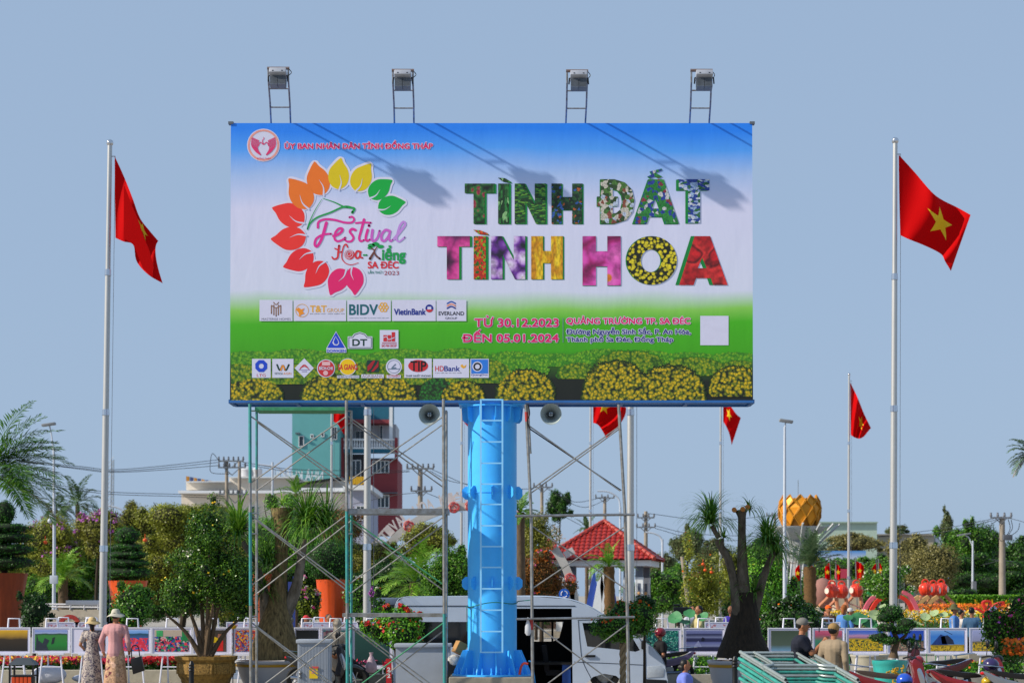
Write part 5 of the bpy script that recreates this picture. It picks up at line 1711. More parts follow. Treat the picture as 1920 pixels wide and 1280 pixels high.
pz = P(0, 990, YL).z
mb.lathe([(0.6, -0.9), (1.4, -0.35), (2.0, 0.0), (2.05, 0.1), (0.3, 0.12)], (lc.x, YL, pz), 24)
mb.build('platform', mat('tower white', '#b4b8bc', 0.6), lt_)
for k in range(14):
 a = 2 * math.pi * k / 14
 mb = MB()
 mb.tube(smooth_curve([Vector((lc.x + 1.15 * math.cos(a), YL + 1.15 * math.sin(a), 0)), Vector((lc.x + 0.95 * math.cos(a + .25), YL + .95 * math.sin(a + .25), pz * .5)), Vector((lc.x + 1.05 * math.cos(a + .5), YL + 1.05 * math.sin(a + .5), pz * .78)), Vector((lc.x + 2.7 * math.cos(a + .6), YL + 2.7 * math.sin(a + .6), pz + 0.25))], 5), 0.07, 5)
 mb.build('leaning_rib', mat('tower white', '#b4b8bc', 0.6), lt_)
mb = MB(); mb.lathe([(0.75, 0), (0.6, pz * .6), (0.8, pz - 0.5)], (lc.x, YL, 0), 16); mb.build('core_column', mat('tower grey', '#8a8e92', 0.7), lt_)
mb = MB(); mb.tube([(lc.x - .1, YL, zb0 + H_), (lc.x - .1, YL, zb0 + H_ + 1.1)], 0.02, 5); mb.build('lightning_rod', M_steel, lt_)

# ------------------------------------------------------------------ small far billboard
YS = 140
t = thing('small_billboard', (P(1572, 1115, YS).x, YS, 0), 'small far festival billboard with green foot behind the lotus tower', 'billboard')
a, b = P(1521, 1032, YS), P(1624, 1090, YS)
m_ = bpy.data.materials.new('small print'); m_.use_nodes = True
tt = m_.node_tree; bs = tt.nodes['Principled BSDF']; tc = tt.nodes.new('ShaderNodeTexCoord'); sx = tt.nodes.new('ShaderNodeSeparateXYZ'); mr = tt.nodes.new('ShaderNodeMapRange')
mr.inputs['From Min'].default_value = b.z; mr.inputs['From Max'].default_value = a.z
tt.links.new(tc.outputs['Object'], sx.inputs[0]); tt.links.new(sx.outputs[2], mr.inputs[0])
r_ = ramp_nodes(tt, [(0, '#2c5c18'), (0.18, '#4ca020'), (0.34, '#b8d4b0'), (0.45, '#c4c8d8'), (0.75, '#c0cce4'), (1, '#4c90d8')]); tt.links.new(mr.outputs[0], r_.inputs[0]); tt.links.new(r_.outputs[0], bs.inputs['Base Color'])
MB().box(a.x, b.x, YS, YS + 0.5, b.z, a.z).build('printed_sheet', m_, t, smooth=False)
for s_x, x0_, x1_, y0_, y1_, cc in (('TÌNH', 1564, 1590, 1044, 1053, '#1c5c3c'), ('ĐẤT', 1592, 1612, 1044, 1053, '#1c5c3c'), ('TÌNH', 1560, 1580, 1056, 1063, '#884070'), ('HOA', 1584, 1606, 1056, 1063, '#9c6c30')):
 vs, fs = text_mesh(s_x, 0.04)
 mb = MB(); mb.v = [tuple(P(x0_ + u * (x1_ - x0_), y1_ - w_ * (y1_ - y0_), YS - 0.02)) for u, w_ in vs]; mb.f = fs
 mb.build('lettering', mat('small ink ' + cc, cc), t, smooth=False, norm=False)
for k in range(9):
 an = math.pi * (0.25 + k * 1.35 / 8)
 c_ = P(1537 + 11 * math.cos(an), 1058 - 11 * math.sin(an), YS - 0.03)
 mb = MB(); mb.ell(c_, (0.13, 0.008, 0.16), 8, 6); mb.build('petal', mat('petal ' + ('#38a048', '#c8b020', '#d87828', '#d84038', '#d02870')[min(4, k // 2)], ('#38a048', '#c8b020', '#d87828', '#d84038', '#d02870')[min(4, k // 2)]), t)
mb = MB(); 
for x in (1545, 1600): 
 c_ = P(x, 1090, YS); mb.box(c_.x - 0.12, c_.x + 0.12, YS + 0.1, YS + 0.4, 0, c_.z)
mb.build('post', M_steel, t, smooth=False)

# ------------------------------------------------------------------ white entrance arch with roses
YA = 94
sA = S(YA)
t = thing('entrance_arch', (P(880, 1115, YA).x, YA, 0), 'white festival arch with red roses and raised letters behind the blue column', 'arch')
ac = P(882, 1145, YA)
R1, R0 = 204 * sA, 189 * sA
M_archw = mat('arch white', '#b9b7b4', 0.7, 0, 0.12, 2)
for sgn in (0, 1):
 pts_o, pts_i = [], []
 for k in range(49):
  a_ = math.pi * (0.02 + 0.96 * k / 48)
  pts_o.append(Vector((ac.x + R1 * math.cos(a_), YA, ac.z + R1 * math.sin(a_)))); pts_i.append(Vector((ac.x + R0 * math.cos(a_), YA, ac.z + R0 * math.sin(a_))))
 if sgn == 0:
  mb = MB()
  for k in range(48):
   i0 = len(mb.v)
   for q in (pts_o[k], pts_i[k], pts_i[k + 1], pts_o[k + 1]): mb.v.append(tuple(q)); 
   for q in (pts_o[k], pts_i[k], pts_i[k + 1], pts_o[k + 1]): mb.v.append((q.x, q.y + 0.4, q.z))
   for f_ in ((0, 1, 2, 3), (7, 6, 5, 4), (0, 3, 7, 4), (1, 5, 6, 2)): mb.f.append(tuple(i0 + q for q in f_))
  mb.build('arch_band', M_archw, t, smooth=False)
word = 'FESTIVAL HOA KIỂNG SA ĐÉC LẦN THỨ I'
rl = R1 + 0.03
for i, ch in enumerate(word):
 if ch == ' ': continue
 a_ = math.pi * (0.83 - 0.66 * i / (len(word) - 1))
 vs, fs = text_mesh(ch, 0.03)
 rad_ = Vector((math.cos(a_), 0, math.sin(a_))); tan_ = Vector((math.sin(a_), 0, -math.cos(a_)))
 o_ = Vector((ac.x, YA + 0.1, ac.z)) + rad_ * rl
 mb = MB(); mb.v = [tuple(o_ + tan_ * (u - .5) * 0.34 + rad_ * w_ * 0.52) for u, w_ in vs]; mb.f = fs
 n_ = len(mb.v); mb.v += [(x, y + 0.06, z) for x, y, z in mb.v]; mb.f += [tuple(n_ + q for q in reversed(f_)) for f_ in fs]
 mb.build('arch_letter', mat('arch letter white', '#c4bcbc', 0.6), t, smooth=False, norm=False)
for k, an in enumerate((0.92, 0.70, 0.55, 0.50, 0.36, 0.22, 0.1)):
 a_ = math.pi * an
 c_ = Vector((ac.x + (R1 + R0) / 2 * math.cos(a_), YA - 0.08, ac.z + (R1 + R0) / 2 * math.sin(a_)))
 mb = MB(); mb.ell(c_, (0.27, 0.06, 0.29), 14, 8)
 ro = mb.build('rose', mat('rose pale', '#c89a94', 0.6), t)
 mb = MB()
 for rr_, b0 in ((0.07, 0), (0.13, 1.6), (0.13, 4), (0.2, 0.4), (0.2, 2.5), (0.2, 4.6), (0.26, 1.4), (.26, 3.5), (.26, 5.6)):
  mb.tube([c_ + Vector((rr_ * math.cos(b0 + q), -0.065, rr_ * math.sin(b0 + q))) for q in (0, .4, .8, 1.2, 1.6)], 0.022, 4)
 mb.build('rose_outline', mat('rose red', '#b83038', 0.6), ro)
for sgn, xx in ((-1, 700), (1, 1066)):
 mb = MB(); c_ = P(xx, 1100, YA); mb.box(c_.x - 0.3, c_.x + 0.3, YA, YA + 0.4, 0, c_.z); mb.build('arch_foot', M_archw, t, smooth=False)
# ------------------------------------------------------------------ trees and shrubs (far to near)
far = 'trees along the far side of the square'
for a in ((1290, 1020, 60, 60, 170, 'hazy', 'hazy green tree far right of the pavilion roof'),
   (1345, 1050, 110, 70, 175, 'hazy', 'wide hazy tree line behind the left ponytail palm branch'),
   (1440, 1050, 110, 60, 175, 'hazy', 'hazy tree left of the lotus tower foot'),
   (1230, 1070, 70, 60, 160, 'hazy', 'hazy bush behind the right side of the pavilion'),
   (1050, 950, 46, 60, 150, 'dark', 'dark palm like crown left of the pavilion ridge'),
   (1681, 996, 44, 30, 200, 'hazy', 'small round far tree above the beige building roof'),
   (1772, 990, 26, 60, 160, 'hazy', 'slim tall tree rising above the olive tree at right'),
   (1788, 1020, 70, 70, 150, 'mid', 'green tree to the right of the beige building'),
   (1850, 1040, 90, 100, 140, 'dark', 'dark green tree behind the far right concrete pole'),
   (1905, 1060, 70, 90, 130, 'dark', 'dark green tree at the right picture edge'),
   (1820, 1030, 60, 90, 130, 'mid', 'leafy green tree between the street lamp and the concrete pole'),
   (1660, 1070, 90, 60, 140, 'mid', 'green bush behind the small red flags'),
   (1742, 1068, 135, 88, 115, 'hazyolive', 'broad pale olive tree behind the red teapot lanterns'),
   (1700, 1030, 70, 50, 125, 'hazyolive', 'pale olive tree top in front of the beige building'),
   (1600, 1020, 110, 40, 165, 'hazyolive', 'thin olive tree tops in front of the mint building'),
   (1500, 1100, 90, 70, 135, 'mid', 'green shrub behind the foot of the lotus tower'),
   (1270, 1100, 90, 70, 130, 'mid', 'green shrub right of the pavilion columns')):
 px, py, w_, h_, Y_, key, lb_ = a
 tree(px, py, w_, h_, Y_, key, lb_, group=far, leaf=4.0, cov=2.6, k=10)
# leafy shrub line behind everything, keeps the ground line hidden
for i, (px, w_) in enumerate(((20, 120), (110, 120), (215, 120), (320, 120), (420, 110), (520, 120), (620, 110), (720, 120), (820, 120), (1010, 100), (1290, 80), (1400, 110), (1510, 110), (1620, 100), (1800, 120), (1900, 110))):
 side = ('at the left edge', 'below the coconut palms', 'behind the second topiary', 'behind the round potted tree', 'left of the first scaffold', 'behind the left ponytail palm', 'behind the round topiary', 'below the white arch', 'left of the blue column', 'behind the red booth', 'right of the pavilion', 'behind the right ponytail palm', 'left of the red teapots', 'behind the pink arches', 'behind the yellow letters', 'at the right edge')[i]
 tree(px, 1128, w_, 74, 118 + (i % 3) * 3, ('dark', 'mid', 'deep')[i % 3], 'low dark hedge shrub ' + side, 'shrub', 'shrub', 'low shrubs along the back of the square', leaf=4.5, cov=2.6, k=9, trunk=0, sub=0.6)

for a in ((150, 1082, 170, 110, 99, 'mid', 'wide green shrub mass behind the young palm at left'), (300, 1085, 170, 120, 98, 'olive', 'wide olive shrub mass behind the round potted tree'), (430, 1075, 130, 130, 96, 'olive', 'wide olive shrub mass left of the first scaffold'), (560, 1065, 150, 130, 95, 'dark', 'wide dark shrub mass behind the left ponytail palm'), (680, 1085, 120, 100, 94, 'deep', 'wide shady shrub mass behind the middle flagpole'),
   (20, 1085, 120, 110, 97, 'olive', 'wide olive shrub mass at the left edge'), (960, 1090, 150, 110, 93, 'dark', 'wide dark shrub mass directly behind the blue column'), (1230, 1110, 110, 70, 112, 'mid', 'wide green shrub mass right of the pavilion'), (1390, 1095, 130, 90, 100, 'olive', 'wide olive shrub mass behind the dark ponytail palm'), (1600, 1085, 160, 70, 125, 'mid', 'wide green shrub mass behind the red flags'), (1850, 1085, 170, 70, 118, 'dark', 'wide dark shrub mass behind the long hedge')):
 tree(*a[:6], a[6], 'shrub', 'shrub', leaf=4.2, cov=2.4, k=14, trunk=0, sub=.42, spread=.8)
tree(255, 1010, 120, 120, 104, 'olivebrown', 'olive brown tree left of the round potted tree, behind the topiary', leaf=4.2, k=10, cov=2.6)
tree(340, 990, 160, 105, 96, 'olive', 'broad olive green tree in front of the cream hall', leaf=4.2, k=14, cov=2.8, sub=0.42, spread=.72)
tree(400, 985, 90, 90, 92, 'yellowgreen', 'yellow green tree just left of the first scaffold post', leaf=4.2, k=10)
tree(515, 1000, 130, 120, 88, 'bright', 'bright green dense tree between the ponytail palm trunks', leaf=4, k=12)
tree(110, 1030, 120, 110, 92, 'olive', 'olive bush with magenta tops behind the white lamp post', leaf=4.2, k=12, fl=[('purple', 260, 4, 0.5, 4.5)])
tree(185, 1000, 90, 80, 86, 'olivebrown', 'olive bush with purple blossom beside the left flagpole', leaf=4.0, k=9, fl=[('purple', 420, 5, 0.5, 4.5)])
tree(60, 1090, 90, 90, 96, 'mid', 'green bush behind the first tall orange pot', leaf=4.2, k=8)
tree(215, 1075, 80, 90, 90, 'deep', 'deep green bush right of the left flagpole', leaf=4.2, k=8)
tree(700, 1048, 140, 70, 92, 'olivebrown', 'olive brown bush under the white arch', leaf=4, k=12, sub=.42, cov=2.4)
tree(640, 985, 90, 80, 92, 'russet', 'russet leaved tree in front of the maroon house', leaf=4, k=9, cov=1.8)
tree(790, 1015, 100, 60, 92, 'olive', 'thin olive tree behind the right post of the left scaffold', leaf=4, k=10, cov=2)
tree(730, 1100, 150, 80, 72, 'deep', 'shady dark green tree behind the white van roof', leaf=4.4, k=11, cov=3)
tree(838, 1075, 84, 100, 62, 'mid', 'glossy green shrub directly left of the blue column', leaf=4.6, k=9, cov=3.2, spread=.5, sub=.62)
tree(1005, 1010, 80, 90, 90, 'olivebrown', 'thin brownish tree right of the blue column', leaf=4, k=10, cov=1.8, inner=False)
tree(1015, 1085, 110, 90, 70, 'russet', 'russet bush with orange blossom right of the blue column', leaf=4.2, k=10, cov=2.6, fl=[('orange', 160, 4, 0.1, 5), ('pink', 20, 1, 0, 5)])
tree(1320, 1080, 84, 150, 78, 'olive', 'airy olive sapling left of the ponytail palm with orange flowers', leaf=4.2, k=12, cov=1.5, inner=False, sub=.35, spread=.8, fl=[('orange', 30, 3, 0.4, 4)])
tree(1435, 1095, 100, 130, 66, 'bright', 'bright green leafy shrub right behind the ponytail palm', leaf=5, k=10, cov=2.8, fl=[('orange', 14, 2, 0.6, 5)])
tree(1480, 1172, 130, 90, 50, 'dark', 'large dark rose bush behind the photographing man', leaf=6, k=10, cov=3, fl=[('whitef', 60, 0, 0.1, 5), ('orange', 20, 0, 0, 5)])
tree(1672, 1092, 96, 60, 78, 'mid', 'round green tree flecked with pale blossom behind the front flagpole', leaf=4.4, k=9, fl=[('whitef', 160, 0, 0.2, 3.4)])
tree(245, 1140, 100, 90, 53, 'mid', 'green bush with orange flowers right of the left flagpole', leaf=5.5, k=9, cov=3, fl=[('orange', 8, 0, 0.1, 6)])
tree(62, 1145, 64, 66, 54, 'deep', 'small deep green shrub beside the first tall orange pot', leaf=5, k=7, cov=3)
tree(578, 1130, 44, 90, 58, 'yellowgreen', 'yellow green shrub with pink flowers between ponytail palm and orange pot', leaf=5, k=8, cov=2.6, fl=[('pink', 60, 3, 0, 6), ('whitef', 60, 3, 0, 5)])
tree(680, 1125, 70, 90, 56, 'mid', 'green shrub with white and orange flowers behind the middle flagpole', leaf=5, k=8, cov=2.6, fl=[('whitef', 60, 3, 0, 5), ('orange', 16, 1, 0, 6)])
tree(705, 1142, 60, 26, 52, 'bright', 'low clipped pale green shrub left of the van', leaf=5, k=5, cov=3)
tree(1900, 1180, 90, 130, 41, 'mid', 'bush with pink bougainvillea at the right picture edge', leaf=6, k=9, cov=2.4, fl=[('pink', 150, 6, 0.1, 6), ('purple', 60, 4, 0, 6)])
tree(1800, 1112, 60, 30, 100, 'dark', 'dark bush above the clipped hedge', leaf=4, k=5)

# purple flower spray on the middle pole
tree(696, 1118, 14, 40, 49.2, 'mid', 'small climbing plant with purple flowers on the middle flagpole', 'climbing_plant', 'plant', leaf=4, k=3, cov=1.0, trunk=0.01, inner=False, fl=[('purple', 60, 2, 0, 5)], nlimb=2)

# main potted round tree
Yt_ = 42
sg_ = S(Yt_)
tr_ = thing('potted_tree', (P(384, 1150, Yt_).x, Yt_, 0), 'large round leafy tree with several stems growing from the octagonal stone planter', 'tree')
c_ = P(386, 1060, Yt_)
bl = crown_blobs(P(388, 1085, Yt_), (98 * sg_, 75 * sg_, 88 * sg_), 14, 5, 0.62, 0.46) + crown_blobs(P(392, 985, Yt_), (52 * sg_, 45 * sg_, 60 * sg_), 7, 9, 0.6, 0.5) + crown_blobs(P(340, 1120, Yt_), (50 * sg_, 40 * sg_, 40 * sg_), 4, 3, .5, .5) + crown_blobs(P(445, 1130, Yt_), (50 * sg_, 40 * sg_, 40 * sg_), 4, 4, .5, .5)
foliage('crown', bl, 5.2 * sg_, 1.7, leaf_mat('glossy dark leaf', '#102806', '#2a540e', '#80ac3a', 0.32), tr_, None, clump=.6, shell=.45)  # pale ramp end puts sun glints into the leaf colour
mb = MB()
for c__, r__ in bl[::2]: mb.ell(c__, r__ * 0.45, 8, 6)
mb.build('inner_mass', M_inner, tr_)['kind'] = 'stuff'  # smaller dark cores inside the crown, solid ellipsoids
flowers('blossom', bl[::2], 5 * sg_, 2, FM['yellow'], tr_, 0.1)
b0 = P(386, 1229, Yt_)
for i, (dx, tx, ty) in enumerate(((-9, 310, 1150), (-5, 345, 1120), (-2, 372, 1060), (2, 392, 1040), (5, 420, 1100), (9, 455, 1155), (0, 400, 1130))):
 e = P(tx, ty, Yt_ + (i % 3 - 1) * 0.3); m0 = Vector(b0) + Vector((dx * sg_, 0, 0))
 MB().tube(smooth_curve([m0, m0.lerp(e, 0.45) + Vector((0, 0, 0.12)), e], 5), [0.065 * (1 - 0.07 * k) for k in range(11)], 8).build('stem', M_bark, tr_)

# octagonal planter
def octa(mb, c, prof):
 mb.lathe(prof, c, 8, rot=math.pi / 8)
M_stone = mat('ochre stone planter', '#86682c', 0.8, 0, 0.3, 12, 0.5, dirt='#5c451c')
pc_ = P(387, 1290, Yt_); pt = b0.z
op = thing('stone_planter', (P(387, 1150, Yt_).x, Yt_, 0), 'octagonal ochre stone planter with carved panels under the round tree', 'planter')
sgm = sg_
X_ = P(387, 1150, Yt_).x
mb = MB(); octa(mb, (X_, Yt_, 0), [(0.52, 0), (0.52, 0.12), (0.56, pt - 0.5), (0.62, pt - 0.42), (0.64, pt - 0.12), (0.70, pt - 0.07), (0.71, pt), (0.60, pt), (0.58, pt - 0.08)])
body = mb.build('body', M_stone, op, smooth=False)
for k in range(8):
 a = -math.pi / 2 + k * math.pi / 4
 ap_ = 0.645 * math.cos(math.pi / 8)
 for dx_, w2, nm in ((0, 0.16, 'carved_panel'), (-0.2, 0.03, 'pilaster'), (0.2, 0.03, 'pilaster')):
  ctr = Vector((X_ + math.cos(a) * (ap_ + 0.004) - math.sin(a) * dx_, Yt_ + math.sin(a) * (ap_ + 0.004) + math.cos(a) * dx_, pt - 0.27))
  MB().cbox(ctr, (w2 * 2, 0.03, 0.22), rz=a + math.pi / 2).build(nm, mat('carved stone', '#94743a', 0.85, 0, 0.4, 30, 1.0, dirt='#4c3814'), body, bevel=0.008)
mb = MB(); mb.lathe([(0.02, pt - 0.05), (0.6, pt - 0.06)], (X_, Yt_, 0), 16, cap=False); mb.build('soil', mat('soil', '#3c2a1a', 0.95, 0, .3, 20, .5), op)
# yellow bird like finial on a stake near it
fz_ = P(437, 1176, 44.3)
q = thing('garden_lamp', (fz_.x, 44.3, 0), 'thin black stake with a small yellow ornament right of the round tree', 'ornament')
MB().tube([(fz_.x, 44.3, 0), fz_], 0.012, 6).build('stake', M_black, q)
mb = MB(); mb.ell(fz_ + Vector((0, 0, 0.02)), (0.085, 0.05, 0.05), 10, 8); mb.ell(fz_ + Vector((0.02, 0, 0.09)), (0.03, 0.03, 0.05), 8, 6); mb.build('ornament', mat('yellow ornament', '#c8a010', 0.5), q)

# ------------------------------------------------------------------ ponytail palms (swollen trunk, tufts of strap leaves)
def tuft(c, n, L, parent, key='palm', up=0.6, lw=0.03, spread=1.0, seed=0, sag=2.6):
 n = int(n * 1.7); L *= 1.12
 rr = random.Random(seed)
 Q = []
 for i in range(n):
  az = rr.uniform(0, 2 * math.pi); el = rr.uniform(-0.1, 1.45) ** 1.0
  d = Vector((math.cos(az) * math.cos(el), math.sin(az) * math.cos(el), math.sin(el))) * spread
  d.z += up * 0.3
  d.normalize()
  l = L * rr.uniform(.6, 1.15)
  p = Vector(c); pp = None
  side = Vector((-math.sin(az), math.cos(az), 0))
  N_ = 8; w0 = lw * rr.uniform(.7, 1.2)
  for k in range(N_):
   d2 = (d + Vector((0, 0, -sag * (0.25 + k / N_) / N_ * rr.uniform(0.8, 1.25)))).normalized()
   e = p + d2 * l / N_
   wa = w0 * (1 - k / N_) ** .6; wb = w0 * (1 - (k + 1) / N_) ** .6
   Q.append([p - side * wa, p + side * wa, e + side * wb, e - side * wb])
   p, d = e, d2
 o = quads_obj('leaf_tuft', np.array([[tuple(v_) for v_ in q] for q in Q]), LM[key], parent)
 o['kind'] = 'stuff'
def ptube(mb, pts, Y, rads, n=12):
 cs = smooth_curve([P(x, y, Y + dy) for x, y, dy in pts], 5)
 rs = [rads[min(int(i / (len(cs) - 1) * (len(rads) - 1)), len(rads) - 2)] for i in range(len(cs))]
 rs = []
 for i in range(len(cs)):
  f = i / (len(cs) - 1) * (len(rads) - 1); k = min(int(f), len(rads) - 2)
  rs.append((rads[k] + (rads[k + 1] - rads[k]) * (f - k)) * S(Y))
 mb.tube(cs, rs, n)
 return mb
M_pony = mat('ridged ponytail bark', '#7e6c48', 0.95, 0, 0.45, 9, 1.0, stretch=(2.4, 2.4, 0.5), dirt='#2e2618')
M_ponyg = mat('grey ponytail bark', '#80766a', 0.9, 0, 0.35, 9, 0.8, stretch=(1, 1, 0.4), dirt='#463e30')
M_ponydk = mat('dark ponytail base bark', '#2c241a', 0.95, 0, 0.4, 8, 1.0, stretch=(2.4, 2.4, 0.5), dirt='#16110b')
M_cut = mat('cut wood', '#b07030', 0.8)
Yp = 43
pn = thing('ponytail_palm', (P(515, 1150, Yp).x, Yp, 0), 'huge ponytail palm with lit ridged trunk in a white bowl, behind the left scaffold', 'ponytail palm', 'ponytail palms in pots')
mb = MB(); ptube(mb, [(516, 1236, 0), (516, 1200, 0), (518, 1160, 0), (522, 1100, 0), (527, 1040, 0), (528, 990, 0), (529, 965, 0), (529, 952, 0)], Yp, [44, 42, 33, 17, 14, 12, 14, 20, 21], 18)
mb.build('trunk', M_pony, pn)
mb = MB(); ptube(mb, [(520, 1170, .1), (548, 1120, .1), (560, 1080, 0), (566, 1035, 0), (570, 1010, 0)], Yp, [20, 12, 9, 8, 7]); mb.build('branch', M_ponyg, pn)
mb = MB(); ptube(mb, [(505, 1160, .1), (495, 1110, 0), (484, 1070, 0), (470, 1040, 0), (454, 1015, 0)], Yp, [18, 9, 7, 6, 6]); mb.build('branch', M_ponyg, pn)
for (x, y, n_, L_, k_) in ((446, 1005, 130, 92, 'palmlight'), (446, 1000, 110, 86, 'palm'), (576, 990, 170, 100, 'palm'), (574, 985, 60, 80, 'palmlight'), (530, 948, 24, 34, 'palmlight'), (492, 1110, 60, 46, 'palm'), (500, 1060, 80, 62, 'palm'), (612, 990, 110, 88, 'palm')):
 tuft(P(x, y, Yp), n_, L_ * S(Yp), pn, k_, lw=0.021, seed=x)
def bowl(px, ytop, ybot_r, Y, rtop, rbot, label, m, band=None, name='bowl_pot', soil=True, soilm=None, group=None):
 c_ = P(px, ytop, Y)
 rt = thing(name, (c_.x, Y, 0), label, 'plant pot', group)
 s_ = S(Y); a, b = rtop * s_, rbot * s_
 h = c_.z
 MB().lathe([(b, 0), (b * 1.04, h * 0.08), (b + (a - b) * .55, h * .45), (a * .93, h * .82), (a * .96, h * .90), (a, h * .93), (a, h), (a * .9, h), (a * .87, h * .9)], (c_.x, Y, 0), 36, cap=True).build('pot_body', m, rt)
 if band:
  MB().lathe([(a * .935, h * .79), (a * .955, h * .80), (a * .962, h * .875), (a * .945, h * .885)], (c_.x, Y, 0), 36, cap=False).build('gold_band', band, rt)
 if soil:
  MB().lathe([(0.01, h * .93), (a * .9, h * .91)], (c_.x, Y, 0), 24, cap=False).build('soil', soilm or mat('red brown soil', '#7a4422', 0.95, 0, .35, 14, .6), rt)
 return rt
M_potw = mat('grey white glaze', '#a4a6ac', 0.5, 0, 0.07, 4)
M_gband = mat('ochre band', '#a8801c', 0.5)
bowl(502, 1237, 0, Yp, 62, 40, 'wide grey white bowl pot with ochre band under the left ponytail palm', M_potw, M_gband)
M_ponyr = mat('dull ponytail bark', '#5e564a', 0.9, 0, 0.4, 9, 0.9, stretch=(1, 1, 0.4), dirt='#342c22')
Yq_ = 41.5
pn = thing('ponytail_palm', (P(1396, 1150, Yq_).x, Yq_, 0), 'ponytail palm with dark swollen base and three sawn branches at right', 'ponytail palm', 'ponytail palms in pots')
mb = MB(); ptube(mb, [(1394, 1232, 0), (1394, 1215, 0), (1394, 1190, 0), (1396, 1165, 0), (1397, 1140, 0), (1396, 1110, 0)], Yq_, [52, 47, 36, 29, 24, 17], 20); mb.build('swollen_base', M_ponydk, pn)
mb = MB(); ptube(mb, [(1395, 1195, 0), (1394, 1130, 0), (1392, 1060, 0), (1391, 1000, 0), (1391, 970, 0), (1389, 955, 0)], Yq_, [16, 15, 10, 7.5, 7.5, 12], 14); b1 = mb.build('branch', M_ponyr, pn)
mb = MB(); ptube(mb, [(1398, 1190, -.1), (1384, 1140, -.1), (1376, 1090, 0), (1366, 1050, 0), (1352, 1025, 0), (1348, 1010, 0)], Yq_, [14, 12, 8, 7.5, 7, 10], 12); mb.build('branch', M_ponyr, pn)
mb = MB(); ptube(mb, [(1402, 1190, .1), (1416, 1130, .1), (1432, 1080, 0), (1446, 1045, 0), (1457, 1018, 0)], Yq_, [14, 12, 7.5, 6, 7], 12); mb.build('branch', M_ponyr, pn)
mb = MB(); ptube(mb, [(1348, 1008, 0), (1340, 995, 0), (1334, 985, 0)], Yq_, [5, 4.5, 4]); mb.build('branch', M_ponyr, pn)
for x, y in ((1377, 956), (1393, 955), (1402, 951)):
 MB().tube([P(x, y, Yq_ - .12), P(x - 0.5, y - 1, Yq_ - .18)], 4.6 * S(Yq_), 12).build('sawn_end', M_cut, pn)
for (x, y, n_, L_, k_) in ((1334, 980, 105, 78, 'palm'), (1330, 982, 40, 64, 'palmlight'), (1405, 956, 26, 34, 'palm'), (1358, 1008, 18, 26, 'palmlight'), (1440, 1020, 130, 74, 'palm'), (1436, 1010, 30, 60, 'palmlight'), (1455, 1040, 70, 64, 'palm'), (1415, 1110, 50, 46, 'palm'), (1370, 1115, 26, 32, 'palmlight')):
 tuft(P(x, y, Yq_), n_, L_ * S(Yq_), pn, k_, lw=0.019, seed=x)
bowl(1376, 1237, 0, Yq_, 50, 34, 'grey pot with ochre band under the dark based ponytail palm', M_potw, M_gband)

# ------------------------------------------------------------------ palms
palm(-25, 885, 56, 158, 'date palm at the left edge with big fronds reaching into the sky', 40, 'palm', seed=4, elevs=(-0.35, 1.25), nl=44, sag=0.9, trunk_r=0.22, llf=0.28, azs=[0, 0.5, -0.5, 2.8], lw=0.045)
palm(145, 945, 125, 62, 'coconut palm behind the purple flowers, right one of the pair', 18, 'palmgrey', seed=2, elevs=(-0.4, 1.4), sag=1.5, base_px=150, llf=.26, group='coconut palms at left')
palm(105, 955, 130, 50, 'coconut palm behind the white lamp post, left one of the pair', 16, 'palmgrey', seed=8, elevs=(-0.5, 1.3), sag=1.6, llf=.26, group='coconut palms at left')
palm(118, 1082, 75, 66, 'young feathery palm with short trunk in front of the glazed hall', 22, 'palmlight', seed=5, elevs=(-0.1, 1.4), sag=1.3, trunk_r=0.16, lw=.05, llf=.3)
palm(778, 1090, 66, 92, 'bushy light green palm behind the right part of the left scaffold', 30, 'palmlight', seed=6, elevs=(-0.3, 1.4), sag=1.1, trunk_r=0.16, llf=.3, lw=.05)
palm(1142, 1062, 80, 54, 'small yellow green palm in front of the pavilion', 15, 'palmlight', seed=7, elevs=(-0.1, 1.45), sag=1.5, trunk_r=0.19, llf=.24, lw=.06, trunkmat=mat('fibrous palm trunk', '#5c4426', 0.9, 0, .4, 14, 1.0))
palm(1518, 1062, 90, 76, 'upright grey green date palm in front of the lotus tower', 30, 'palmgrey', seed=12, elevs=(0.3, 1.5), sag=.75, trunk_r=0.25, llf=.26, lw=.055, trunkmat=mat('fibrous palm trunk', '#5c4426', 0.9, 0, .4, 14, 1.0), nl=30)
palm(975, 960, 60, 56, 'dark palm tuft peeking out right of the blue column', 14, 'palm', seed=13, elevs=(-0.3, 1.3), sag=1.3, nl=26)
palm(1938, 850, 60, 60, 'palm fronds entering at the right picture edge', 16, 'palmgrey', seed=14, elevs=(-0.6, 1.2), sag=1.2, azs=[3.1, 2.6, 3.6, 0])
palm(1860, 1085, 120, 40, 'banana like palm behind the hedge at right', 12, 'palm', seed=15, elevs=(0, 1.4), sag=1.4)
palm(555, 925, 120, 42, 'pale palm crown in front of the cream hall', 10, 'palmlight', seed=17, elevs=(0.2, 1.5), sag=1.0)
palm(1100, 990, 140, 30, 'far palm crown left of the pavilion ridge', 12, 'palmgrey', seed=18)

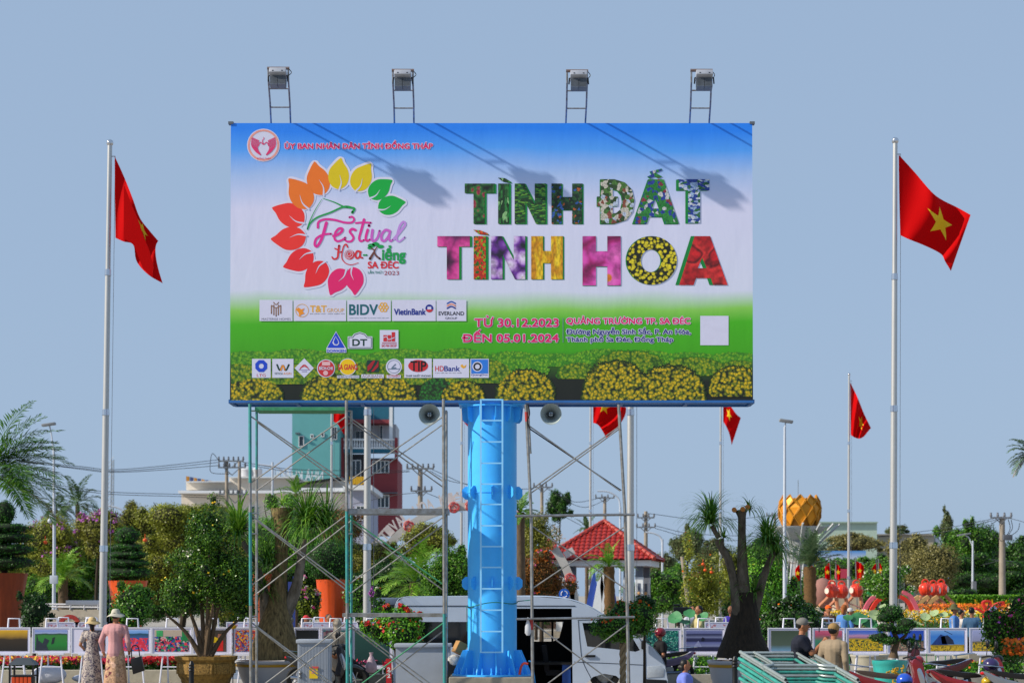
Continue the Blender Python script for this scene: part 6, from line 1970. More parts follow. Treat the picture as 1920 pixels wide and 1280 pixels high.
# ------------------------------------------------------------------ topiaries in giant pots
M_pot_o = mat('orange glazed giant pot', '#c8480c', 0.45, 0, 0.18, 3, 0.1, stretch=(3, 3, 0.3), coat=.2)
M_pot_b = mat('brown orange giant pot', '#823410', 0.5, 0, 0.25, 3, 0.1, stretch=(3, 3, 0.3))
M_topi = leaf_mat('clipped topiary', '#10300c', '#225814', '#4c8824', 0.5)
def topiary(px, Y, tiers, label, stem=None, top=None):
 c0 = P(px, tiers[-1][0], Y)
 rt = thing('topiary', (c0.x, Y, 0), label, 'topiary', 'clipped topiary trees in giant pots')
 for (y, hw, hh) in tiers:
  c_ = P(px, y, Y); s_ = S(Y)
  r_ = np.array([hw * s_, hw * s_, hh * s_])
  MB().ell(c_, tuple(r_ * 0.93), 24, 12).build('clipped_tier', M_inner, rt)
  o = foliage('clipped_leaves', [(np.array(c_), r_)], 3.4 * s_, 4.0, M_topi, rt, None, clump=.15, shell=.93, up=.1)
 MB().tube([P(px, tiers[-1][0] + 30, Y), P(px, tiers[0][0], Y)], 0.1, 8).build('stem', M_barkd, rt)
 return rt
def giant_pot(px, ytop, w_top, w_bot, Y, label, m):
 s_ = S(Y); c_ = P(px, ytop, Y)
 rt = thing('giant_pot', (c_.x, Y, 0), label, 'plant pot', 'giant flared pots')
 a, b = w_top * s_ / 2, w_bot * s_ / 2
 n = 36
 mb = MB()
 prof = [(b, 0), (b, 0.1), (b + (a - b) * .5, c_.z * .6), (a, c_.z - .05), (a * 1.02, c_.z), (a * .9, c_.z), (a * .86, c_.z - .2)]
 i0 = 0
 for r_, z_ in prof:
  for j in range(n):
   t = 2 * math.pi * j / n
   rr_ = r_ * (1 - 0.035 * (j % 3 == 0))
   mb.v.append((c_.x + rr_ * math.cos(t), Y + rr_ * math.sin(t), z_))
 for k in range(len(prof) - 1):
  for j in range(n):
   j2 = (j + 1) % n
   mb.f.append((k * n + j, k * n + j2, (k + 1) * n + j2, (k + 1) * n + j))
 mb.f.append(tuple(range((len(prof) - 1) * n, len(prof) * n)))
 mb.build('pot_body', m, rt, angle=50)
 return rt
topiary(8, 60, [(962, 20, 24), (990, 44, 10), (1008, 52, 11), (1030, 56, 12), (1054, 58, 13)], 'tiered dark topiary in the giant pot at the left edge')
giant_pot(4, 1074, 94, 50, 60, 'giant flared brown orange pot at the left edge', M_pot_b)
topiary(238, 75, [(1005, 22, 18), (1026, 30, 8), (1040, 37, 9), (1055, 43, 9), (1073, 46, 12)], 'tiered cone topiary beside the left flagpole')
giant_pot(240, 1088, 72, 44, 75, 'giant orange pot under the tiered cone topiary', M_pot_o)
topiary(616, 60, [(1048, 42, 36), (1066, 36, 24)], 'round clipped topiary above the bright orange giant pot')
giant_pot(624, 1086, 62, 42, 60, 'bright orange giant pot behind the left scaffold middle post', M_pot_o)
giant_pot(502, 1075, 62, 40, 66, 'dark orange giant pot behind the left ponytail palm', M_pot_b)

# ------------------------------------------------------------------ cloud pruned bonsai in turquoise pot and small potted trees
Yb_ = 37.5
bn = thing('bonsai_tree', (P(1672, 1150, Yb_).x, Yb_, 0), 'cloud pruned bonsai tree in the turquoise pot', 'bonsai')
s_ = S(Yb_)
for (x, y, w_, h_) in ((1672, 1150, 30, 24), (1700, 1168, 22, 16), (1660, 1176, 22, 13), (1690, 1180, 22, 12), (1648, 1194, 22, 12), (1668, 1200, 24, 12), (1706, 1203, 20, 13), (1655, 1158, 16, 12)):
 c_ = P(x, y, Yb_ + rnd.uniform(-.25, .25)); r_ = np.array([w_ * s_, w_ * s_ * .9, h_ * s_ * .85]) * .82
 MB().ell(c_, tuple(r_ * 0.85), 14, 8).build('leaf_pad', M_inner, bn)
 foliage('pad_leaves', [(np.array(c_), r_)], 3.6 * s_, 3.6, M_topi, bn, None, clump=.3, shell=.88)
mb = MB(); ptube(mb, [(1675, 1233, 0), (1677, 1218, 0), (1682, 1200, 0), (1674, 1180, 0), (1673, 1160, 0)], Yb_, [10, 6, 5, 4, 3]); ptube(mb, [(1680, 1205, 0), (1698, 1190, 0), (1702, 1175, 0)], Yb_, [4, 3, 2]); ptube(mb, [(1681, 1200, 0), (1664, 1196, 0), (1650, 1196, 0)], Yb_, [3.5, 3, 2])
mb.build('trunk', M_bark, bn)
bowl(1668, 1237, 0, Yb_, 33, 20, 'turquoise glazed pot holding the cloud pruned bonsai', mat('turquoise glaze', '#2a9a94', 0.35, 0, .08, coat=.4), None)
# shrub with red flowers left of the van, in front of it; and tree with twisted trunk in front of the van nose
tree(742, 1185, 104, 84, 40.6, 'bright', 'bushy flowering shrub with red blossom behind the wide grey cabinet', leaf=6, k=11, cov=2.6, clump=.7, inner=True,
  fl=[('red', 220, 5, 0.25, 6.5), ('orange', 40, 3, 0, 7), ('whitef', 40, 3, 0, 5)], trunk=0.05)
tree(1172, 1166, 108, 74, 39.6, 'mid', 'small tree with reddish leaf tips and twisted pale trunk in front of the van nose', leaf=5.5, k=12, cov=2.6, inner=True, trunk=0.035, base_px=1170,
  fl=[('orange', 160, 6, 0.3, 5), ('red', 50, 3, 0.3, 5)], bark=mat('pale twisted bark', '#8a7658', 0.85, 0, .3, 10, .6))
tw = MB()
for ph in (0, 2.1, 4.2):
 tw.tube([P(1168 + 4 * math.sin(k * 0.9 + ph), 1205 + k * 7, 39.5 + 0.05 * math.cos(k * .9 + ph)) for k in range(14)], 0.035, 6)
o_ = tw.build('twisted_trunk', mat('pale twisted bark', '#8a7658', 0.85, 0, .3, 10, .6)); tag(o_, 'pale braided trunk standing before the van front wheel', 'tree trunk')
tree(1208, 1138, 44, 40, 41, 'deep', 'round clipped dark shrub just above the van nose', leaf=4.5, k=4, cov=4, spread=.25, sub=.8, trunk=0.03)

# ------------------------------------------------------------------ flower beds and low plants
def bed(xa, xb, ytop, Y, depth, label, cols, hgt=0.35, n=1500, leafkey='dark', name='flower_bed'):
 a, b = P(xa, 1200, Y), P(xb, 1200, Y)
 z = max(0.25, P(0, ytop, Y).z)
 N_ = n
 cen = np.stack([nrs.uniform(a.x, b.x, N_), nrs.uniform(Y, Y + depth, N_), nrs.uniform(0.05, 1, N_) ** .6 * z], axis=1)
 up_ = np.tile(np.array([[0, -0.5, 1.0]]), (N_, 1))
 g = thing(name, ((a.x + b.x) / 2, Y, 0), label, 'flower bed')
 o = quads_obj('leaves', leaf_quads(cen, up_, 0.11, .5, .6), LM[leafkey], g); o['kind'] = 'stuff'
 for ck, fr in cols:
  M__ = int(N_ * fr)
  cen = np.stack([nrs.uniform(a.x, b.x, M__), nrs.uniform(Y - .02, Y + depth, M__), z * nrs.uniform(.78, 1.08, M__)], axis=1)
  o = quads_obj('blossom', leaf_quads(cen, np.tile(np.array([[0, -.7, 1.0]]), (M__, 1)), 0.085, .9, .5), FM[ck], g); o['kind'] = 'stuff'
 return g
bed(-20, 130, 1236, 47, 1.4, 'flower bed of red and yellow blossoms at far left behind the litter bin', [('crimson', .6), ('yellow', .35)], n=1800)
bed(60, 240, 1238, 49.3, 1.2, 'flower bed of crimson blossoms behind the photo easels', [('crimson', 1.0)], n=2600)
bed(260, 335, 1236, 47, 1.2, 'small red flower bed left of the octagonal planter', [('red', 1.0)], n=1200)
bed(645, 730, 1240, 45, .8, 'pink flower bed behind the black clad woman', [('crimson', .7), ('pink', .5)], n=900)
bed(1235, 1345, 1232, 45, 1.0, 'bed of strappy green plants between van and ponytail palm', [('whitef', .03)], n=1300, leafkey='bright')
bed(1700, 1930, 1243, 45, 1.2, 'bed of leafy green plants behind the parked motorcycles', [('orange', .03)], n=2600, leafkey='bright')
bed(1570, 1930, 1150, 66, 2.0, 'bed of mixed leafy plants and yellow flowers on the right of the square', [('yellow', .5), ('whitef', .15)], n=5200, leafkey='mid')
bed(1730, 1930, 1137, 88, 2.0, 'orange marigold bed under the yellow letters', [('orange', 1.0)], n=2500, leafkey='dark')
bed(1890, 1926, 1205, 40, .6, 'orange blossoms low at the right edge', [('orange', 1)], n=200)
for xa, xb, Y, z_, lb_, cc in ((-30, 340, 46.2, .30, 'low pale kerb wall in front of the left flower beds', '#a8a290'), (560, 740, 43.8, .3, 'low stone kerb behind the left scaffold', '#8e8878'),
       (1245, 1480, 44.2, .28, 'low pale kerb right of the van', '#9c978c'), (1560, 1930, 44.2, .3, 'low kerb behind the parked motorcycles', '#8e8a82')):
 a, b = P(xa, 1200, Y), P(xb, 1200, Y)
 o_ = MB().box(a.x, b.x, Y, Y + 0.25, 0, z_).build('kerb_wall', mat('kerb ' + cc, cc, .85, 0, .15, 6, .2), smooth=False, bevel=.01)
 tag(o_, lb_, 'kerb')
o_ = MB().box(P(1810, 0, 47).x, P(1935, 0, 47).x, 47, 47.3, 0, P(0, 1225, 47).z).build('low_wall', M_conc, smooth=False)
tag(o_, 'low grey concrete wall at the right edge behind the easels', 'wall')
def bigbowl(px, ytop, Y, w_, label):
 bowl(px, ytop, 0, Y, w_, w_ * .6, label, mat('pale cream glaze', '#a8a494', 0.5, 0, .1), None, group='wide pale bowls behind the easels')
bigbowl(1290, 1224, 47.5, 42, 'wide pale bowl behind the black and white photo')
bigbowl(1630, 1226, 47.5, 36, 'wide pale bowl behind the sunset flower photo')
bigbowl(1815, 1226, 47.5, 30, 'wide pale bowl between the two rightmost photos')
# lotus plants
M_lotus = mat('lotus leaf', '#3a7c4c', 0.55, 0, 0.15, 6)
M_lotusp = mat('pale lotus leaf', '#94a878', 0.55, 0, 0.15, 6)
def lotus(px, py, Y, r_, label, pale=False, tilt=(0.9, 0.2)):
 c_ = P(px, py, Y); s_ = S(Y)
 rt = thing('lotus_plant', (c_.x, Y, 0), label, 'lotus', 'tall lotus leaves behind the easels')
 M__ = Euler((tilt[0], 0, tilt[1])).to_matrix()
 mb = MB(); n = 20
 mb.v.append(tuple(c_))
 for q, dz in ((0.5, 0.0), (1.0, 0.12)):
  for j in range(n):
   t = 2 * math.pi * j / n
   w_ = 1 + 0.07 * math.sin(3 * t + px)
   p = M__ @ Vector((r_ * s_ * q * w_ * math.cos(t), r_ * s_ * q * w_ * math.sin(t), r_ * s_ * dz * (1 + .5 * math.sin(5 * t))))
   mb.v.append(tuple(c_ + p))
 for j in range(n):
  j2 = (j + 1) % n
  mb.f.append((0, 1 + j, 1 + j2)); mb.f.append((1 + j, 1 + n + j, 1 + n + j2, 1 + j2))
 mb.build('leaf', M_lotusp if pale else M_lotus, rt)
 MB().tube([(c_.x + .05, Y + .05, 0), tuple(c_)], 0.014, 6).build('stalk', M_lotus, rt)
L_ = ((1266, 1158, 18, 0), (1282, 1166, 16, 0), (1293, 1150, 14, 0), (1318, 1156, 14, 0), (1335, 1170, 12, 0), (1610, 1160, 20, 0), (1640, 1152, 14, 1), (1632, 1168, 18, 0), (1735, 1156, 12, 1), (1752, 1149, 11, 1), (1770, 1152, 10, 1), (1590, 1158, 12, 0), (1720, 1168, 11, 1), (1655, 1136, 9, 1))
nm_ = ('behind the teal photo, leftmost', 'low behind the teal photo', 'beside the man with dark vest', 'beside the woman in yellow', 'right of the woman in yellow', 'left of the sunset flower photo handle', 'pale, upper left of the bonsai', 'behind the sunset flower photo', 'pale, leftmost in front of the marigolds', 'pale, middle one in front of the marigolds', 'pale, left of the man in blue shirt', 'beside the man in the beige cap', 'pale, low right of the bonsai', 'small pale, under the pink arch')
for (x, y, r_, p_), n_ in zip(L_, nm_):
 lotus(x, y, 52 if x < 1400 else 54, r_ * .8, 'lotus leaf on a stalk ' + n_, bool(p_), (rnd.uniform(.2, 1.0), rnd.uniform(-.9, .9)))

# ------------------------------------------------------------------ poles, lamps, wires
M_white2 = mat('white pole paint', '#b4bcc8', 0.5, 0, .06)
M_cpole = mat('concrete pole', '#8f8578', 0.85, 0, .2, 2, .1)
def street_lamp(px, ytop, Y, label, arm=(-10, -6), r_=0.06, head='flat', group=None, m=None):
 t_ = P(px, ytop, Y); b_ = P(px, 1150, Y)
 m = m or M_white2
 rt = thing('street_lamp', (b_.x, Y, 0), label, 'street lamp', group)
 MB().tube([(b_.x, Y, 0), (b_.x, Y, t_.z * .5), (t_.x, Y, t_.z)], [r_ * 1.3, r_, r_ * .7], 10).build('pole', m, rt)
 e = P(px + arm[0], ytop + arm[1], Y)
 MB().tube(smooth_curve([Vector((t_.x, Y, t_.z - 0.4)), Vector(((t_.x + e.x) / 2, Y, (t_.z + e.z) / 2)), e], 5), r_ * .45, 7).build('arm', m, rt)
 MB().cbox(e + Vector((arm[0] * S(Y) * .2, 0, 0.05)), (0.42 * Y / 60, .25, .09), ry=-.15 if arm[0] < 0 else .15).build('lamp_head', mat('lamp head', '#7c8084', .5), rt, bevel=.02)
 return rt
street_lamp(101, 838, 70, 'white street lamp pole with a white box and camera at far left', (-8, -40))
street_lamp(1471.5, 800, 62, 'white street lamp just right of the ponytail palm', (2, -8), r_=.055)
street_lamp(1824, 1013, 112, 'street lamp in front of the trees at far right', (-14, -10), r_=.07)
rt = thing('camera_box', P(97, 970, 69.8), 'white box with small camera on the left street lamp pole', 'camera box')
c_ = P(97, 968, 69.8); MB().cbox(c_, (.16, .16, .24)).build('box', M_white2, rt, bevel=.02)
MB().ell(c_ + Vector((-.06, -.02, -.16)), .09, 12, 8).build('camera_dome', M_white2, rt)
tag(MB().cbox(P(101, 1086, 69.7), (0.28, .12, .3)).build('junction_box', M_white2, bevel=.02), 'white junction box low on the left street lamp pole', 'box')
def curved_lamp(px, ybase, pts, Y, label):
 b_ = P(px, 1150, Y)
 rt = thing('curved_lamp', (b_.x, Y, 0), label, 'street lamp', 'street lamps with curved white arms')
 MB().tube([(b_.x, Y, 0), P(px, ybase, Y)], .07, 8).build('pole', M_white2, rt)
 MB().tube(smooth_curve([P(x, y, Y) for x, y in pts], 5), .055, 7).build('arm', M_white2, rt)
 return rt
curved_lamp(246, 960, [(246, 985), (240, 965), (222, 952), (200, 947)], 110, 'curved white lamp arm right of the left flagpole')
curved_lamp(1242, 1010, [(1242, 1040), (1240, 1010), (1228, 1000), (1210, 997)], 120, 'curved white lamp arm behind the pavilion roof, right side')
curved_lamp(1163, 950, [(1163, 960), (1160, 935), (1142, 922), (1120, 920)], 130, 'curved lamp arm above the pavilion ridge')
curved_lamp(511, 866, [(540, 893), (520, 876), (500, 872), (482, 870)], 130, 'curved white lamp arms above the cream hall')
def utility_pole(px, ytop, Y, label, arms, m=None, r_=.13, pxb=None):
 t_ = P(px, ytop, Y); b_ = P(pxb or px, 1150, Y)
 rt = thing('utility_pole', (b_.x, Y, 0), label, 'utility pole', 'utility poles with cross arms')
 MB().tube([(b_.x, Y, 0), tuple(t_)], [r_ * 1.4, r_], 10).build('pole', m or M_cpole, rt)
 for (dy, hw, side) in arms:
  c_ = P(px + side, ytop + dy, Y - .15)
  MB().cbox(c_, (hw * 2 * S(Y), .09, .09)).build('cross_arm', M_steel, rt, smooth=False)
  k_ = max(2, int(hw / 7))
  for i in range(k_ * 2):
   x_ = c_.x + (i / (k_ * 2 - 1) - .5) * hw * 2 * S(Y) * .95
   MB().lathe([(.05, 0), (.08, .08), (.05, .16), (.06, .24)], (x_, Y - .15, c_.z + .04), 7).build('insulator', mat('insulator', '#6c7078', .4), rt)
  for sgn in (-1, 1):
   MB().tube([c_ + Vector((sgn * hw * .6 * S(Y), 0, 0)), c_ + Vector((0, 0, -hw * .55 * S(Y)))], .03, 5).build('strut', M_steel, rt)
 return rt
U = [(788, 878, 110, 'grey utility pole with two cross arms between scaffold posts', [(0, 26, 0), (42, 20, 2)], None, .13),
  (1016, 908, 125, 'double utility pole right of the blue column', [(5, 18, 2)], None, .1),
  (1134, 930, 150, 'far utility pole with one cross arm above the pavilion', [(3, 18, 0)], None, .12),
  (1211, 958, 135, 'utility pole with two cross arms right of the pavilion ridge', [(12, 16, 0), (30, 18, 0)], None, .12),
  (1879, 968, 105, 'concrete utility pole with transformer wires at far right', [(2, 20, -2)], None, .15),
  (1907, 1058, 120, 'shorter concrete utility pole at the right edge', [(4, 6, 0)], None, .08),
  (425, 862, 120, 'left member of the twin utility pole by the cream hall', [(2, 24, 8), (14, 26, 10)], None, .1),
  (449, 864, 121, 'right member of the twin utility pole by the cream hall', [(62, 30, -8)], None, .1),
  (1453, 962, 170, 'far utility pole left of the lotus tower', [(4, 16, 0)], None, .1)]
for px, y, Y, lb_, arms, m, r_ in U: utility_pole(px, y, Y, lb_, arms, m, r_)
tag(MB().tube([P(1290, 1130, 90), P(1279, 1043, 90)], .09, 8).build('leaning_post', M_cpole), 'pale leaning post right of the pavilion', 'post')
tag(MB().box(P(1818, 0, 108).x, P(1824.5, 0, 108).x, 108, 108.3, 0, P(0, 1089, 108).z).build('pillar', mat('grey pillar', '#6c7078', .7), smooth=False), 'narrow dark grey pillar beside the far right street lamp', 'pillar')
def wire(pts, label, r_=.018, n=8):
 mb = MB(); mb.tube(smooth_curve([P(*p) for p in pts], n), r_, 5)
 return tag(mb.build('power_line', mat('power cable', '#2a2d32', .6)), label, 'power line', 'overhead power lines')
wl = 'overhead power line'
for i, (ya, ym, yb_) in enumerate(((866, 880, 861), (868, 883, 866), (866, 885, 872))):
 wire([(40, ya - 2, 100), (150, ym - 6, 104), (215, ym, 108), (320, (ym + yb_) / 2 + 1, 114), (412, yb_, 120)], wl + (' uppermost', ' middle', ' lowest')[i] + ' of the three crossing the sky at left')
for i, (ya, ym, yb_) in enumerate(((896, 922, 926), (900, 926, 930))):
 wire([(30, ya, 100), (120, (ya + ym) / 2 + 2, 104), (210, ym, 110), (330, yb_, 118), (425, yb_ + 4, 120)], wl + (' upper', ' lower')[i] + ' of the low pair at left')
for i, (a, b, c__) in enumerate((((455, 866), (560, 880), (768, 882)), ((455, 870), (600, 890), (768, 884)), ((810, 880), (900, 915), (1000, 916)), ((800, 922), (740, 928), (660, 945)), ((806, 882), (840, 900), (880, 908)), ((800, 924), (860, 948), (920, 975)))):
 wire([(a[0], a[1], 112), (b[0], b[1], 114), (c__[0], c__[1], 116)], wl + ' ' + ('top strand over the cream hall', 'second strand over the cream hall', 'from the grey pole to the double pole', 'towards the maroon house', 'falling right from the grey pole top', 'falling right from the lower cross arm')[i])
for i, (a, b, c__) in enumerate((((1024, 912), (1075, 940), (1130, 932)), ((1024, 915), (1090, 950), (1140, 935)), ((1024, 935), (1050, 962), (1090, 985)), ((1215, 962), (1330, 975), (1450, 966)), ((1228, 985), (1300, 1000), (1440, 1006)), ((1228, 990), (1320, 1012), (1460, 1010)), ((1648, 1006), (1770, 990), (1872, 970)), ((1650, 1004), (1760, 998), (1872, 973)), ((1700, 1082), (1800, 1068), (1875, 1050)), ((1640, 1040), (1800, 1045), (1900, 1052)), ((1884, 970), (1905, 974), (1925, 980)))):
 wire([(a[0], a[1], 126), (b[0], b[1], 128), (c__[0], c__[1], 130 if c__[0] < 1500 else 106)], wl + ' ' + ('upper one from the double pole', 'lower one from the double pole', 'sloping behind the right scaffold', 'above the ponytail palm tuft', 'crossing behind the ponytail palm, upper', 'crossing behind the ponytail palm, lower', 'upper one to the far right concrete pole', 'lower one to the far right concrete pole', 'dark bundle before the olive tree', 'long one across the right trees', 'leaving the picture at the right edge')[i])
for i, pts in enumerate((((1874, 972), (1858, 985), (1862, 1002), (1874, 1010)), ((1890, 972), (1894, 990), (1886, 1006)), ((1896, 974), (1898, 990), (1888, 1006)), ((1912, 980), (1908, 994), (1892, 1006)))):
 wire([(x, y, 104.8) for x, y in pts], 'looping jumper cable on the far right concrete pole, ' + ('leftmost', 'second', 'third', 'rightmost')[i], .02)
tag(MB().cbox(P(1889, 1007, 104.7), (.5, .3, .3)).build('transformer', mat('transformer grey', '#50545c', .5), bevel=.04), 'small grey transformer on the far right concrete pole', 'transformer')
wire([(410, 862, 119.5), (398, 850, 119.5), (394, 872, 119.5), (398, 886, 119.5), (430, 888, 119.5)], 'looping jumper cable at the twin utility pole', .02)
# lattice mast
mast = thing('lattice_mast', (P(209, 1115, 230).x, 230, 0), 'thin far lattice radio mast right of the left flagpole', 'mast')
c_ = P(209, 862, 230)
for dx, dy in ((-.35, -.35), (.35, -.35), (0, .35)):
 MB().tube([(c_.x + dx, 230 + dy, 0), (c_.x + dx, 230 + dy, c_.z)], .05, 5).build('leg', M_steel, mast)
mb = MB()
for k in range(26):
 z_ = c_.z * (0.3 + .7 * k / 26)
 mb.tube([(c_.x - .35, 229.65, z_), (c_.x + .35, 229.65, z_ + .9)], .025, 4)
mb.build('lacing', M_steel, mast)['kind'] = 'stuff'
# ------------------------------------------------------------------ white passenger van behind the column
YV = 42.6
DV = 1.75
M_van = mat('van white paint', '#b2c0d4', 0.3, 0, 0.04, 2, coat=0.5)
M_vanb = mat('van black plastic', '#101114', 0.5, 0, .1)
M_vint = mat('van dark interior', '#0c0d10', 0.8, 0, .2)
vb = P(1000, 1150, YV)
van = thing('van', (vb.x, YV, 0), 'white high roof passenger van with its side door open behind the blue column', 'van')
def vp(x, y, dy=0.0): return P(x, y, YV) + Vector((0, dy, 0))
prof = [(738, 1296), (737, 1200), (739, 1150), (744, 1128), (757, 1119), (800, 1118), (1000, 1118), (1060, 1122), (1100, 1134), (1134, 1153), (1170, 1176), (1197, 1195), (1222, 1212), (1240, 1232), (1247, 1248), (1252, 1275), (1252, 1296)]
side = [(738, 1300)] + prof[1:-1] + [(1252, 1300), (1178, 1300), (1172, 1280), (1155, 1266), (1133, 1262), (1112, 1268), (1096, 1284), (1092, 1300), (905, 1300), (898, 1278), (880, 1266), (858, 1264), (838, 1272), (826, 1290), (824, 1300)]
door = [(967, 1140), (1072, 1140), (1074, 1292), (967, 1292)]
win1 = [(1092, 1167), (1170, 1168), (1200, 1218), (1192, 1221), (1150, 1216), (1101, 1211)]
win2 = [(770, 1165), (962, 1165), (962, 1212), (775, 1212)]
mb = MB()
mb.prism([vp(*p) for p in side], (0, 0.05, 0), [[vp(*p) for p in door], [vp(*p) for p in win1], [vp(*p) for p in win2]])
mb.build('side_panel', M_van, van, smooth=False)
mb = MB(); mb.prism([vp(*p, DV - 0.05) for p in side], (0, 0.05, 0), [[vp(*p, DV - .05) for p in ((1000, 1166), (1062, 1166), (1056, 1200), (1040, 1206), (1000, 1206))], [vp(*p, DV - 0.05) for p in win1]])
mb.build('far_side_panel', M_van, van, smooth=False)
# skin over roof, nose and tail
mb = MB()
sk = smooth_curve([(x, y, 0) for x, y in prof], 4)
tum = lambda y: 0.10 * max(0, (1165 - y) / 47)
for i in range(len(sk) - 1):
 a, b = sk[i], sk[i + 1]
 if 1160 < a.x < 1230 and False: continue
 rows = []
 for s_ in (a, b):
  row = []
  for q, lift in ((0.0, 0), (0.04, 2.0), (0.12, 3.4), (0.5, 4.6), (0.88, 3.4), (0.96, 2.0), (1.0, 0)):
   p = vp(s_.x, s_.y)
   nx_, nz_ = 0, 0
   c_ = Vector((vp(1000, 1230).x, 0, vp(0, 1230).z))
   d_ = Vector((p.x - c_.x, 0, p.z - c_.z)).normalized()
   row.append(p + d_ * lift * S(YV) * 0.55 + Vector((0, q * DV, 0)))
  rows.append(row)
 for k in range(6):
  mb.quad(rows[0][k], rows[1][k], rows[1][k + 1], rows[0][k + 1])
mb.build('body_shell', M_van, van, angle=50)
MB().prism([vp(x, y, -0.003) for x, y in ((752, 1134.5), (1078, 1134.5), (1080, 1136), (752, 1136))], (0, -0.006, 0)).build('roof_gutter', M_vanb, van, smooth=False)
q = MB(); q.prism([vp(x, y, 0.02) for x, y in win2], (0, 0.01, 0)); q.build('side_window', M_glassd, van, smooth=False)
q = MB(); q.prism([vp(x, y, 0.02) for x, y in win1], (0, 0.01, 0)); q.build('door_window', mat('tinted glass', '#10161c', 0.05, 0, .1, spec=.9), van, smooth=False)
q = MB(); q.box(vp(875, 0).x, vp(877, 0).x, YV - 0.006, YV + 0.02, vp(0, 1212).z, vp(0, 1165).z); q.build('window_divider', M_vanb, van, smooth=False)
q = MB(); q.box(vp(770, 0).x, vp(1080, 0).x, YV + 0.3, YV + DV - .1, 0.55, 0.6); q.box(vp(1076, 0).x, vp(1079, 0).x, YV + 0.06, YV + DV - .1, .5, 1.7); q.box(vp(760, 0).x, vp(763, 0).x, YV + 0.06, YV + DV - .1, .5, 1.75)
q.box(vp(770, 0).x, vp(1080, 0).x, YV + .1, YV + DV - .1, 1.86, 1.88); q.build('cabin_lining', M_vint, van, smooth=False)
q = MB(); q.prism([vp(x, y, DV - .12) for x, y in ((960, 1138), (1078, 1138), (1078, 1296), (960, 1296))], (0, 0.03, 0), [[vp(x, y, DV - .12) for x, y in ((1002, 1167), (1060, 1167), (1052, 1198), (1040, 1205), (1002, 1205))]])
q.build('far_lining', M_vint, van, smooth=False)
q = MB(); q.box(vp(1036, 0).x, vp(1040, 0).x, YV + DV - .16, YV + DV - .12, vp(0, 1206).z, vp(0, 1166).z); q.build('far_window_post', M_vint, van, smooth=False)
for x in (985, 1042):
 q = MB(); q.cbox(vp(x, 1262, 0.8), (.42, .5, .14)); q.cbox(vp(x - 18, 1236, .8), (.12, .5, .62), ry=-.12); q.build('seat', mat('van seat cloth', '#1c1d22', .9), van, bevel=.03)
for pts, nm in ((((1084, 1163), (1088, 1210), (1093, 1240), (1112, 1278)), 'door_gap'), (((1083, 1162), (1130, 1161), (1172, 1166), (1204, 1204), (1210, 1225), (1211, 1275)), 'door_gap'), (((1076, 1240), (1150, 1243), (1210, 1246)), 'crease_shade_line')):
 q = MB(); q.tube(smooth_curve([vp(x, y, -0.002) for x, y in pts], 5), 0.006, 4); q.build(nm, M_vanb, van)  # black tubes draw the door joints and the shade along the crease
q = MB(); q.cbox(vp(1106, 1229, -.015), (.24, .04, .05)); q.build('door_handle', M_vanb, van, bevel=.01)
q = MB(); q.prism([vp(x, y, -.012) for x, y in ((1213, 1248), (1238, 1247), (1246, 1254), (1244, 1268), (1213, 1270))], (0, .1, 0)); q.build('headlight', mat('headlight glass', '#aab4c0', .08, 0, .1, 20, coat=.6), van, bevel=.012)
q = MB(); q.prism([vp(x, y, -.02) for x, y in ((1211, 1272), (1250, 1274), (1254, 1300), (1211, 1300))], (0, DV + .04, 0)); q.build('bumper', M_vanb, van, bevel=.02)
q = MB(); q.cbox(vp(1206, 1208, -.12), (.1, .16, .2)); q.build('side_mirror', M_vanb, van, bevel=.03)
def wheel(x, parent):
 c_ = vp(x, 1282); R_ = 0.34
 mb = MB(); n = 28
 pr = [(R_ * .6, 0.0), (R_ * .95, 0.0), (R_, .03), (R_, .18), (R_ * .95, .2), (R_ * .6, .2)]
 for r_, d in pr:
  for j in range(n):
   t = 2 * math.pi * j / n
   mb.v.append((c_.x + r_ * math.cos(t), YV + .03 + d, R_ + r_ * math.sin(t)))
 for k in range(5):
  for j in range(n): mb.f.append((k * n + j, (k + 1) * n + j, (k + 1) * n + (j + 1) % n, k * n + (j + 1) % n))
 w_ = mb.build('wheel', M_rubber, parent)
 mb = MB(); mb.cbox((c_.x, YV + .1, R_), (R_ * 1.1, .04, R_ * .35)); mb.cbox((c_.x, YV + .1, R_), (R_ * .35, .041, R_ * 1.1)); mb.ell((c_.x, YV + .1, R_), (R_ * .62, .03, R_ * .62), 20, 6)
 mb.build('rim', M_steel, w_)
wheel(1134, van); wheel(862, van)
q = MB(); q.prism([vp(x, y, .35) for x, y in ((1055, 1246), (1071, 1246), (1071, 1300), (1055, 1300))], (0, .2, 0))
tag(q.build('blue_box', mat('blue carton', '#2450a0', .5), smooth=False), 'blue and white carton standing in the open van door', 'box')
# grey blue vehicle roof further back
rt = thing('parked_bus', (P(715, 1150, 58).x, 58, 0), 'grey blue vehicle parked behind the white van, only its roof showing', 'bus')
mb = MB(); a, b = P(690, 1120, 58), P(745, 1134, 58); mb.box(a.x, b.x, 58, 60, 0.5, b.z); mb.build('body', M_vanb, rt, bevel=.04)
mb = MB(); mb.box(a.x, b.x, 58, 60, b.z + .002, a.z); mb.build('roof', mat('bus roof', '#647084', .4), rt, bevel=.05)

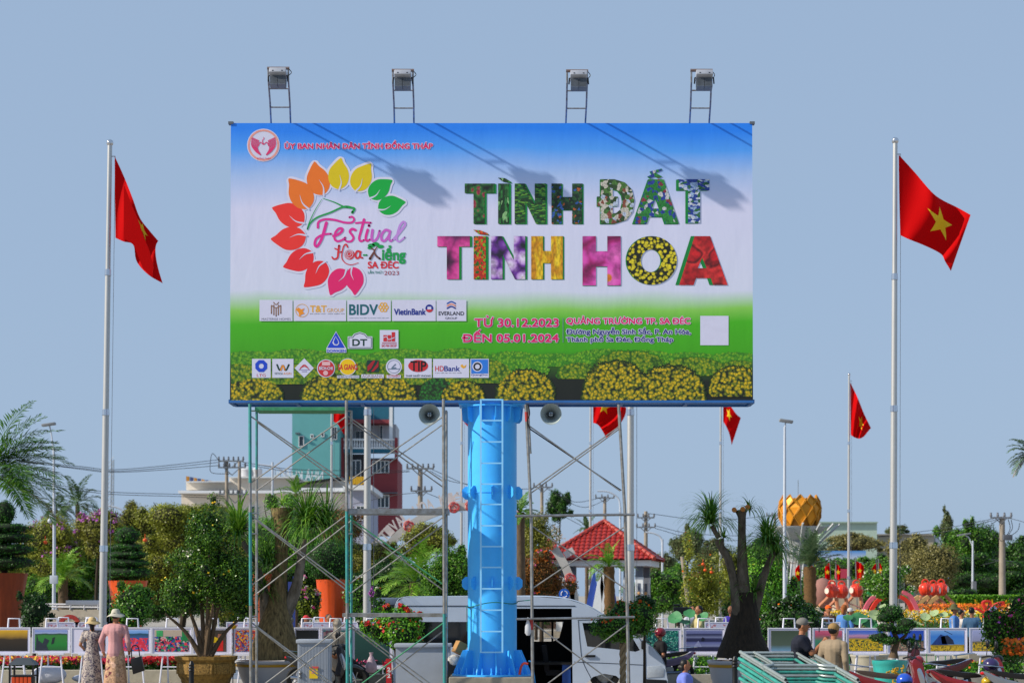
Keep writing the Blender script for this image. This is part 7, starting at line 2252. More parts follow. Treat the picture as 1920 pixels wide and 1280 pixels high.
# ------------------------------------------------------------------ cabinets, boxes, junk round the column
M_cab = mat('cabinet grey paint', '#969fac', 0.5, 0, 0.06, 3)
def cabinet(xa, xb, ytop, Y, D, label, ribs):
 a, b = P(xa, ytop, Y), P(xb, ytop, Y)
 rt = thing('electric_cabinet', ((a.x + b.x) / 2, Y, 0), label, 'electric cabinet')
 MB().box(a.x + .03, b.x - .03, Y + .02, Y + D, 0.1, a.z - .08).build('body', M_cab, rt, smooth=False)
 MB().box(a.x, b.x, Y - .03, Y + D + .03, a.z - .078, a.z).build('lid', M_cab, rt, bevel=.02)
 MB().box(a.x + .05, b.x - .05, Y + .03, Y + D - .01, 0, 0.1).build('base', M_conc, rt, smooth=False)
 if ribs:
  n = 20; w_ = (b.x - a.x - .12) / n
  for i in range(n):
   MB().box(a.x + .06 + i * w_, a.x + .06 + i * w_ + w_ * .55, Y + .008, Y + .018, .2, a.z - .12).build('rib', M_cab, rt, smooth=False)
 return rt, a, b
cr, a, b = cabinet(555, 621, 1198, 39.4, .45, 'upright grey electric cabinet with a yellow warning sticker', True)
c_ = P(588, 1259, 39.4)
MB().box(c_.x - .085, c_.x + .085, 39.385, 39.405, c_.z - .13, c_.z + .11).build('warning_sticker', mat('sticker yellow', '#d8b818', .5), cr, smooth=False)
MB().box(c_.x - .07, c_.x + .1, 39.375, 39.384, c_.z + .075, c_.z + .115).build('red_label', mat('sticker red', '#c04848', .5), cr, smooth=False)
MB().prism([(c_.x - .05, 39.382, c_.z - .03), (c_.x + .05, 39.382, c_.z - .03), (c_.x, 39.382, c_.z + .06)], (0, .002, 0)).build('warning_triangle', mat('sticker pink', '#d08878', .5), cr, smooth=False)
c_ = P(563, 1264, 39.4); q = MB(); q.ell(c_ + Vector((0, 0, .04)), .035, 10, 8); q.ell(c_ + Vector((0, 0, -.04)), .035, 10, 8); q.build('lock', M_steel, cr)
cr2, a, b = cabinet(739, 846, 1206, 39.4, .6, 'wide low blue grey cabinet left of the blue column', False)
M_cb = mat('cardboard', '#a07848', .8)
q = MB(); q.cbox(P(862, 1214, 38.9), (.2, .22, .24), rz=.4, ry=.45); tag(q.build('cardboard_box', M_cb, bevel=.004), 'tilted brown cardboard box leaning on the column base', 'box')
q = MB(); q.cbox(P(853, 1262, 39.0), (.42, .4, P(0, 1243, 39).z * 2 - .9)); o_ = q.build('black_crate', M_black, bevel=.02); tag(o_, 'black crate between the wide cabinet and the column base', 'crate')
q = MB(); q.ell(P(852, 1238, 38.9), (.15, .14, .13), 14, 10); tag(q.build('rubbish_bag', mat('pale plastic', '#b4b4b0', .4, 0, .1, 10, 1.2)), 'pale crumpled plastic bag under the cardboard box', 'bag')
q = MB(); q.tube(smooth_curve([P(974, 1264, 37.7), P(977, 1250, 37.7), P(982, 1243, 37.7), P(990, 1244, 37.7)], 5), .025, 7); tag(q.build('red_hose', mat('red hose', '#b03c30', .5)), 'short red hose end at the right of the column base', 'hose')
q = MB(); q.tube(smooth_curve([P(991, 1238, 37.6), P(998, 1242, 37.6), P(1001, 1262, 37.6), P(1006, 1300, 37.6)], 5), .014, 6); tag(q.build('blue_cable', mat('blue cable', '#2c88c8', .5)), 'bright blue cable beside the right scaffold post', 'cable')

# ------------------------------------------------------------------ bollards, litter bin
def bollard(px, ytop, Y, label):
 c_ = P(px, ytop, Y); rt = thing('bollard', (c_.x, Y, 0), label, 'bollard', 'black bollards with ringed tops')
 h = c_.z
 MB().lathe([(.075, 0), (.075, .1), (.055, .14), (.05, h - .22)], (c_.x, Y, 0), 14).build('post', M_black, rt)
 MB().lathe([(.05, h - .219), (.068, h - .2), (.05, h - .17), (.068, h - .14), (.05, h - .11), (.062, h - .08), (.045, h - .05), (.03, h - .01), (.005, h)], (c_.x, Y, 0), 14).build('ringed_cap', M_black, rt)
bollard(359, 1238, 39.5, 'black ringed bollard in front of the octagonal stone planter')
bollard(1378, 1229, 36.5, 'black ringed bollard in front of the right ponytail palm pot')
Yk = 38.5
c_ = P(48, 1233, Yk); bn = thing('litter_bin', (c_.x, Yk, 0), 'black litter bin with orange slats and pitched lid at bottom left', 'litter bin')
xa, xb = P(24, 0, Yk).x, P(71, 0, Yk).x; ze, zt_ = P(0, 1246, Yk).z, c_.z; zs = P(0, 1266, Yk).z
xm = (xa + xb) / 2; yd = .4
M_binr = mat('bin lid grey', '#3c444c', .45)
mb = MB(); n_ = [(xa - .02, Yk, ze), (xb + .02, Yk, ze), (xb + .02, Yk + yd, ze), (xa - .02, Yk + yd, ze), (xa + .12, Yk + .1, zt_), (xb - .12, Yk + .1, zt_), (xb - .12, Yk + yd - .1, zt_), (xa + .12, Yk + yd - .1, zt_)]
mb.v = n_; mb.f = [(0, 1, 5, 4), (1, 2, 6, 5), (2, 3, 7, 6), (3, 0, 4, 7), (4, 5, 6, 7), (0, 3, 2, 1)]; mb.build('lid', M_binr, bn, smooth=False)
for x in (xa + .02, xb - .02):
 for y in (Yk + .02, Yk + yd - .02): MB().box(x - .018, x + .018, y - .018, y + .018, 0, ze - .001).build('post', M_black, bn, smooth=False)
MB().box(xa + .045, xb - .045, Yk, Yk + yd, zs - .02, zs + .01).build('rim', M_black, bn, smooth=False)
MB().box(xa + .06, xb - .06, Yk + .05, Yk + yd - .05, .1, zs - .03).build('inner_bucket', M_black, bn, smooth=False)
w_ = (xb - xa - .1) / 5
for i in range(5): MB().box(xa + .05 + i * w_ + .008, xa + .05 + (i + 1) * w_ - .008, Yk + .005, Yk + .03, .1, zs - .025).build('slat', mat('bin orange slat', '#c84410', .5), bn, smooth=False)
for px, Y, r_, lb_ in ((92, 45.4, (.42, .25, .22), 'white bundle on the ground behind the litter bin'), (162, 45.6, (.34, .2, .1), 'small white sheet crumpled on the ground left of the women')):
 c_ = P(px, 1200, Y); q = MB(); q.ell((c_.x, Y, r_[2] * .8 + .05), r_, 20, 12); tag(q.build('white_bundle', mat('white cloth', '#b8bcc8', .7, 0, .08, 9, 1.2)), lb_, 'bundle')

# ------------------------------------------------------------------ photo easels
M_easel = mat('easel white', '#d6d8e6', 0.5, 0, .03)
M_mount = mat('photo mount', '#d6d4ea', 0.5, 0, .02)
def photo_mat(name, stops, cells, z0_, z1_, sc_=9, warp=.5):
 m = bpy.data.materials.new(name); m.use_nodes = True
 t = m.node_tree; b = t.nodes['Principled BSDF']; b.inputs['Roughness'].default_value = .35
 tc = t.nodes.new('ShaderNodeTexCoord'); sx = t.nodes.new('ShaderNodeSeparateXYZ'); t.links.new(tc.outputs['Object'], sx.inputs[0])
 mr = t.nodes.new('ShaderNodeMapRange'); mr.inputs['From Min'].default_value = z0_; mr.inputs['From Max'].default_value = z1_; t.links.new(sx.outputs[2], mr.inputs[0])
 nz = t.nodes.new('ShaderNodeTexNoise'); nz.inputs['Scale'].default_value = 3.5; nz.inputs['Detail'].default_value = 4; t.links.new(tc.outputs['Object'], nz.inputs['Vector'])
 ad = t.nodes.new('ShaderNodeMath'); ad.operation = 'MULTIPLY_ADD'; ad.inputs[1].default_value = warp * .35; t.links.new(nz.outputs[0], ad.inputs[0]); 
 sb = t.nodes.new('ShaderNodeMath'); sb.operation = 'SUBTRACT'; sb.inputs[1].default_value = warp * .175; t.links.new(mr.outputs[0], sb.inputs[0]); t.links.new(sb.outputs[0], ad.inputs[2])
 r = ramp_nodes(t, stops); t.links.new(ad.outputs[0], r.inputs[0])
 out = r.outputs[0]
 if cells:
  top, cs = cells
  v_ = t.nodes.new('ShaderNodeTexVoronoi'); v_.inputs['Scale'].default_value = sc_ * 2.3; t.links.new(tc.outputs['Object'], v_.inputs['Vector'])
  sp = t.nodes.new('ShaderNodeSeparateColor'); t.links.new(v_.outputs['Color'], sp.inputs[0])
  r2 = ramp_nodes(t, [(i / len(cs), c_) for i, c_ in enumerate(cs)], 'CONSTANT'); t.links.new(sp.outputs[0], r2.inputs[0])
  lt = t.nodes.new('ShaderNodeMath'); lt.operation = 'LESS_THAN'; lt.inputs[1].default_value = top; t.links.new(ad.outputs[0], lt.inputs[0])
  mx = t.nodes.new('ShaderNodeMix'); mx.data_type = 'RGBA'; t.links.new(lt.outputs[0], mx.inputs[0]); t.links.new(out, mx.inputs[6]); t.links.new(r2.outputs[0], mx.inputs[7]); out = mx.outputs[2]
 t.links.new(out, b.inputs['Base Color'])
 return m
YE = 45
def easel(x0_, x1_, y0_, y1_, label, pm, Y=YE, handle=True, photo=None, hy=1159, extra=None):
 a, b = P(x0_, y0_, Y), P(x1_, y1_, Y)
 cx_ = (a.x + b.x) / 2
 rt = thing('photo_easel', (cx_, Y, 0), label, 'easel', 'white easels showing landscape photos')
 W, H = b.x - a.x, a.z - b.z
 MB().box(a.x, b.x, Y, Y + .03, b.z, a.z).build('mount_board', M_mount, rt, smooth=False)
 e = .035
 mb = MB(); mb.box(a.x - .01, b.x + .01, Y - .015, Y - .001, a.z - e * .4, a.z + .01); mb.box(a.x - .01, b.x + .01, Y - .015, Y - .001, b.z - .01, b.z + e * .4); mb.box(a.x - .01, a.x + e * .4, Y - .015, Y - .001, b.z + e * .4, a.z - e * .4); mb.box(b.x - e * .4, b.x + .01, Y - .015, Y - .001, b.z + e * .4, a.z - e * .4)
 mb.build('frame', M_easel, rt, smooth=False)
 p0, p1 = photo or (0.07, 0.93)
 if pm:
  stops, cells, sc_, warp = pm
  m = photo_mat('photo ' + label[:40], stops, cells, b.z + .05, a.z - .05, sc_, warp)
  po = MB().box(a.x + W * p0, a.x + W * p1, Y - .006, Y - .001, b.z + .055, a.z - .055).build('photo_print', m, rt, smooth=False)
  if extra:
   for poly, cc in extra:
    extra_n = MB().prism([(a.x + W * (p0 + (p1 - p0) * u), Y - .007, b.z + .055 + (H - .11) * v_) for u, v_ in poly], (0, -.002, 0)).build('print_figure', mat('print ' + cc, cc, .4, 0, .25, 14), po, smooth=False)
 hw = .155
 ht = P(0, hy, Y).z
 if handle:
  MB().tube([(cx_ - hw, Y + .05, a.z - .2), (cx_ - hw * .8, Y + .05, ht), (cx_ + hw * .8, Y + .05, ht), (cx_ + hw, Y + .05, a.z - .2)], .022, 6).build('top_loop', M_easel, rt, angle=80)
 for sg in (-1, 1):
  MB().tube([(cx_ + sg * hw, Y + .05, a.z - .1), (cx_ + sg * (hw + .13), Y + .02, 0)], .02, 6).build('leg', M_easel, rt)
  MB().tube([(cx_ + sg * hw * .8, Y + .06, a.z - .1), (cx_ + sg * (hw + .02), Y + .55, 0)], .018, 6).build('leg', M_easel, rt)
 MB().tube([(cx_ - hw - .08, Y + .03, .42), (cx_ + hw + .08, Y + .03, .42)], .016, 6).build('cross_bar', M_easel, rt)
 MB().box(cx_ - .3, cx_ + .3, Y - .03, Y + .06, b.z - .045, b.z - .012).build('ledge', M_easel, rt, smooth=False)
 return rt
easel(-6, 56, 1176, 1224, 'easel with a dark field under golden light at the far left edge', ([(0, '#181410'), (.55, '#342818'), (.72, '#a07c24'), (1, '#d8a820')], None, 9, .5))
easel(61, 131, 1176, 1223, 'easel with a green rice field photo left of the two women', ([(0, '#1c5c28'), (.3, '#1f7c30'), (.72, '#347c34'), (.8, '#203c34'), (.84, '#98a8d0'), (1, '#6c84c8')], None, 9, .3),
  extra=[([(0.02, 0), (.42, 0), (.36, .25), (.44, .5), (.30, .62), (.24, .35), (.1, .5), (.05, .8)], '#28303c'), ([(.5, .3), (.58, .34), (.62, .66), (.54, .62)], '#202c30')])
easel(134, 208, 1176, 1224, 'easel with a mostly white mount behind the woman in the patterned dress', ([(0, '#343c4c'), (1, '#283040')], None, 9, .3), photo=(.30, .85))
easel(212, 283, 1176, 1224, 'easel with a ring of red flowers on blue water right of the women', ([(0, '#2c509c'), (.55, '#3c64ac'), (.8, '#20485c'), (.85, '#6c9cdc'), (1, '#88b0e8')], (.62, ['#d82c44', '#2c549c', '#e0506c', '#c83048']), 12, .4))
easel(285, 359, 1176, 1225, 'easel with people seated round red and green cloths', ([(0, '#a89c98'), (1, '#b8a898')], (.7, ['#2c4498', '#b8a8a4', '#d83850', '#1c7c5c', '#202438', '#8c4060']), 10, .3), extra=[([(.05, .7), (.24, .7), (.24, .98), (.05, .98)], '#3ca060'), ([(.8, .5), (.98, .5), (.98, .98), (.8, .98)], '#1c7c44')])
easel(362, 434, 1176, 1225, 'easel with a red shirted man holding yellow flowers behind the tree stems', ([(0, '#5c4840'), (1, '#302c24')], None, 9, .6), photo=(.12, .86), extra=[([(.6, .02), (.9, .02), (.9, .5), (.8, .62), (.66, .5)], '#c82420'), ([(.45, .45), (.55, .4), (.7, .45), (.72, .62), (.58, .7), (.46, .62)], '#d0b010'), ([(.7, .64), (.82, .64), (.84, .8), (.72, .82)], '#9c6850')])
easel(437, 500, 1176, 1225, 'easel with a colourful firework like photo behind the left scaffold post', ([(0, '#6c3850'), (1, '#385890')], (2, ['#c83c28', '#2c4c98', '#d8a030', '#5c2c50', '#7c8cb0', '#b05030']), 14, .3))
easel(552, 600, 1176, 1224, 'easel with a dark gravel photo above the upright cabinet', ([(0, '#5c5850'), (.4, '#4c4840'), (.5, '#202428'), (1, '#14181c')], None, 12, .4))
easel(603, 655, 1176, 1224, 'easel with a photo of coloured drapes behind the hooded rider', ([(0, '#4c3848'), (1, '#3c5c60')], (2, ['#5c3848', '#2c5c60', '#8c6c74', '#305058']), 6, .3))
easel(660, 735, 1176, 1250, 'tall easel with dark green photo behind the bending woman', ([(0, '#1c3c3c'), (1, '#285048')], None, 9, .6))
easel(1206, 1277, 1177, 1224, 'easel with a teal water photo behind the man in the red helmet', ([(0, '#0c4454'), (1, '#146c64')], (2, ['#0e5058', '#146c5c', '#1c8874', '#0c3c50', '#7cc0b0']), 22, .3))
easel(1281, 1359, 1177, 1224, 'easel with a blue tinted black and white photo of rows', ([(0, '#1c2040'), (.18, '#24284c'), (.25, '#8088b0'), (.42, '#6068a0'), (.48, '#24284c'), (.6, '#30345c'), (.66, '#7880a8'), (.8, '#20244c'), (.86, '#646c9c'), (1, '#747cb0')], None, 9, .06), extra=[([(.42, .48), (.5, .48), (.52, .62), (.46, .68), (.42, .6)], '#14162c'), ([(.2, .2), (.45, .2), (.34, .5)], '#8c94bc')])
easel(1440, 1520, 1177, 1224, 'easel mostly hidden behind the rose bush and the photographing man', ([(0, '#6c98b8'), (.3, '#4c5c50'), (1, '#3c4c3c')], None, 9, .6))
easel(1524, 1583, 1177, 1224, 'easel with pink and green photo behind the man in the beige cap', ([(0, '#2c6c5c'), (.5, '#3c7c64'), (.8, '#b04868'), (1, '#c86080')], None, 9, .6))
FL_ = (.55, ['#c8a818', '#d8b820', '#2c4430', '#b09018', '#7c7c20', '#d4b028'])
easel(1586.5, 1661, 1177, 1224, 'easel with yellow flowers under a pink and blue sunset sky', ([(0, '#3c3820'), (.6, '#a88c28'), (.64, '#8c6c90'), (.74, '#c08cb0'), (.84, '#6078c8'), (1, '#2c58c8')], FL_, 16, .25))
easel(1664, 1737, 1177, 1224, 'easel with deep blue sky photo behind the bonsai', ([(0, '#3c4430'), (.45, '#6c5c4c'), (.5, '#244c34'), (.56, '#3058c0'), (1, '#1c44b0')], (.42, ['#8c6c5c', '#5c4c44', '#a88c78', '#2c5c44']), 14, .25))
easel(1739.5, 1813, 1177, 1224, 'easel with yellow flowers below a dark blue aircraft', ([(0, '#6c5c20'), (.3, '#a08828'), (.34, '#4888d0'), (.7, '#3c7cd0'), (1, '#78a8e0')], (.24, ['#b89820', '#c8a828', '#786820', '#d0b038']), 14, .25), extra=[([(.02, .3), (.3, .82), (.42, .74), (.5, .3)], '#203c7c'), ([(.3, .7), (.5, .78), (.66, .55), (.7, .34), (.34, .34)], '#283048'), ([(.4, .98), (.64, .8), (.65, .82), (.42, 1)], '#1c2c54')])
easel(1818, 1894, 1177, 1224, 'easel with pale misty flower rows at the far right', ([(0, '#4c4830'), (.45, '#6c6448'), (.5, '#8c90b0'), (1, '#9ca4d0')], (.42, ['#c0a020', '#4c4c38', '#b09420', '#d0b028', '#7c742c']), 14, .3))
# second row of easels seen only by their tops
for x, lb_ in ((118, 'second row easel top behind the green rice field photo'), (170, 'second row easel top left of the woman in the straw hat'), (455, 'second row easel top right of the yellow ornament'), (598, 'second row easel top in front of the orange pot, left'), (655, 'second row easel top in front of the orange pot, right'), (700, 'second row easel top left of the flowering shrub'), (1352, 'second row easel top left of the dark ponytail palm base'), (1545, 'second row easel top between the two men')):
 easel(x - 30, x + 30, 1166, 1206, lb_, ([(0, '#b8b4c8'), (1, '#a8a4b8')], (1, ['#b8b4c8', '#a4707c', '#b0b4cc', '#b8b8cc']), 7, .3), Y=50, hy=1157, photo=(.05, .95))
# white banner with railing at left
rt = thing('white_banner', (P(130, 1150, 62).x, 62, 0), 'long white banner wall with railing on top at left', 'banner')
mb = MB(); a, b = P(70, 1142, 62), P(188, 1160, 62); mb.box(a.x, b.x, 62, 62.15, 0, a.z); mb.build('panel', mat('banner white', '#bcb4a4', .7), rt, smooth=False)
mb = MB(); 
for y in (1132, 1137): mb.tube([P(74, y, 62), P(188, y + 1, 62)], .03, 5)
mb.build('rail', M_white, rt)
for k in range(5): MB().tube([P(80 + k * 26, 1142, 62), P(80 + k * 26, 1132, 62)], .03, 5).build('railing_post', M_white, rt)
vs, fs = text_mesh('CÂY VÀ HOA SA ĐÉC', .01); mb = MB(); mb.v = [tuple(P(100 + u * 82, 1161 - w_ * 6, 61.98)) for u, w_ in vs]; mb.f = fs; mb.build('lettering', mat('banner grey ink', '#58606c', .6), rt, smooth=False, norm=False)
q = MB(); q.cbox(P(155, 1129, 61.5), (1.0, .4, .14)); tag(q.build('white_crate', M_white, bevel=.02), 'flat white crate lying on the banner wall railing', 'crate')
q = MB(); c_ = P(130, 1162, 52); n = 24
for k in range(n + 1):
 t = math.pi * k / n
 for r_ in (.19, .30): q.v.append((c_.x + r_ * math.cos(t), 52, c_.z - .15 + r_ * math.sin(t)))
for k in range(n): q.f.append((2 * k, 2 * k + 1, 2 * k + 3, 2 * k + 2))
q.v += [(x, y + .1, z) for x, y, z in q.v]; 
for k in range(n): q.f.append((2 * k + 2 + 50, 2 * k + 3 + 50, 2 * k + 1 + 50, 2 * k + 50))
for k in range(n): q.f.append((2 * k + 1, 2 * k + 51, 2 * k + 53, 2 * k + 3))
tag(q.build('red_arch_ornament', cell_mat('red floral ring', [(0, '#b83020'), (.5, '#cc5038'), (.8, '#a82c28')], 16)), 'small red floral arch above the rice field photo', 'ornament')
# blue and white banner stand and red banner
q = MB(); a, b = P(549, 1080, 56), P(553.5, 1145, 56); q.box(a.x, b.x, 56, 56.05, .5, a.z); q.box(P(543, 0, 56).x, a.x - .004, 56, 56.04, P(0, 1135, 56).z, P(0, 1090, 56).z)
tag(q.build('blue_banner', mat('navy banner', '#2c3c80', .6), smooth=False), 'narrow navy and white banner right of the ponytail trunk', 'banner')
rb = thing('red_banner', (P(732, 1250, 40.9).x, 40.9, 0), 'narrow red banner with white figures left of the wide cabinet', 'banner')
a, b = P(724, 1234, 40.9), P(734, 1290, 40.9); MB().box(a.x, b.x, 40.9, 40.92, b.z, a.z).build('cloth', mat('banner red', '#b82028', .6), rb, smooth=False)
vs, fs = text_mesh('2', .05)
for y in (1250, 1262):
 mb = MB(); mb.v = [tuple(P(726 + u * 6, y + 8 - w_ * 8, 40.88)) for u, w_ in vs]; mb.f = fs; mb.build('lettering', M_trim, rb, smooth=False, norm=False)
# blue round sign
q = MB(); c_ = P(1058, 1113, 60); q.tube([c_, c_ + Vector((0, .04, 0))], .17, 20); rt = q.build('round_sign', mat('sign blue disc', '#1c58b8', .4)); tag(rt, 'blue round roundabout sign left of the pavilion columns', 'sign')
q = MB(); 
for k in range(3): q.tube([c_ + Vector((.1 * math.cos(k * 2.1 + s_), -.01, .1 * math.sin(k * 2.1 + s_))) for s_ in (0, .5, 1, 1.5)], .015, 5)
q.build('white_arrows', M_white, rt); MB().tube([c_ + Vector((0, .05, 0)), (c_.x, 60.05, 0)], .03, 6).build('sign_post', M_steel, rt)

# ------------------------------------------------------------------ stack of scaffold frames
YK = 30.5
st = []
M_tl2 = mat('teal frame paint', '#2a9084', 0.5, 0, .15, 8, dirt='#3a7670')
M_gr2 = mat('pale grey tube', '#9aa4a4', 0.4, .5, .15, 8)
def sframe(k, y, m, sh, label):
 """an H frame lying flat: long tubes to the camera side at both ends, cross tubes between"""
 Yb0 = YK + 1.3
 rt = thing('scaffolding_section', (P(1490, 1200, YK).x, YK, 0), label, 'scaffolding', 'scaffold frames stacked flat')
 r_ = .029
 z_ = P(0, y, YK + 1.2).z
 xl, xr = P(1388 + sh, 1200, Yb0).x, P(1516 + sh, 1200, Yb0).x
 L = 1.75
 dx = .50
 for x, n in ((xl, 1), (xr, 1)):
  pts = [Vector((x, Yb0, z_ + .02)), Vector((x + dx, Yb0 - L, z_ - .36))]
  MB().tube(pts, r_, 10).build('long_tube', m, rt)
  MB().tube([pts[1] + Vector((dx * .001, -.0006, 0)), pts[1] + Vector((.003, -.01, -.0005))], r_ * .72, 8).build('bore_shade_disc', M_black, rt)  # black disc stands in for the shade inside the open tube end
 for q in (.04, .5):
  a = Vector((xl, Yb0, z_ + .02)).lerp(Vector((xl + dx, Yb0 - L, z_ - .36)), q); b = Vector((xr, Yb0, z_ + .02)).lerp(Vector((xr + dx, Yb0 - L, z_ - .36)), q)
  MB().tube([a, b], r_ * .9, 8).build('cross_tube', m, rt)
 a = Vector((xr - .22, Yb0 - .07, z_ + .015)); MB().tube(smooth_curve([a, a + Vector((.12, -.5, -.1)), a + Vector((.26, -.85, -.18)), a + Vector((.52, -.95, -.2))], 4), r_ * .8, 8).build('knee_brace', m, rt)
 a = Vector((xl + .22, Yb0 - .07, z_ + .015)); MB().tube(smooth_curve([a, a + Vector((.14, -.5, -.1)), a + Vector((.2, -.8, -.17)), a + Vector((.02, -.88, -.2))], 4), r_ * .8, 8).build('knee_brace', m, rt)
for k in range(12):
 side_ = ('topmost', 'second from the top', 'third from the top', 'fourth from the top', 'fifth from the top', 'sixth from the top', 'seventh from the top', 'eighth from the top', 'ninth from the top', 'tenth from the top', 'eleventh from the top', 'lowest visible')[k]
 m = (M_gr2, M_gr2, M_tl2, M_gr2, M_tl2, M_tl2, M_gr2, M_tl2, M_tl2, M_gr2, M_tl2, M_tl2)[k]
 sframe(k, 1224 + k * 6.2, m, (0, 3, -2, 4, 1, -3, 2, 5, -1, 3, 0, 2)[k], ('grey' if m is M_gr2 else 'teal') + ' scaffold frame lying ' + side_ + ' in the stack')

# ------------------------------------------------------------------ right background: teapots, arches, hedge, letters, flags
YG = 92
M_tp = mat('glossy red orange paint', '#d03414', 0.3, 0, .05, coat=.5)
M_tp2 = mat('peach painted steel', '#b87858', 0.5, 0, .15)
def lantern(px, py, Y, r_, label, face, grp):
 c_ = P(px, py, Y); s_ = S(Y) * r_
 rt = thing('pot_lantern', (c_.x, Y, 0), label, 'lantern', grp)
 mb = MB(); mb.ell(c_, (s_, s_, s_ * 1.08), 24, 14); mb.build('belly', M_tp, rt)
 mb = MB(); mb.tube([c_ + Vector((s_ * math.cos(a) * .5, 0, s_ * 1.0 + s_ * .5 * math.sin(a))) for a in [math.pi * k / 10 for k in range(11)]], s_ * .14, 8); mb.build('handle', M_tp, rt)
 d = Vector((face * .85, -.55, 0)).normalized()
 mb = MB(); mb.tube([c_ + d * s_ * .75, c_ + d * s_ * 1.05], [s_ * .55, s_ * .5], 18); mb.build('spout_rim', M_tp, rt)
 mb = MB(); mb.tube([c_ + d * s_ * 1.055, c_ + d * s_ * 1.08], s_ * .46, 18); mb.build('white_face', mat('lantern face', '#d8c8bc' if face < 0 else '#9c94a4', .5), rt)
 mb = MB(); 
 for k in range(8):
  a = 2 * math.pi * k / 8
  mb.tube([c_ + Vector((s_ * 1.01 * math.cos(a) * math.sin(p), s_ * 1.01 * math.sin(a) * math.sin(p), s_ * 1.09 * math.cos(p))) for p in [math.pi * q / 10 for q in range(1, 10)]], .012, 4)
 mb.build('seam', M_tp, rt)
 z1_ = c_.z - s_ * 1.0
 for sg in (-1, 1):
  mb = MB(); mb.tube(smooth_curve([(c_.x + sg * .2, Y, z1_), (c_.x + sg * .75 * (1 if sg == face else .5), Y, z1_ - .7), (c_.x + sg * 1.3 * (1 if sg != face else .5), Y, 0)], 6), .09, 6)
  mb.build('curved_leg', M_tp2, rt)
 for k in range(3):
  mb = MB(); mb.tube([(c_.x - .4, Y, z1_ - .3 - k * .45), (c_.x + .4, Y, z1_ - .6 - k * .45)], .03, 5); mb.build('lattice_bar', mat('pink lattice', '#b07c78', .6), rt)
for i, (x, y) in enumerate(((1560, 1107), (1578, 1108), (1606, 1106))):
 lantern(x, y, YG + i * .7, 12.5, 'red pot shaped lantern, ' + ('leftmost', 'middle', 'rightmost')[i] + ' of the three with white faces turned left', -1, 'red pot lanterns facing left')
for i, (x, y) in enumerate(((1735, 1104), (1750, 1106), (1765, 1104))):
 lantern(x, y, YG + i * .7, 12, 'red pot shaped lantern, ' + ('leftmost', 'middle', 'rightmost')[i] + ' of the three turned right', 1, 'red pot lanterns facing right')
for i, x in enumerate((1722, 1740, 1757)):
 mb = MB(); pts = smooth_curve([P(x - 22, 1146, YG - 1), P(x - 12, 1128, YG - 1), P(x + 2, 1118, YG - 1)], 6)
 for k in range(len(pts) - 1):
  w_ = .09; d = (pts[k + 1] - pts[k]).normalized(); n_ = Vector((-d.z, 0, d.x)) * w_
  mb.prism([pts[k] - n_, pts[k + 1] - n_, pts[k + 1] + n_, pts[k] + n_], (0, .3, 0))
 tag(mb.build('curved_plank', mat('tan plank', '#b89460', .6)), 'curved tan plank, ' + ('left', 'middle', 'right')[i] + ' one under the right lantern group', 'plank')
def archband(pts, Y, w_, m, label):
 mb = MB(); cs = smooth_curve([P(x, y, Y) for x, y in pts], 7)
 for k in range(len(cs) - 1):
  d = (cs[k + 1] - cs[k]).normalized(); n_ = Vector((-d.z, 0, d.x)) * w_
  d2 = (cs[min(k + 2, len(cs) - 1)] - cs[max(0, k)]).normalized(); n2 = Vector((-d2.z, 0, d2.x)) * w_
  mb.prism([cs[k] - n_, cs[k + 1] - n_, cs[k + 1] + n_, cs[k] + n_], (0, .25, 0))
 tag(mb.build('arch_band', m, smooth=False), label, 'arch')
M_pk, M_rd, M_gn = mat('pink arch paint', '#c85c6c', .5), mat('red arch paint', '#c82c18', .5), mat('green arch paint', '#18823c', .5)
archband([(1620, 1148), (1629, 1130), (1640, 1118), (1650, 1112)], 86, .09, M_pk, 'pink curved band, left of the red arch')
archband([(1692, 1109), (1706, 1116), (1716, 1132), (1722, 1148)], 86, .09, M_pk, 'pink curved band, right of the red arch')
archband([(1634, 1144), (1645, 1127), (1660, 1119), (1678, 1116), (1695, 1121), (1706, 1132), (1712, 1146)], 85, .085, M_rd, 'red round arch behind the bonsai')
archband([(1628, 1109), (1640, 1116), (1652, 1120)], 88, .09, M_gn, 'green curved band, upper left of the red arch')
archband([(1692, 1120), (1702, 1116), (1712, 1110)], 88, .09, M_gn, 'green curved band, upper right of the red arch')
archband([(1847, 1160), (1850, 1145), (1845, 1130), (1852, 1126), (1858, 1129), (1856, 1140), (1848, 1148), (1838, 1143), (1830, 1140)], 60, .035, M_rd, 'red looped ribbon ornament at right')
archband([(1856, 1156), (1862, 1142), (1872, 1133), (1884, 1130)], 58, .06, M_rd, 'red and blue curved banner at the far right')
archband([(1857, 1151), (1862, 1143), (1868, 1138)], 57.7, .05, mat('banner pale blue', '#7c8cc0', .5), 'pale blue printed strip on the curved banner at far right')
q = MB(); q.ell(P(1543, 1111, 95), (.55, .5, .75), 16, 12); q.ell(P(1546, 1098, 95), (.12, .1, .35), 8, 6); q.ell(P(1549, 1099, 95), (.12, .1, .3), 8, 6)
tag(q.build('rabbit_figure', mat('dusty pink plush', '#8c645c', .8)), 'dusty pink rabbit like figure left of the red lanterns', 'figure')
q = MB(); q.box(P(1563, 0, 105).x, P(1607, 0, 105).x, 105, 108, 0, P(0, 1086, 105).z); tag(q.build('cream_booth', mat('cream booth', '#b8a890', .7), smooth=False), 'small cream booth behind the left lantern group', 'booth')
q = MB(); a, b = P(1571, 1080, 104), P(1590, 1066, 104); q.box(a.x, b.x, 104, 105, a.z - .1, b.z); tag(q.build('pink_roof', mat('pink roof', '#b83c54', .7), smooth=False), 'small pink roof behind the red flags', 'roof')
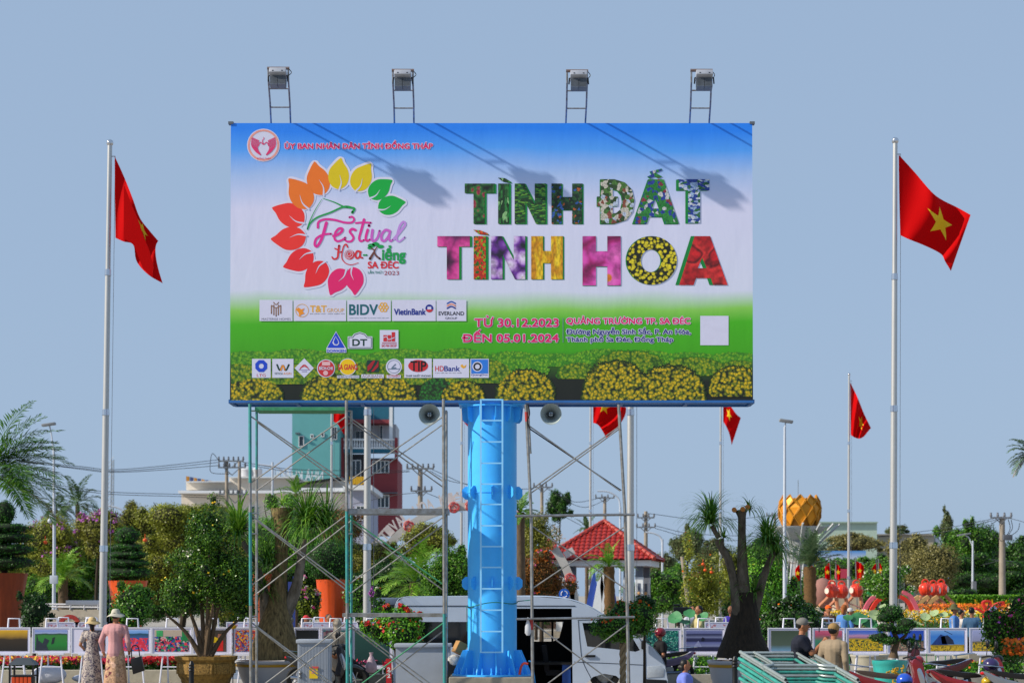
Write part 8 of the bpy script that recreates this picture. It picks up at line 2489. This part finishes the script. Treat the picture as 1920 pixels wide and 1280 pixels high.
hg = thing('hedge', (P(1830, 1120, 96).x, 96, 0), 'long clipped bright green hedge carrying yellow letters', 'hedge')
a, b = P(1762, 1116, 96), P(1935, 1150, 96)
MB().box(a.x, b.x, 96.1, 98, 0, a.z - .1).build('hedge_core', M_inner, hg, smooth=False)
n = 9000
cen = np.stack([nrs.uniform(a.x, b.x, n), nrs.uniform(95.9, 98.1, n), nrs.uniform(a.z - .9, a.z + .03, n)], axis=1); cen[:n // 2, 1] = 95.95 + nrs.rand(n // 2) * .12
quads_obj('hedge_leaves', leaf_quads(cen, np.tile(np.array([[0, -.7, .8]]), (n, 1)), .13, .6, .5), leaf_mat('hedge leaf', '#3c6c10', '#5c941a', '#84b42c'), hg)['kind'] = 'stuff'
ls = thing('letter_sign', (P(1840, 1135, 95.2).x, 95.2, 0), 'row of yellow standing letters in front of the hedge', 'sign')
M_ylet = mat('yellow letter', '#d8a008', .5)
X0 = 1757
for ch in 'MANG CHO ĐỜI MUÔN SẮC':
 if ch == ' ': X0 += 4.5; continue
 w_ = 8.4 if ch in 'MĐ' else (3.4 if ch == 'I' else 6.6)
 if ch in 'ĐM': w_ = 8
 vs, fs = text_mesh(ch, .03)
 y0_ = 1127 if ch in 'ỜẮÔ' else 1129.5
 h_ = 17
 top_ = 1129.5 if ch not in 'ỜẮÔ' else 1123
 mb = MB(); mb.v = [tuple(P(X0 + u * (w_ - 1), 1147 - v_ * (1147 - top_), 95.2)) for u, v_ in vs]; mb.f = list(fs)
 n_ = len(mb.v); mb.v += [(x, y + .1, z) for x, y, z in mb.v]; mb.f += [tuple(n_ + q for q in reversed(f_)) for f_ in fs]
 mb.build('letter', M_ylet, ls, smooth=False, norm=False)
 X0 += w_ + .6
mb = MB(); mb.box(P(1757, 0, 95.3).x, P(1930, 0, 95.3).x, 95.35, 95.45, .0, P(0, 1147.5, 95.3).z); mb.build('letter_base', M_gn, ls, smooth=False)
# small festival flags
for i, (x, yt, yb_, w_, pl) in enumerate(((1500, 1058, 1086, -9, 1), (1520, 1060, 1087, 10, 1), (1556, 1054, 1086, -9, 1), (1567, 1056, 1084, 9, 1), (1604, 1052, 1083, 16, 1), (1643, 1056, 1081, -8, 1), (1647, 1054, 1080, 7, 1), (1668, 1056, 1080, 5, 1), (1682, 1062, 1078, 9, 0), (1415, 1060, 1080, 8, 0), (1464, 1060, 1080, 8, 0), (1340, 1066, 1082, -9, 0))):
 Y = 100 + (i % 3)
 nm_ = ('left of the date palm trunk', 'right of the date palm trunk', 'left one in front of the pink roof', 'right one in front of the pink roof', 'right of the thin flagpole', 'left of the front flagpole, left of pair', 'left of the front flagpole, right of pair', 'just left of the front flagpole', 'just right of the front flagpole', 'between the ponytail palm branches', 'right of the ponytail palm', 'beside the olive sapling')[i]
 rt = thing('small_flag', (P(x, 1150, Y).x, Y, 0), 'small red festival flag ' + nm_, 'flag', 'small red festival flags')
 MB().tube([(P(x, 0, Y).x, Y, 0), P(x, yt - 7, Y)], .03, 5).build('pole', M_steel, rt)
 mb = MB(); N_ = 6
 for k in range(N_ + 1):
  u = k / N_; mb.v += [tuple(P(x + w_ * u, yt + 9 * u * u, Y + .1 * math.sin(u * 6))), tuple(P(x + w_ * u, yb_ + 1 - (2 if u > .8 else 0) + 3 * u, Y + .1 * math.sin(u * 6 + .8)))]
 for k in range(N_): mb.f.append((2 * k, 2 * k + 1, 2 * k + 3, 2 * k + 2))
 mb.build('cloth', M_flag, rt, norm=False)
 if pl: 
  c_ = P(x + w_ * .5, (yt + yb_) / 2 + 2, Y - .16)
  mb = MB(); mb.flat([(c_.x + (.14 if k % 2 == 0 else .06) * math.sin(k * math.pi / 5), c_.y, c_.z + (.14 if k % 2 == 0 else .06) * math.cos(k * math.pi / 5)) for k in range(10)]); mb.build('star', M_starf, rt, norm=False)
for i, (x, y) in enumerate(((1318, 1057), (1322, 1068), (1334, 1072), (1418, 1058), (1412, 1066), (85, 1016), (272, 1012))):
 Y = 60 if x < 400 else 77.5
 q = MB(); q.ell(P(x, y, Y), (.07, .07, .06), 12, 8); q.tube([P(x, y, Y) + Vector((0, 0, .08)), P(x, y, Y) + Vector((0, 0, .2))], .012, 5)
 tag(q.build('paper_lantern', mat('orange lantern paper', '#d85418', .6)), 'small orange lantern hanging ' + ('in the airy sapling, top', 'in the airy sapling, middle', 'in the airy sapling, lowest', 'between the palm branches, upper', 'between the palm branches, lower', 'in the far left tree', 'in the tree right of the left flagpole')[i], 'lantern', 'small hanging orange lanterns')
# ------------------------------------------------------------------ people
def remeshed(mb, name, m, parent, vox=.012, sm=3):
 o = mb.build(name, m, parent, norm=False)
 r_ = o.modifiers.new('r', 'REMESH'); r_.mode = 'VOXEL'; r_.voxel_size = vox; r_.use_smooth_shade = True
 s_ = o.modifiers.new('s', 'SMOOTH'); s_.iterations = sm; s_.factor = .5
 bpy.context.view_layer.update()
 me = bpy.data.meshes.new_from_object(o.evaluated_get(bpy.context.evaluated_depsgraph_get()))
 o.modifiers.clear(); old = o.data; o.data = me; bpy.data.meshes.remove(old)
 return o
def cloth(name, c, var=.06, sc=10): return mat('cloth ' + name, c, .85, 0, var, sc, .15)
M_trs = cloth('dark trousers', '#16181e')
def person(px, ytop, Y, label, rz=0.0, H=None, shirt=None, pants=None, dress=None, skirt=None, sleeve=1, arms=None, hat=None, hatm=None, hair=1, vox=.016, lean=(0, 0), seat=None, long=0, hairm=None, build=1.0, grp=None, head=(0, 0)):
 t_ = P(px, ytop, Y)
 H = H or t_.z
 z0_ = t_.z - H if seat is None else t_.z - H * .98 + 0
 rt = thing('person', (t_.x, Y, max(0, z0_) if seat is None else 0), label, 'person', grp)
 cr, sr = math.cos(rz), math.sin(rz)
 def W(x, y, z):          # body coordinates (x right hand side of the figure facing -y, units of height) -> world
  k = max(0, (z - .5)); x2 = x + lean[0] * k; y2 = y - lean[1] * k
  return Vector((t_.x + (x2 * cr - y2 * sr) * H, Y + (x2 * sr + y2 * cr) * H, z0_ + z * H - (abs(lean[1]) ** 2) * k * H * .3))
 A = arms or [((-.145, .0, .63), (-.15, -.04, .49)), ((.145, .0, .63), (.15, -.04, .49))]
 def legs(mb, r_):
  for s_ in (-1, 1):
   hp, kn, an = (s_ * .05, 0, .5), (s_ * .055, -.01, .28), (s_ * .055, .01, .05)
   if seat: kn, an = (s_ * .09, -.22, .48), (s_ * .09, -.2, .26)
   mb.cone(W(*hp), W(*kn), H * (.052 + r_), H * (.036 + r_), 10); mb.cone(W(*kn), W(*an), H * (.034 + r_), H * (.022 + r_), 10)
  return W(-.055, .01, .05)
 b_ = MB()
 hx, hy = head
 b_.cone(W(0, 0, .52), W(0, 0, .62), H * .07 * build, H * .068 * build); b_.cone(W(-.035, 0, .74), W(.035, 0, .74), H * .075 * build, H * .075 * build); b_.cone(W(0, 0, .62), W(0, 0, .75), H * .068 * build, H * .078 * build)
 b_.cone(W(0, 0, .79), W(hx * .3, -.005 + hy * .3, .87), H * .034, H * .031)
 Mh = Matrix.Rotation(rz, 3, 'Z')
 hc = W(hx, -.01 + hy, .928)
 b_.ell(hc, (H * .046, H * .056, H * .066), 14, 10, Mh); b_.ell(W(hx, -.03 + hy, .895), (H * .032, H * .032, H * .03), 10, 8, Mh)
 b_.ell(W(hx, -.066 + hy, .918), (H * .009, H * .014, H * .016), 8, 6, Mh)
 for s_ in (-1, 1): b_.ell(W(hx + s_ * .047, -.005 + hy, .922), (H * .007, H * .014, H * .019), 8, 6, Mh)
 for s_, (el, wr) in zip((-1, 1), A):
  sh = (s_ * .105 * build, 0, .79)
  b_.cone(W(*sh), W(*el), H * .03, H * .024, 10); b_.cone(W(*el), W(*wr), H * .023, H * .016, 10)
  d = (W(*wr) - W(*el)).normalized(); sd = d.cross(Vector((0, 0, 1)))
  sd = sd.normalized() if sd.length > .1 else Vector((1, 0, 0))
  w0 = W(*wr); pc = w0 + d * H * .028
  b_.cone(w0, pc, H * .015, H * .019, 8); up_ = sd.cross(d)
  for k in range(4):
   f0 = pc + sd * (k - 1.5) * H * .009; L_ = H * (.034, .04, .038, .03)[k]
   f1 = f0 + d * L_ * .6; f2 = f1 + (d * .5 - up_ * .6) * L_ * .6
   b_.cone(f0, f1, H * .0055, H * .005, 6); b_.cone(f1, f2, H * .005, H * .0045, 6)
  th = w0 + sd * s_ * H * -.012; b_.cone(th, th + (d * .8 + sd * s_ * -.7) * H * .03, H * .006, H * .005, 6)
 legs(b_, -.006)
 remeshed(b_, 'body', M_skin, rt, vox * .7)
 if shirt:
  m = MB(); zb_ = .50 - long
  m.cone(W(0, 0, zb_ + .04), W(0, 0, .62), H * (.083 + long * .1) * build, H * .076 * build); m.cone(W(-.045 * build, 0, .755), W(.045 * build, 0, .755), H * .078 * build, H * .078 * build); m.cone(W(0, 0, .62), W(0, 0, .745), H * .077 * build, H * .088 * build)
  m.cone(W(-.09 * build, 0, .795), W(.09 * build, 0, .795), H * .036, H * .036)
  for s_, (el, wr) in zip((-1, 1), A):
   sh = Vector((s_ * .105 * build, 0, .787)); e = Vector(el); w_ = Vector(wr)
   if sleeve >= 1: m.cone(W(*sh), W(*e), H * .04, H * .034, 10); m.cone(W(*e), W(*e.lerp(w_, .93)), H * .033, H * .024, 10)
   else: m.cone(W(*sh), W(*sh.lerp(e, .62)), H * .041, H * .038, 10)
  remeshed(m, 'shirt' if not dress else 'bodice', shirt, rt, vox, 2)
 if pants: m = MB(); m.cone(W(-.03, 0, .5), W(.03, 0, .5), H * .066, H * .066); legs(m, .008); remeshed(m, 'trousers', pants, rt, vox, 2)
 if skirt:
  m = MB(); n = 40; pr = [(.076, .60), (.088, .54), (.10, .48), (.118, .3), (.135, .12), (.13, .11), (.05, .3)]
  for r_, z_ in pr:
   for j in range(n):
    a = 2 * math.pi * j / n; rr_ = r_ * (1 + .05 * math.sin(a * 7 + z_ * 5) * (1 if z_ < .5 else 0))
    m.v.append(tuple(W(rr_ * 1.05 * math.cos(a), rr_ * .85 * math.sin(a), z_)))
  for k in range(len(pr) - 1):
   for j in range(n): m.f.append((k * n + j, k * n + (j + 1) % n, (k + 1) * n + (j + 1) % n, (k + 1) * n + j))
  m.build('skirt', skirt, rt)
 m = MB()
 for s_ in (-1, 1):
  f_ = (s_ * .055, -.0, .02) if not seat else (s_ * .09, -.2, .23)
  m.cone(W(f_[0], f_[1] + .01, f_[2]), W(f_[0], f_[1] - .075, f_[2] - .002), H * .021, H * .019, 8)
 m.build('shoes', M_black, rt)
 hm = hairm or M_hair
 if hair:
  m = MB(); m.ell(W(hx, .006 + hy, .942), (H * .051, H * .057, H * .058), 14, 10, Mh)
  if hair == 2: m.ell(W(hx, .045 + hy, .885), (H * .03, H * .022, H * .065), 10, 8, Mh)
  if hair == 3: m.ell(W(hx, .062 + hy, .90), (H * .028, H * .026, H * .03), 10, 8, Mh); m.ell(W(hx, .03 + hy, .90), (H * .044, H * .034, H * .045), 10, 8, Mh)
  remeshed(m, 'hair', hm, rt, vox * .8)
 m = MB()
 for s_ in (-1, 1): m.ell(W(hx + s_ * .018, -.0625 + hy, .932), H * .0055, 6, 4)
 m.build('eyes', M_black, rt); MB().ell(W(hx, -.062 + hy, .893), (H * .015, H * .004, H * .004), 8, 4, Mh).build('mouth', mat('lips', '#7c4038', .5), rt)
 if hat:
  c_ = W(hx, .0 + hy, .955)
  if hat == 'cap':
   m = MB(); m.ell(c_, (H * .056, H * .062, H * .052), 16, 10, Mh); m.ell(W(hx, -.065 + hy, .957), (H * .042, H * .045, H * .008), 12, 6, Mh)
  elif hat == 'helmet':
   m = MB(); m.ell(c_ + Vector((0, 0, -.004)), (H * .074, H * .082, H * .068), 20, 12, Mh); m.ell(W(hx, -.08 + hy, .955), (H * .05, H * .03, H * .008), 12, 6, Mh)
  elif hat == 'sun':
   m = MB(); n = 32
   for r_, z_ in ((.002, .062), (.035, .056), (.05, .035), (.056, .006), (.075, -.004), (.1, -.02), (.112, -.034), (.098, -.024), (.055, -.004)):
    for j in range(n):
     a = 2 * math.pi * j / n; wz = .008 * math.sin(a * 3 + 1) * (r_ > .07)
     m.v.append(tuple(c_ + Vector((math.cos(a) * r_ * H, math.sin(a) * r_ * H, (z_ + wz) * H))))
   for k in range(8):
    for j in range(n): m.f.append((k * n + j, k * n + (j + 1) % n, (k + 1) * n + (j + 1) % n, (k + 1) * n + j))
  elif hat == 'hood':
   m = MB(); m.ell(c_ + Vector((0, 0, -.02)), (H * .066, H * .07, H * .085), 16, 12, Mh); m.cone(W(0, 0, .8), W(hx * .6, hy * .6, .9), H * .06, H * .055)
  m.build(hat if hat in ('helmet', 'hood') else 'hat', hatm or cloth('beige', '#a89878'), rt)
 return rt
away = math.pi
M_floral = cell_mat('cloth small floral print', [(0, '#b4a8a0'), (.5, '#6c6474'), (.75, '#c4bab0'), (.9, '#4c4658')], 46, .85)
person(173, 1158, 41.6, 'woman in a patterned grey dress and straw sun hat, seen from behind', away + .15, shirt=M_floral, dress=1, skirt=M_floral, sleeve=0, arms=[((-.155, .01, .64), (-.13, -.1, .6)), ((.155, .01, .64), (.13, -.1, .6))], hat='sun', hatm=cloth('straw', '#c0a878', .15, 40), hair=2, vox=.014)
rz_ = away - .2
m_card, m_sk = cloth('dusty pink knit', '#b8888a', .05), cell_mat('cloth peach floral', [(0, '#c49c7c'), (.74, '#b88c6c'), (.86, '#7c3c44'), (.93, '#d8b098')], 11, .85)
person(217, 1143, 41.3, 'woman in a pink cardigan, peach floral skirt and white hat, seen from behind', rz_, shirt=m_card, skirt=m_sk, arms=[((-.17, .02, .62), (-.16, -.03, .52)), ((.175, .03, .62), (.17, -.03, .5))], hat='sun', hatm=cloth('cream white', '#b8b4a4'), hair=1, long=.06, vox=.014, build=1.12)
c_ = P(257, 1246, 41.1); rt = thing('handbag', c_ + Vector((0, 0, -.15)), 'black handbag hanging from the arm of the woman in pink', 'handbag')
MB().prism([c_ + Vector((x, 0, z)) for x, z in ((-.15, .13), (.08, .19), (.15, -.12), (-.09, -.2))], (0, .12, 0)).build('bag_body', M_black, rt, bevel=.015)
MB().tube(smooth_curve([c_ + Vector((-.13, .06, .13)), c_ + Vector((-.12, .06, .38)), c_ + Vector((0, .06, .4)), c_ + Vector((.05, .06, .17))], 5), .012, 6).build('strap', M_black, rt)
person(1499, 1158, 31.8, 'man in navy polo shirt and grey cap holding up a phone', math.pi / 2 - .15, shirt=cloth('navy', '#0e1426'), pants=M_trs, sleeve=0, arms=[((-.12, -.11, .66), (-.03, -.22, .79)), ((.13, -.14, .63), (.04, -.215, .78))], hat='cap', hatm=cloth('grey cap', '#6c6a66'), vox=.012, build=1.15, lean=(0, .06))
c_ = P(1536, 1180, 31.65); tag(MB().cbox(c_, (.012, .16, .08), rz=-.2).build('phone', M_black, bevel=.004), 'black phone held up by the man in the navy polo shirt', 'phone')
person(1563, 1168, 31.4, 'man in beige jacket and tan cap walking past the stacked frames', away - .75, shirt=cloth('beige jacket', '#8c7c66'), pants=M_trs, hat='cap', hatm=cloth('tan cap', '#8c7044'), vox=.012, build=1.15, arms=[((-.15, .02, .63), (-.14, -.03, .5)), ((.15, .02, .63), (.14, -.03, .5))], long=.02)
person(1238, 1181, 44.3, 'man in black shirt and dark red helmet on a motorcycle behind the van nose', -1.35, H=1.66, seat=1, shirt=cloth('black tee', '#0c0c0f'), pants=M_trs, sleeve=0, hat='helmet', hatm=mat('dark red helmet', '#7c1424', .25, coat=.6), vox=.014, arms=[((-.15, -.02, .64), (-.1, -.15, .6)), ((.15, .0, .64), (.13, -.12, .55))], build=1.1)
person(1284, 1238, 35.8, 'woman with bun in a periwinkle blouse crouching at the bottom edge, right of the van', 1.5, H=1.55, seat=1, shirt=cloth('periwinkle', '#6878c8'), pants=M_trs, hair=3, vox=.012, build=1.15)
person(632, 1162, 42.2, 'person in hooded beige coat standing behind the left scaffold posts', away - .3, shirt=cloth('hooded beige', '#a89c8c'), pants=M_trs, hat='hood', hatm=cloth('hooded beige', '#a89c8c'), long=.16, vox=.014, build=1.1, head=(.01, -.03))
person(684, 1200, 42.1, 'person in black bending forward with a plastic bag behind the left scaffold', -1.3, H=1.5, shirt=cloth('black tee', '#0c0c0f'), pants=M_trs, lean=(0, 1.0), arms=[((-.1, -.03, .64), (-.05, -.02, .52)), ((.12, -.03, .64), (.1, -.04, .52))], vox=.014, build=1.15)
c_ = P(696, 1243, 41.7); q = MB(); q.lathe([(.07, -.2), (.13, -.15), (.12, -.02), (.07, .1), (.03, .18), (.05, .24)], tuple(c_), 9, sy=.6)
tag(q.build('pink_plastic_bag', mat('pink plastic', '#b09aa8', .35, 0, .2, 12, 1.0)), 'pale pink plastic bag held by the bending person in black', 'bag')
wsh, bl_, dn = cloth('white shirt', '#b4b8c4'), cloth('blue shirt', '#4878b8'), cloth('denim', '#3c6080')
far_p = [(545, 1156, 52, 'grey haired man in white behind the gravel photo', dict(shirt=wsh, hairm=cloth('grey hair', '#6c6864'), rz=-1.2)),
 (566, 1161, 51, 'dark haired person facing away behind the gravel photo', dict(shirt=wsh, rz=away)),
 (574, 1153, 53, 'person with a red cap beside the orange pot', dict(shirt=cloth('slate', '#38445c'), hat='cap', hatm=cloth('red cap', '#b82c34'), rz=1.0)),
 (616, 1150, 52, 'man in white shirt lifting his hand in front of the orange pot', dict(shirt=wsh, rz=.8, arms=[((-.14, -.06, .68), (-.04, -.13, .84)), ((.14, -.08, .66), (.06, -.14, .82))])),
 (1297, 1135, 55, 'man with a dark vest over a white shirt beside the camera', dict(shirt=wsh, rz=.5)),
 (1311, 1134, 54, 'woman in pale yellow blouse and sunglasses among the lotus leaves', dict(shirt=cloth('pale yellow', '#c8bc88'), rz=-1.2, hair=2, arms=[((-.14, -.06, .66), (-.05, -.13, .6)), ((.14, -.05, .7), (.07, -.1, .86))])),
 (1371, 1134, 55, 'woman in purple left of the dark ponytail palm', dict(shirt=cloth('purple', '#4030a0'), rz=-.8, hair=2)),
 (1553, 1134, 60, 'person with an orange cap in the crowd left of the lanterns', dict(shirt=cloth('brown', '#5c4030'), hat='cap', hatm=cloth('orange cap', '#d8580c'), rz=.3)),
 (1533, 1139, 59, 'person with a pale sun hat in the crowd left of the lanterns', dict(shirt=cloth('olive cloth', '#5c5c44'), hat='sun', hatm=cloth('pale hat', '#b0a890'), rz=2)),
 (1583, 1132, 58, 'red haired person in a blue shirt under the lanterns', dict(shirt=bl_, hairm=cloth('auburn hair', '#8c5024'), hair=2, rz=2.4)),
 (1594, 1139, 60, 'person with a white cap raising a phone under the lanterns', dict(shirt=cloth('dark cloth', '#202028'), hat='cap', hatm=cloth('white cap', '#b8b8b8'), rz=1.2, arms=[((-.13, -.1, .68), (-.04, -.2, .76)), ((.13, -.1, .68), (.04, -.2, .76))])),
 (1650, 1146, 57, 'person in a white patterned top left of the bonsai', dict(shirt=cloth('white pattern', '#b4b0ac', .25, 40), rz=2.6, hat='sun', hatm=cloth('tan cap', '#8c7044'))),
 (1789, 1133, 56, 'man in blue shirt and olive hat in front of the yellow letters', dict(shirt=bl_, hat='sun', hatm=cloth('olive hat', '#4c5030'), rz=1.3)),
 (1802, 1141, 57, 'woman in white blouse right of the man in the olive hat', dict(shirt=cloth('white pattern', '#b4b0ac', .25, 40), rz=1.8)),
 (1822, 1137, 55, 'person in denim jacket with a camera seen from behind', dict(shirt=dn, rz=away - .4)),
 (1901, 1130, 57, 'person with a brown sun hat at the far right above the bougainvillea', dict(shirt=wsh, hat='sun', hatm=cloth('straw', '#c0a878', .15, 40), rz=-1.5))]
for px, y, Y, lb_, kw in far_p: person(px, y, Y, lb_, pants=M_trs, vox=.024, **kw)
c_ = P(1276, 1144, 54); rt = thing('video_camera', (c_.x, 54, 0), 'black video camera on a tripod among the lotus leaves', 'camera')
q = MB(); q.cbox(c_, (.4, .2, .2)); q.cbox(c_ + Vector((.25, 0, .02)), (.14, .12, .12)); q.cbox(c_ + Vector((-.1, 0, .15)), (.2, .06, .06)); q.build('camera_body', M_black, rt, bevel=.02)
for a in (0, 2.1, 4.2): MB().tube([c_ + Vector((0, 0, -.1)), (c_.x + .4 * math.cos(a), 54 + .4 * math.sin(a), 0)], .018, 5).build('tripod_leg', M_black, rt)

# ------------------------------------------------------------------ motorcycles
M_mred = mat('metallic red paint', '#8c1018', .22, .3, .05, coat=.8)
M_chr = mat('chrome', '#b8bcc4', .12, 1, .03)
M_seat = mat('black vinyl seat', '#1a1716', .4, 0, .1)
def moto(px, Y, label, paint, seatm=M_seat, flip=1, rz=0.0, sc_=1.0):
 x0_ = P(px, 1115, Y).x
 rt = thing('motorcycle', (x0_, Y, 0), label, 'motorcycle', 'motorcycles parked in front of the easels')
 V_ = lambda x, y, z: Vector((x0_ + x * flip, Y + y, z))
 for x in (-.58, .62):
  m = MB(); n = 24
  for r_, d in ((.17, -.03), (.26, -.045), (.285, -.02), (.285, .02), (.26, .045), (.17, .03)):
   for j in range(n):
    t = 2 * math.pi * j / n; m.v.append(tuple(V_(x + r_ * math.cos(t), d, .285 + r_ * math.sin(t))))
  for k in range(6):
   for j in range(n): m.f.append((k * n + j, k * n + (j + 1) % n, ((k + 1) % 6) * n + (j + 1) % n, ((k + 1) % 6) * n + j))
  w_ = m.build('wheel', M_rubber, rt)
  m = MB()
  for k in range(5):
   a = k * 1.257; m.tube([V_(x, 0, .285), V_(x + .18 * math.cos(a), 0, .285 + .18 * math.sin(a))], .014, 5)
  m.build('spokes', M_chr, w_)
 def shell(name, pts, hw, m_, pr=rt, bev=.03):
  MB().prism([V_(x, -hw, z) for x, z in smooth_curve([(a, b, 0) for a, b in pts], 4, True) for x, z in [(x, z)]] if False else [V_(p.x, -hw, p.y) for p in smooth_curve([(a, b, 0) for a, b in pts], 4, True)], (0, 2 * hw, 0)).build(name, m_, pr, bevel=bev)
 shell('tail_cowl', [(-.86, .80), (-.6, .70), (-.2, .60), (.05, .55), (.0, .42), (-.4, .48), (-.72, .62)], .11, paint)
 shell('seat', [(-.74, .80), (-.5, .79), (-.3, .76), (-.05, .74), (.04, .68), (-.2, .66), (-.55, .71)], .12, seatm)
 shell('leg_shield', [(.20, .40), (.26, .7), (.22, .93), (.30, 1.02), (.38, .96), (.44, .75), (.42, .5), (.34, .34)], .14, paint)
 shell('silver_trim', [(.30, .80), (.36, .84), (.43, .66), (.42, .5), (.37, .55)], .146, M_chr, bev=.01)
 shell('front_fender', [(.42, .50), (.6, .61), (.8, .52), (.78, .48), (.6, .54), (.46, .44)], .06, paint, bev=.015)
 shell('engine', [(-.3, .2), (.1, .22), (.2, .36), (.05, .5), (-.35, .44)], .1, M_steel)
 q = MB(); q.tube([V_(.62, -.05, .3), V_(.36, -.04, .9)], .022, 7); q.tube([V_(.62, .05, .3), V_(.36, .04, .9)], .022, 7); q.build('fork', M_chr, rt)
 q = MB(); q.tube(smooth_curve([V_(.16, -.34, 1.0), V_(.26, -.2, 1.03), V_(.3, 0, 1.0), V_(.26, .2, 1.03), V_(.16, .34, 1.0)], 5), .017, 7); q.build('handlebar', M_black, rt)
 q = MB(); q.ell(V_(.36, 0, .98), (.09, .13, .08), 14, 10); q.build('headlight', M_mred if paint is M_mred else M_black, rt)
 for s_ in (-1, 1):
  q = MB(); q.tube([V_(.22, s_ * .26, 1.02), V_(.25, s_ * .3, 1.2)], .008, 5); q.ell(V_(.25, s_ * .3, 1.24), (.035, .05, .075), 10, 8); q.build('mirror', M_black, rt)
 q = MB(); q.ell(V_(-.86, 0, .76), (.04, .08, .03), 10, 6); q.build('tail_light', mat('tail lamp red', '#b81018', .2), rt)
 q = MB(); q.tube(smooth_curve([V_(-.5, .0, .86), V_(-.84, .09, .90), V_(-.92, 0, .90), V_(-.84, -.09, .90), V_(-.5, .0, .86)], 5), .013, 6); q.build('grab_rail', M_chr, rt)
 q = MB(); q.tube([V_(-.1, -.13, .3), V_(-.75, -.15, .34)], .04, 8); q.build('exhaust', M_chr, rt)
 q = MB(); q.tube([V_(-.1, .1, .3), V_(-.05, .2, 0)], .015, 5); q.build('kickstand', M_black, rt)
 return rt
def helmet(px, py, Y, c, label, r_=.14):
 c_ = P(px, py, Y); q = MB(); q.ell(c_, (r_, r_ * 1.05, r_ * .9), 20, 14); rt = q.build('helmet', mat('helmet ' + c, c, .25, coat=.6))
 tag(rt, label, 'helmet'); q = MB(); q.cbox(c_ + Vector((0, -r_ * .9, -.02)), (r_ * 1.3, .1, .02)); q.build('peak', M_black, rt)
moto(1683, 33.2, 'red motorcycle with brown grey seat left of the other parked ones', M_mred, mat('brown seat', '#4c4038', .5))
moto(1832, 33.6, 'red motorcycle with black seat and a purple helmet on its handlebar', mat('bright metallic red', '#a4141c', .22, .3, .05, coat=.8))
moto(1742, 39.5, 'dark maroon motorcycle behind the bonsai pot', mat('maroon metallic', '#4c0c14', .25, .3, .05, coat=.8), flip=-1)
moto(1935, 33.0, 'silver motorcycle cut by the right picture edge', mat('silver paint', '#8c9096', .25, .5, .05, coat=.6))
moto(612, 41.4, 'dark motorcycle partly hidden by the upright cabinet', mat('black paint gloss', '#101218', .2, 0, .05, coat=.8))
moto(1232, 44.5, 'motorcycle under the man in the red helmet', mat('purple grey paint', '#584c70', .3, 0, .05, coat=.6), flip=-1)
helmet(1696, 1275, 32.9, '#1c4cb8', 'blue helmet resting on the brown grey seat')
helmet(1858, 1246, 33.3, '#2c2050', 'dark purple helmet hanging on a handlebar')
helmet(1851, 1277, 33.1, '#b89c18', 'yellow helmet hanging low beside the purple one', .1)
q = MB()
cq = P(1677, 1262, 36.9)
for k in range(26):
 a = rnd.uniform(0, 6.3); p = cq + Vector((rnd.uniform(-.14, .2), rnd.uniform(-.05, .1), rnd.uniform(-.12, .1)))
 q.tube(smooth_curve([p, p + Vector((.05 * math.cos(a), -.05, .05 * math.sin(a))), p + Vector((.08 * math.cos(a + .8), -.06, .08 * math.sin(a + .8)))], 3), .016, 5)
o_ = q.build('dried_flowers', mat('ochre dried flowers', '#a88410', .7, 0, .2, 20)); tag(o_, 'bunch of dried ochre flowers beside the turquoise bonsai pot', 'flowers')
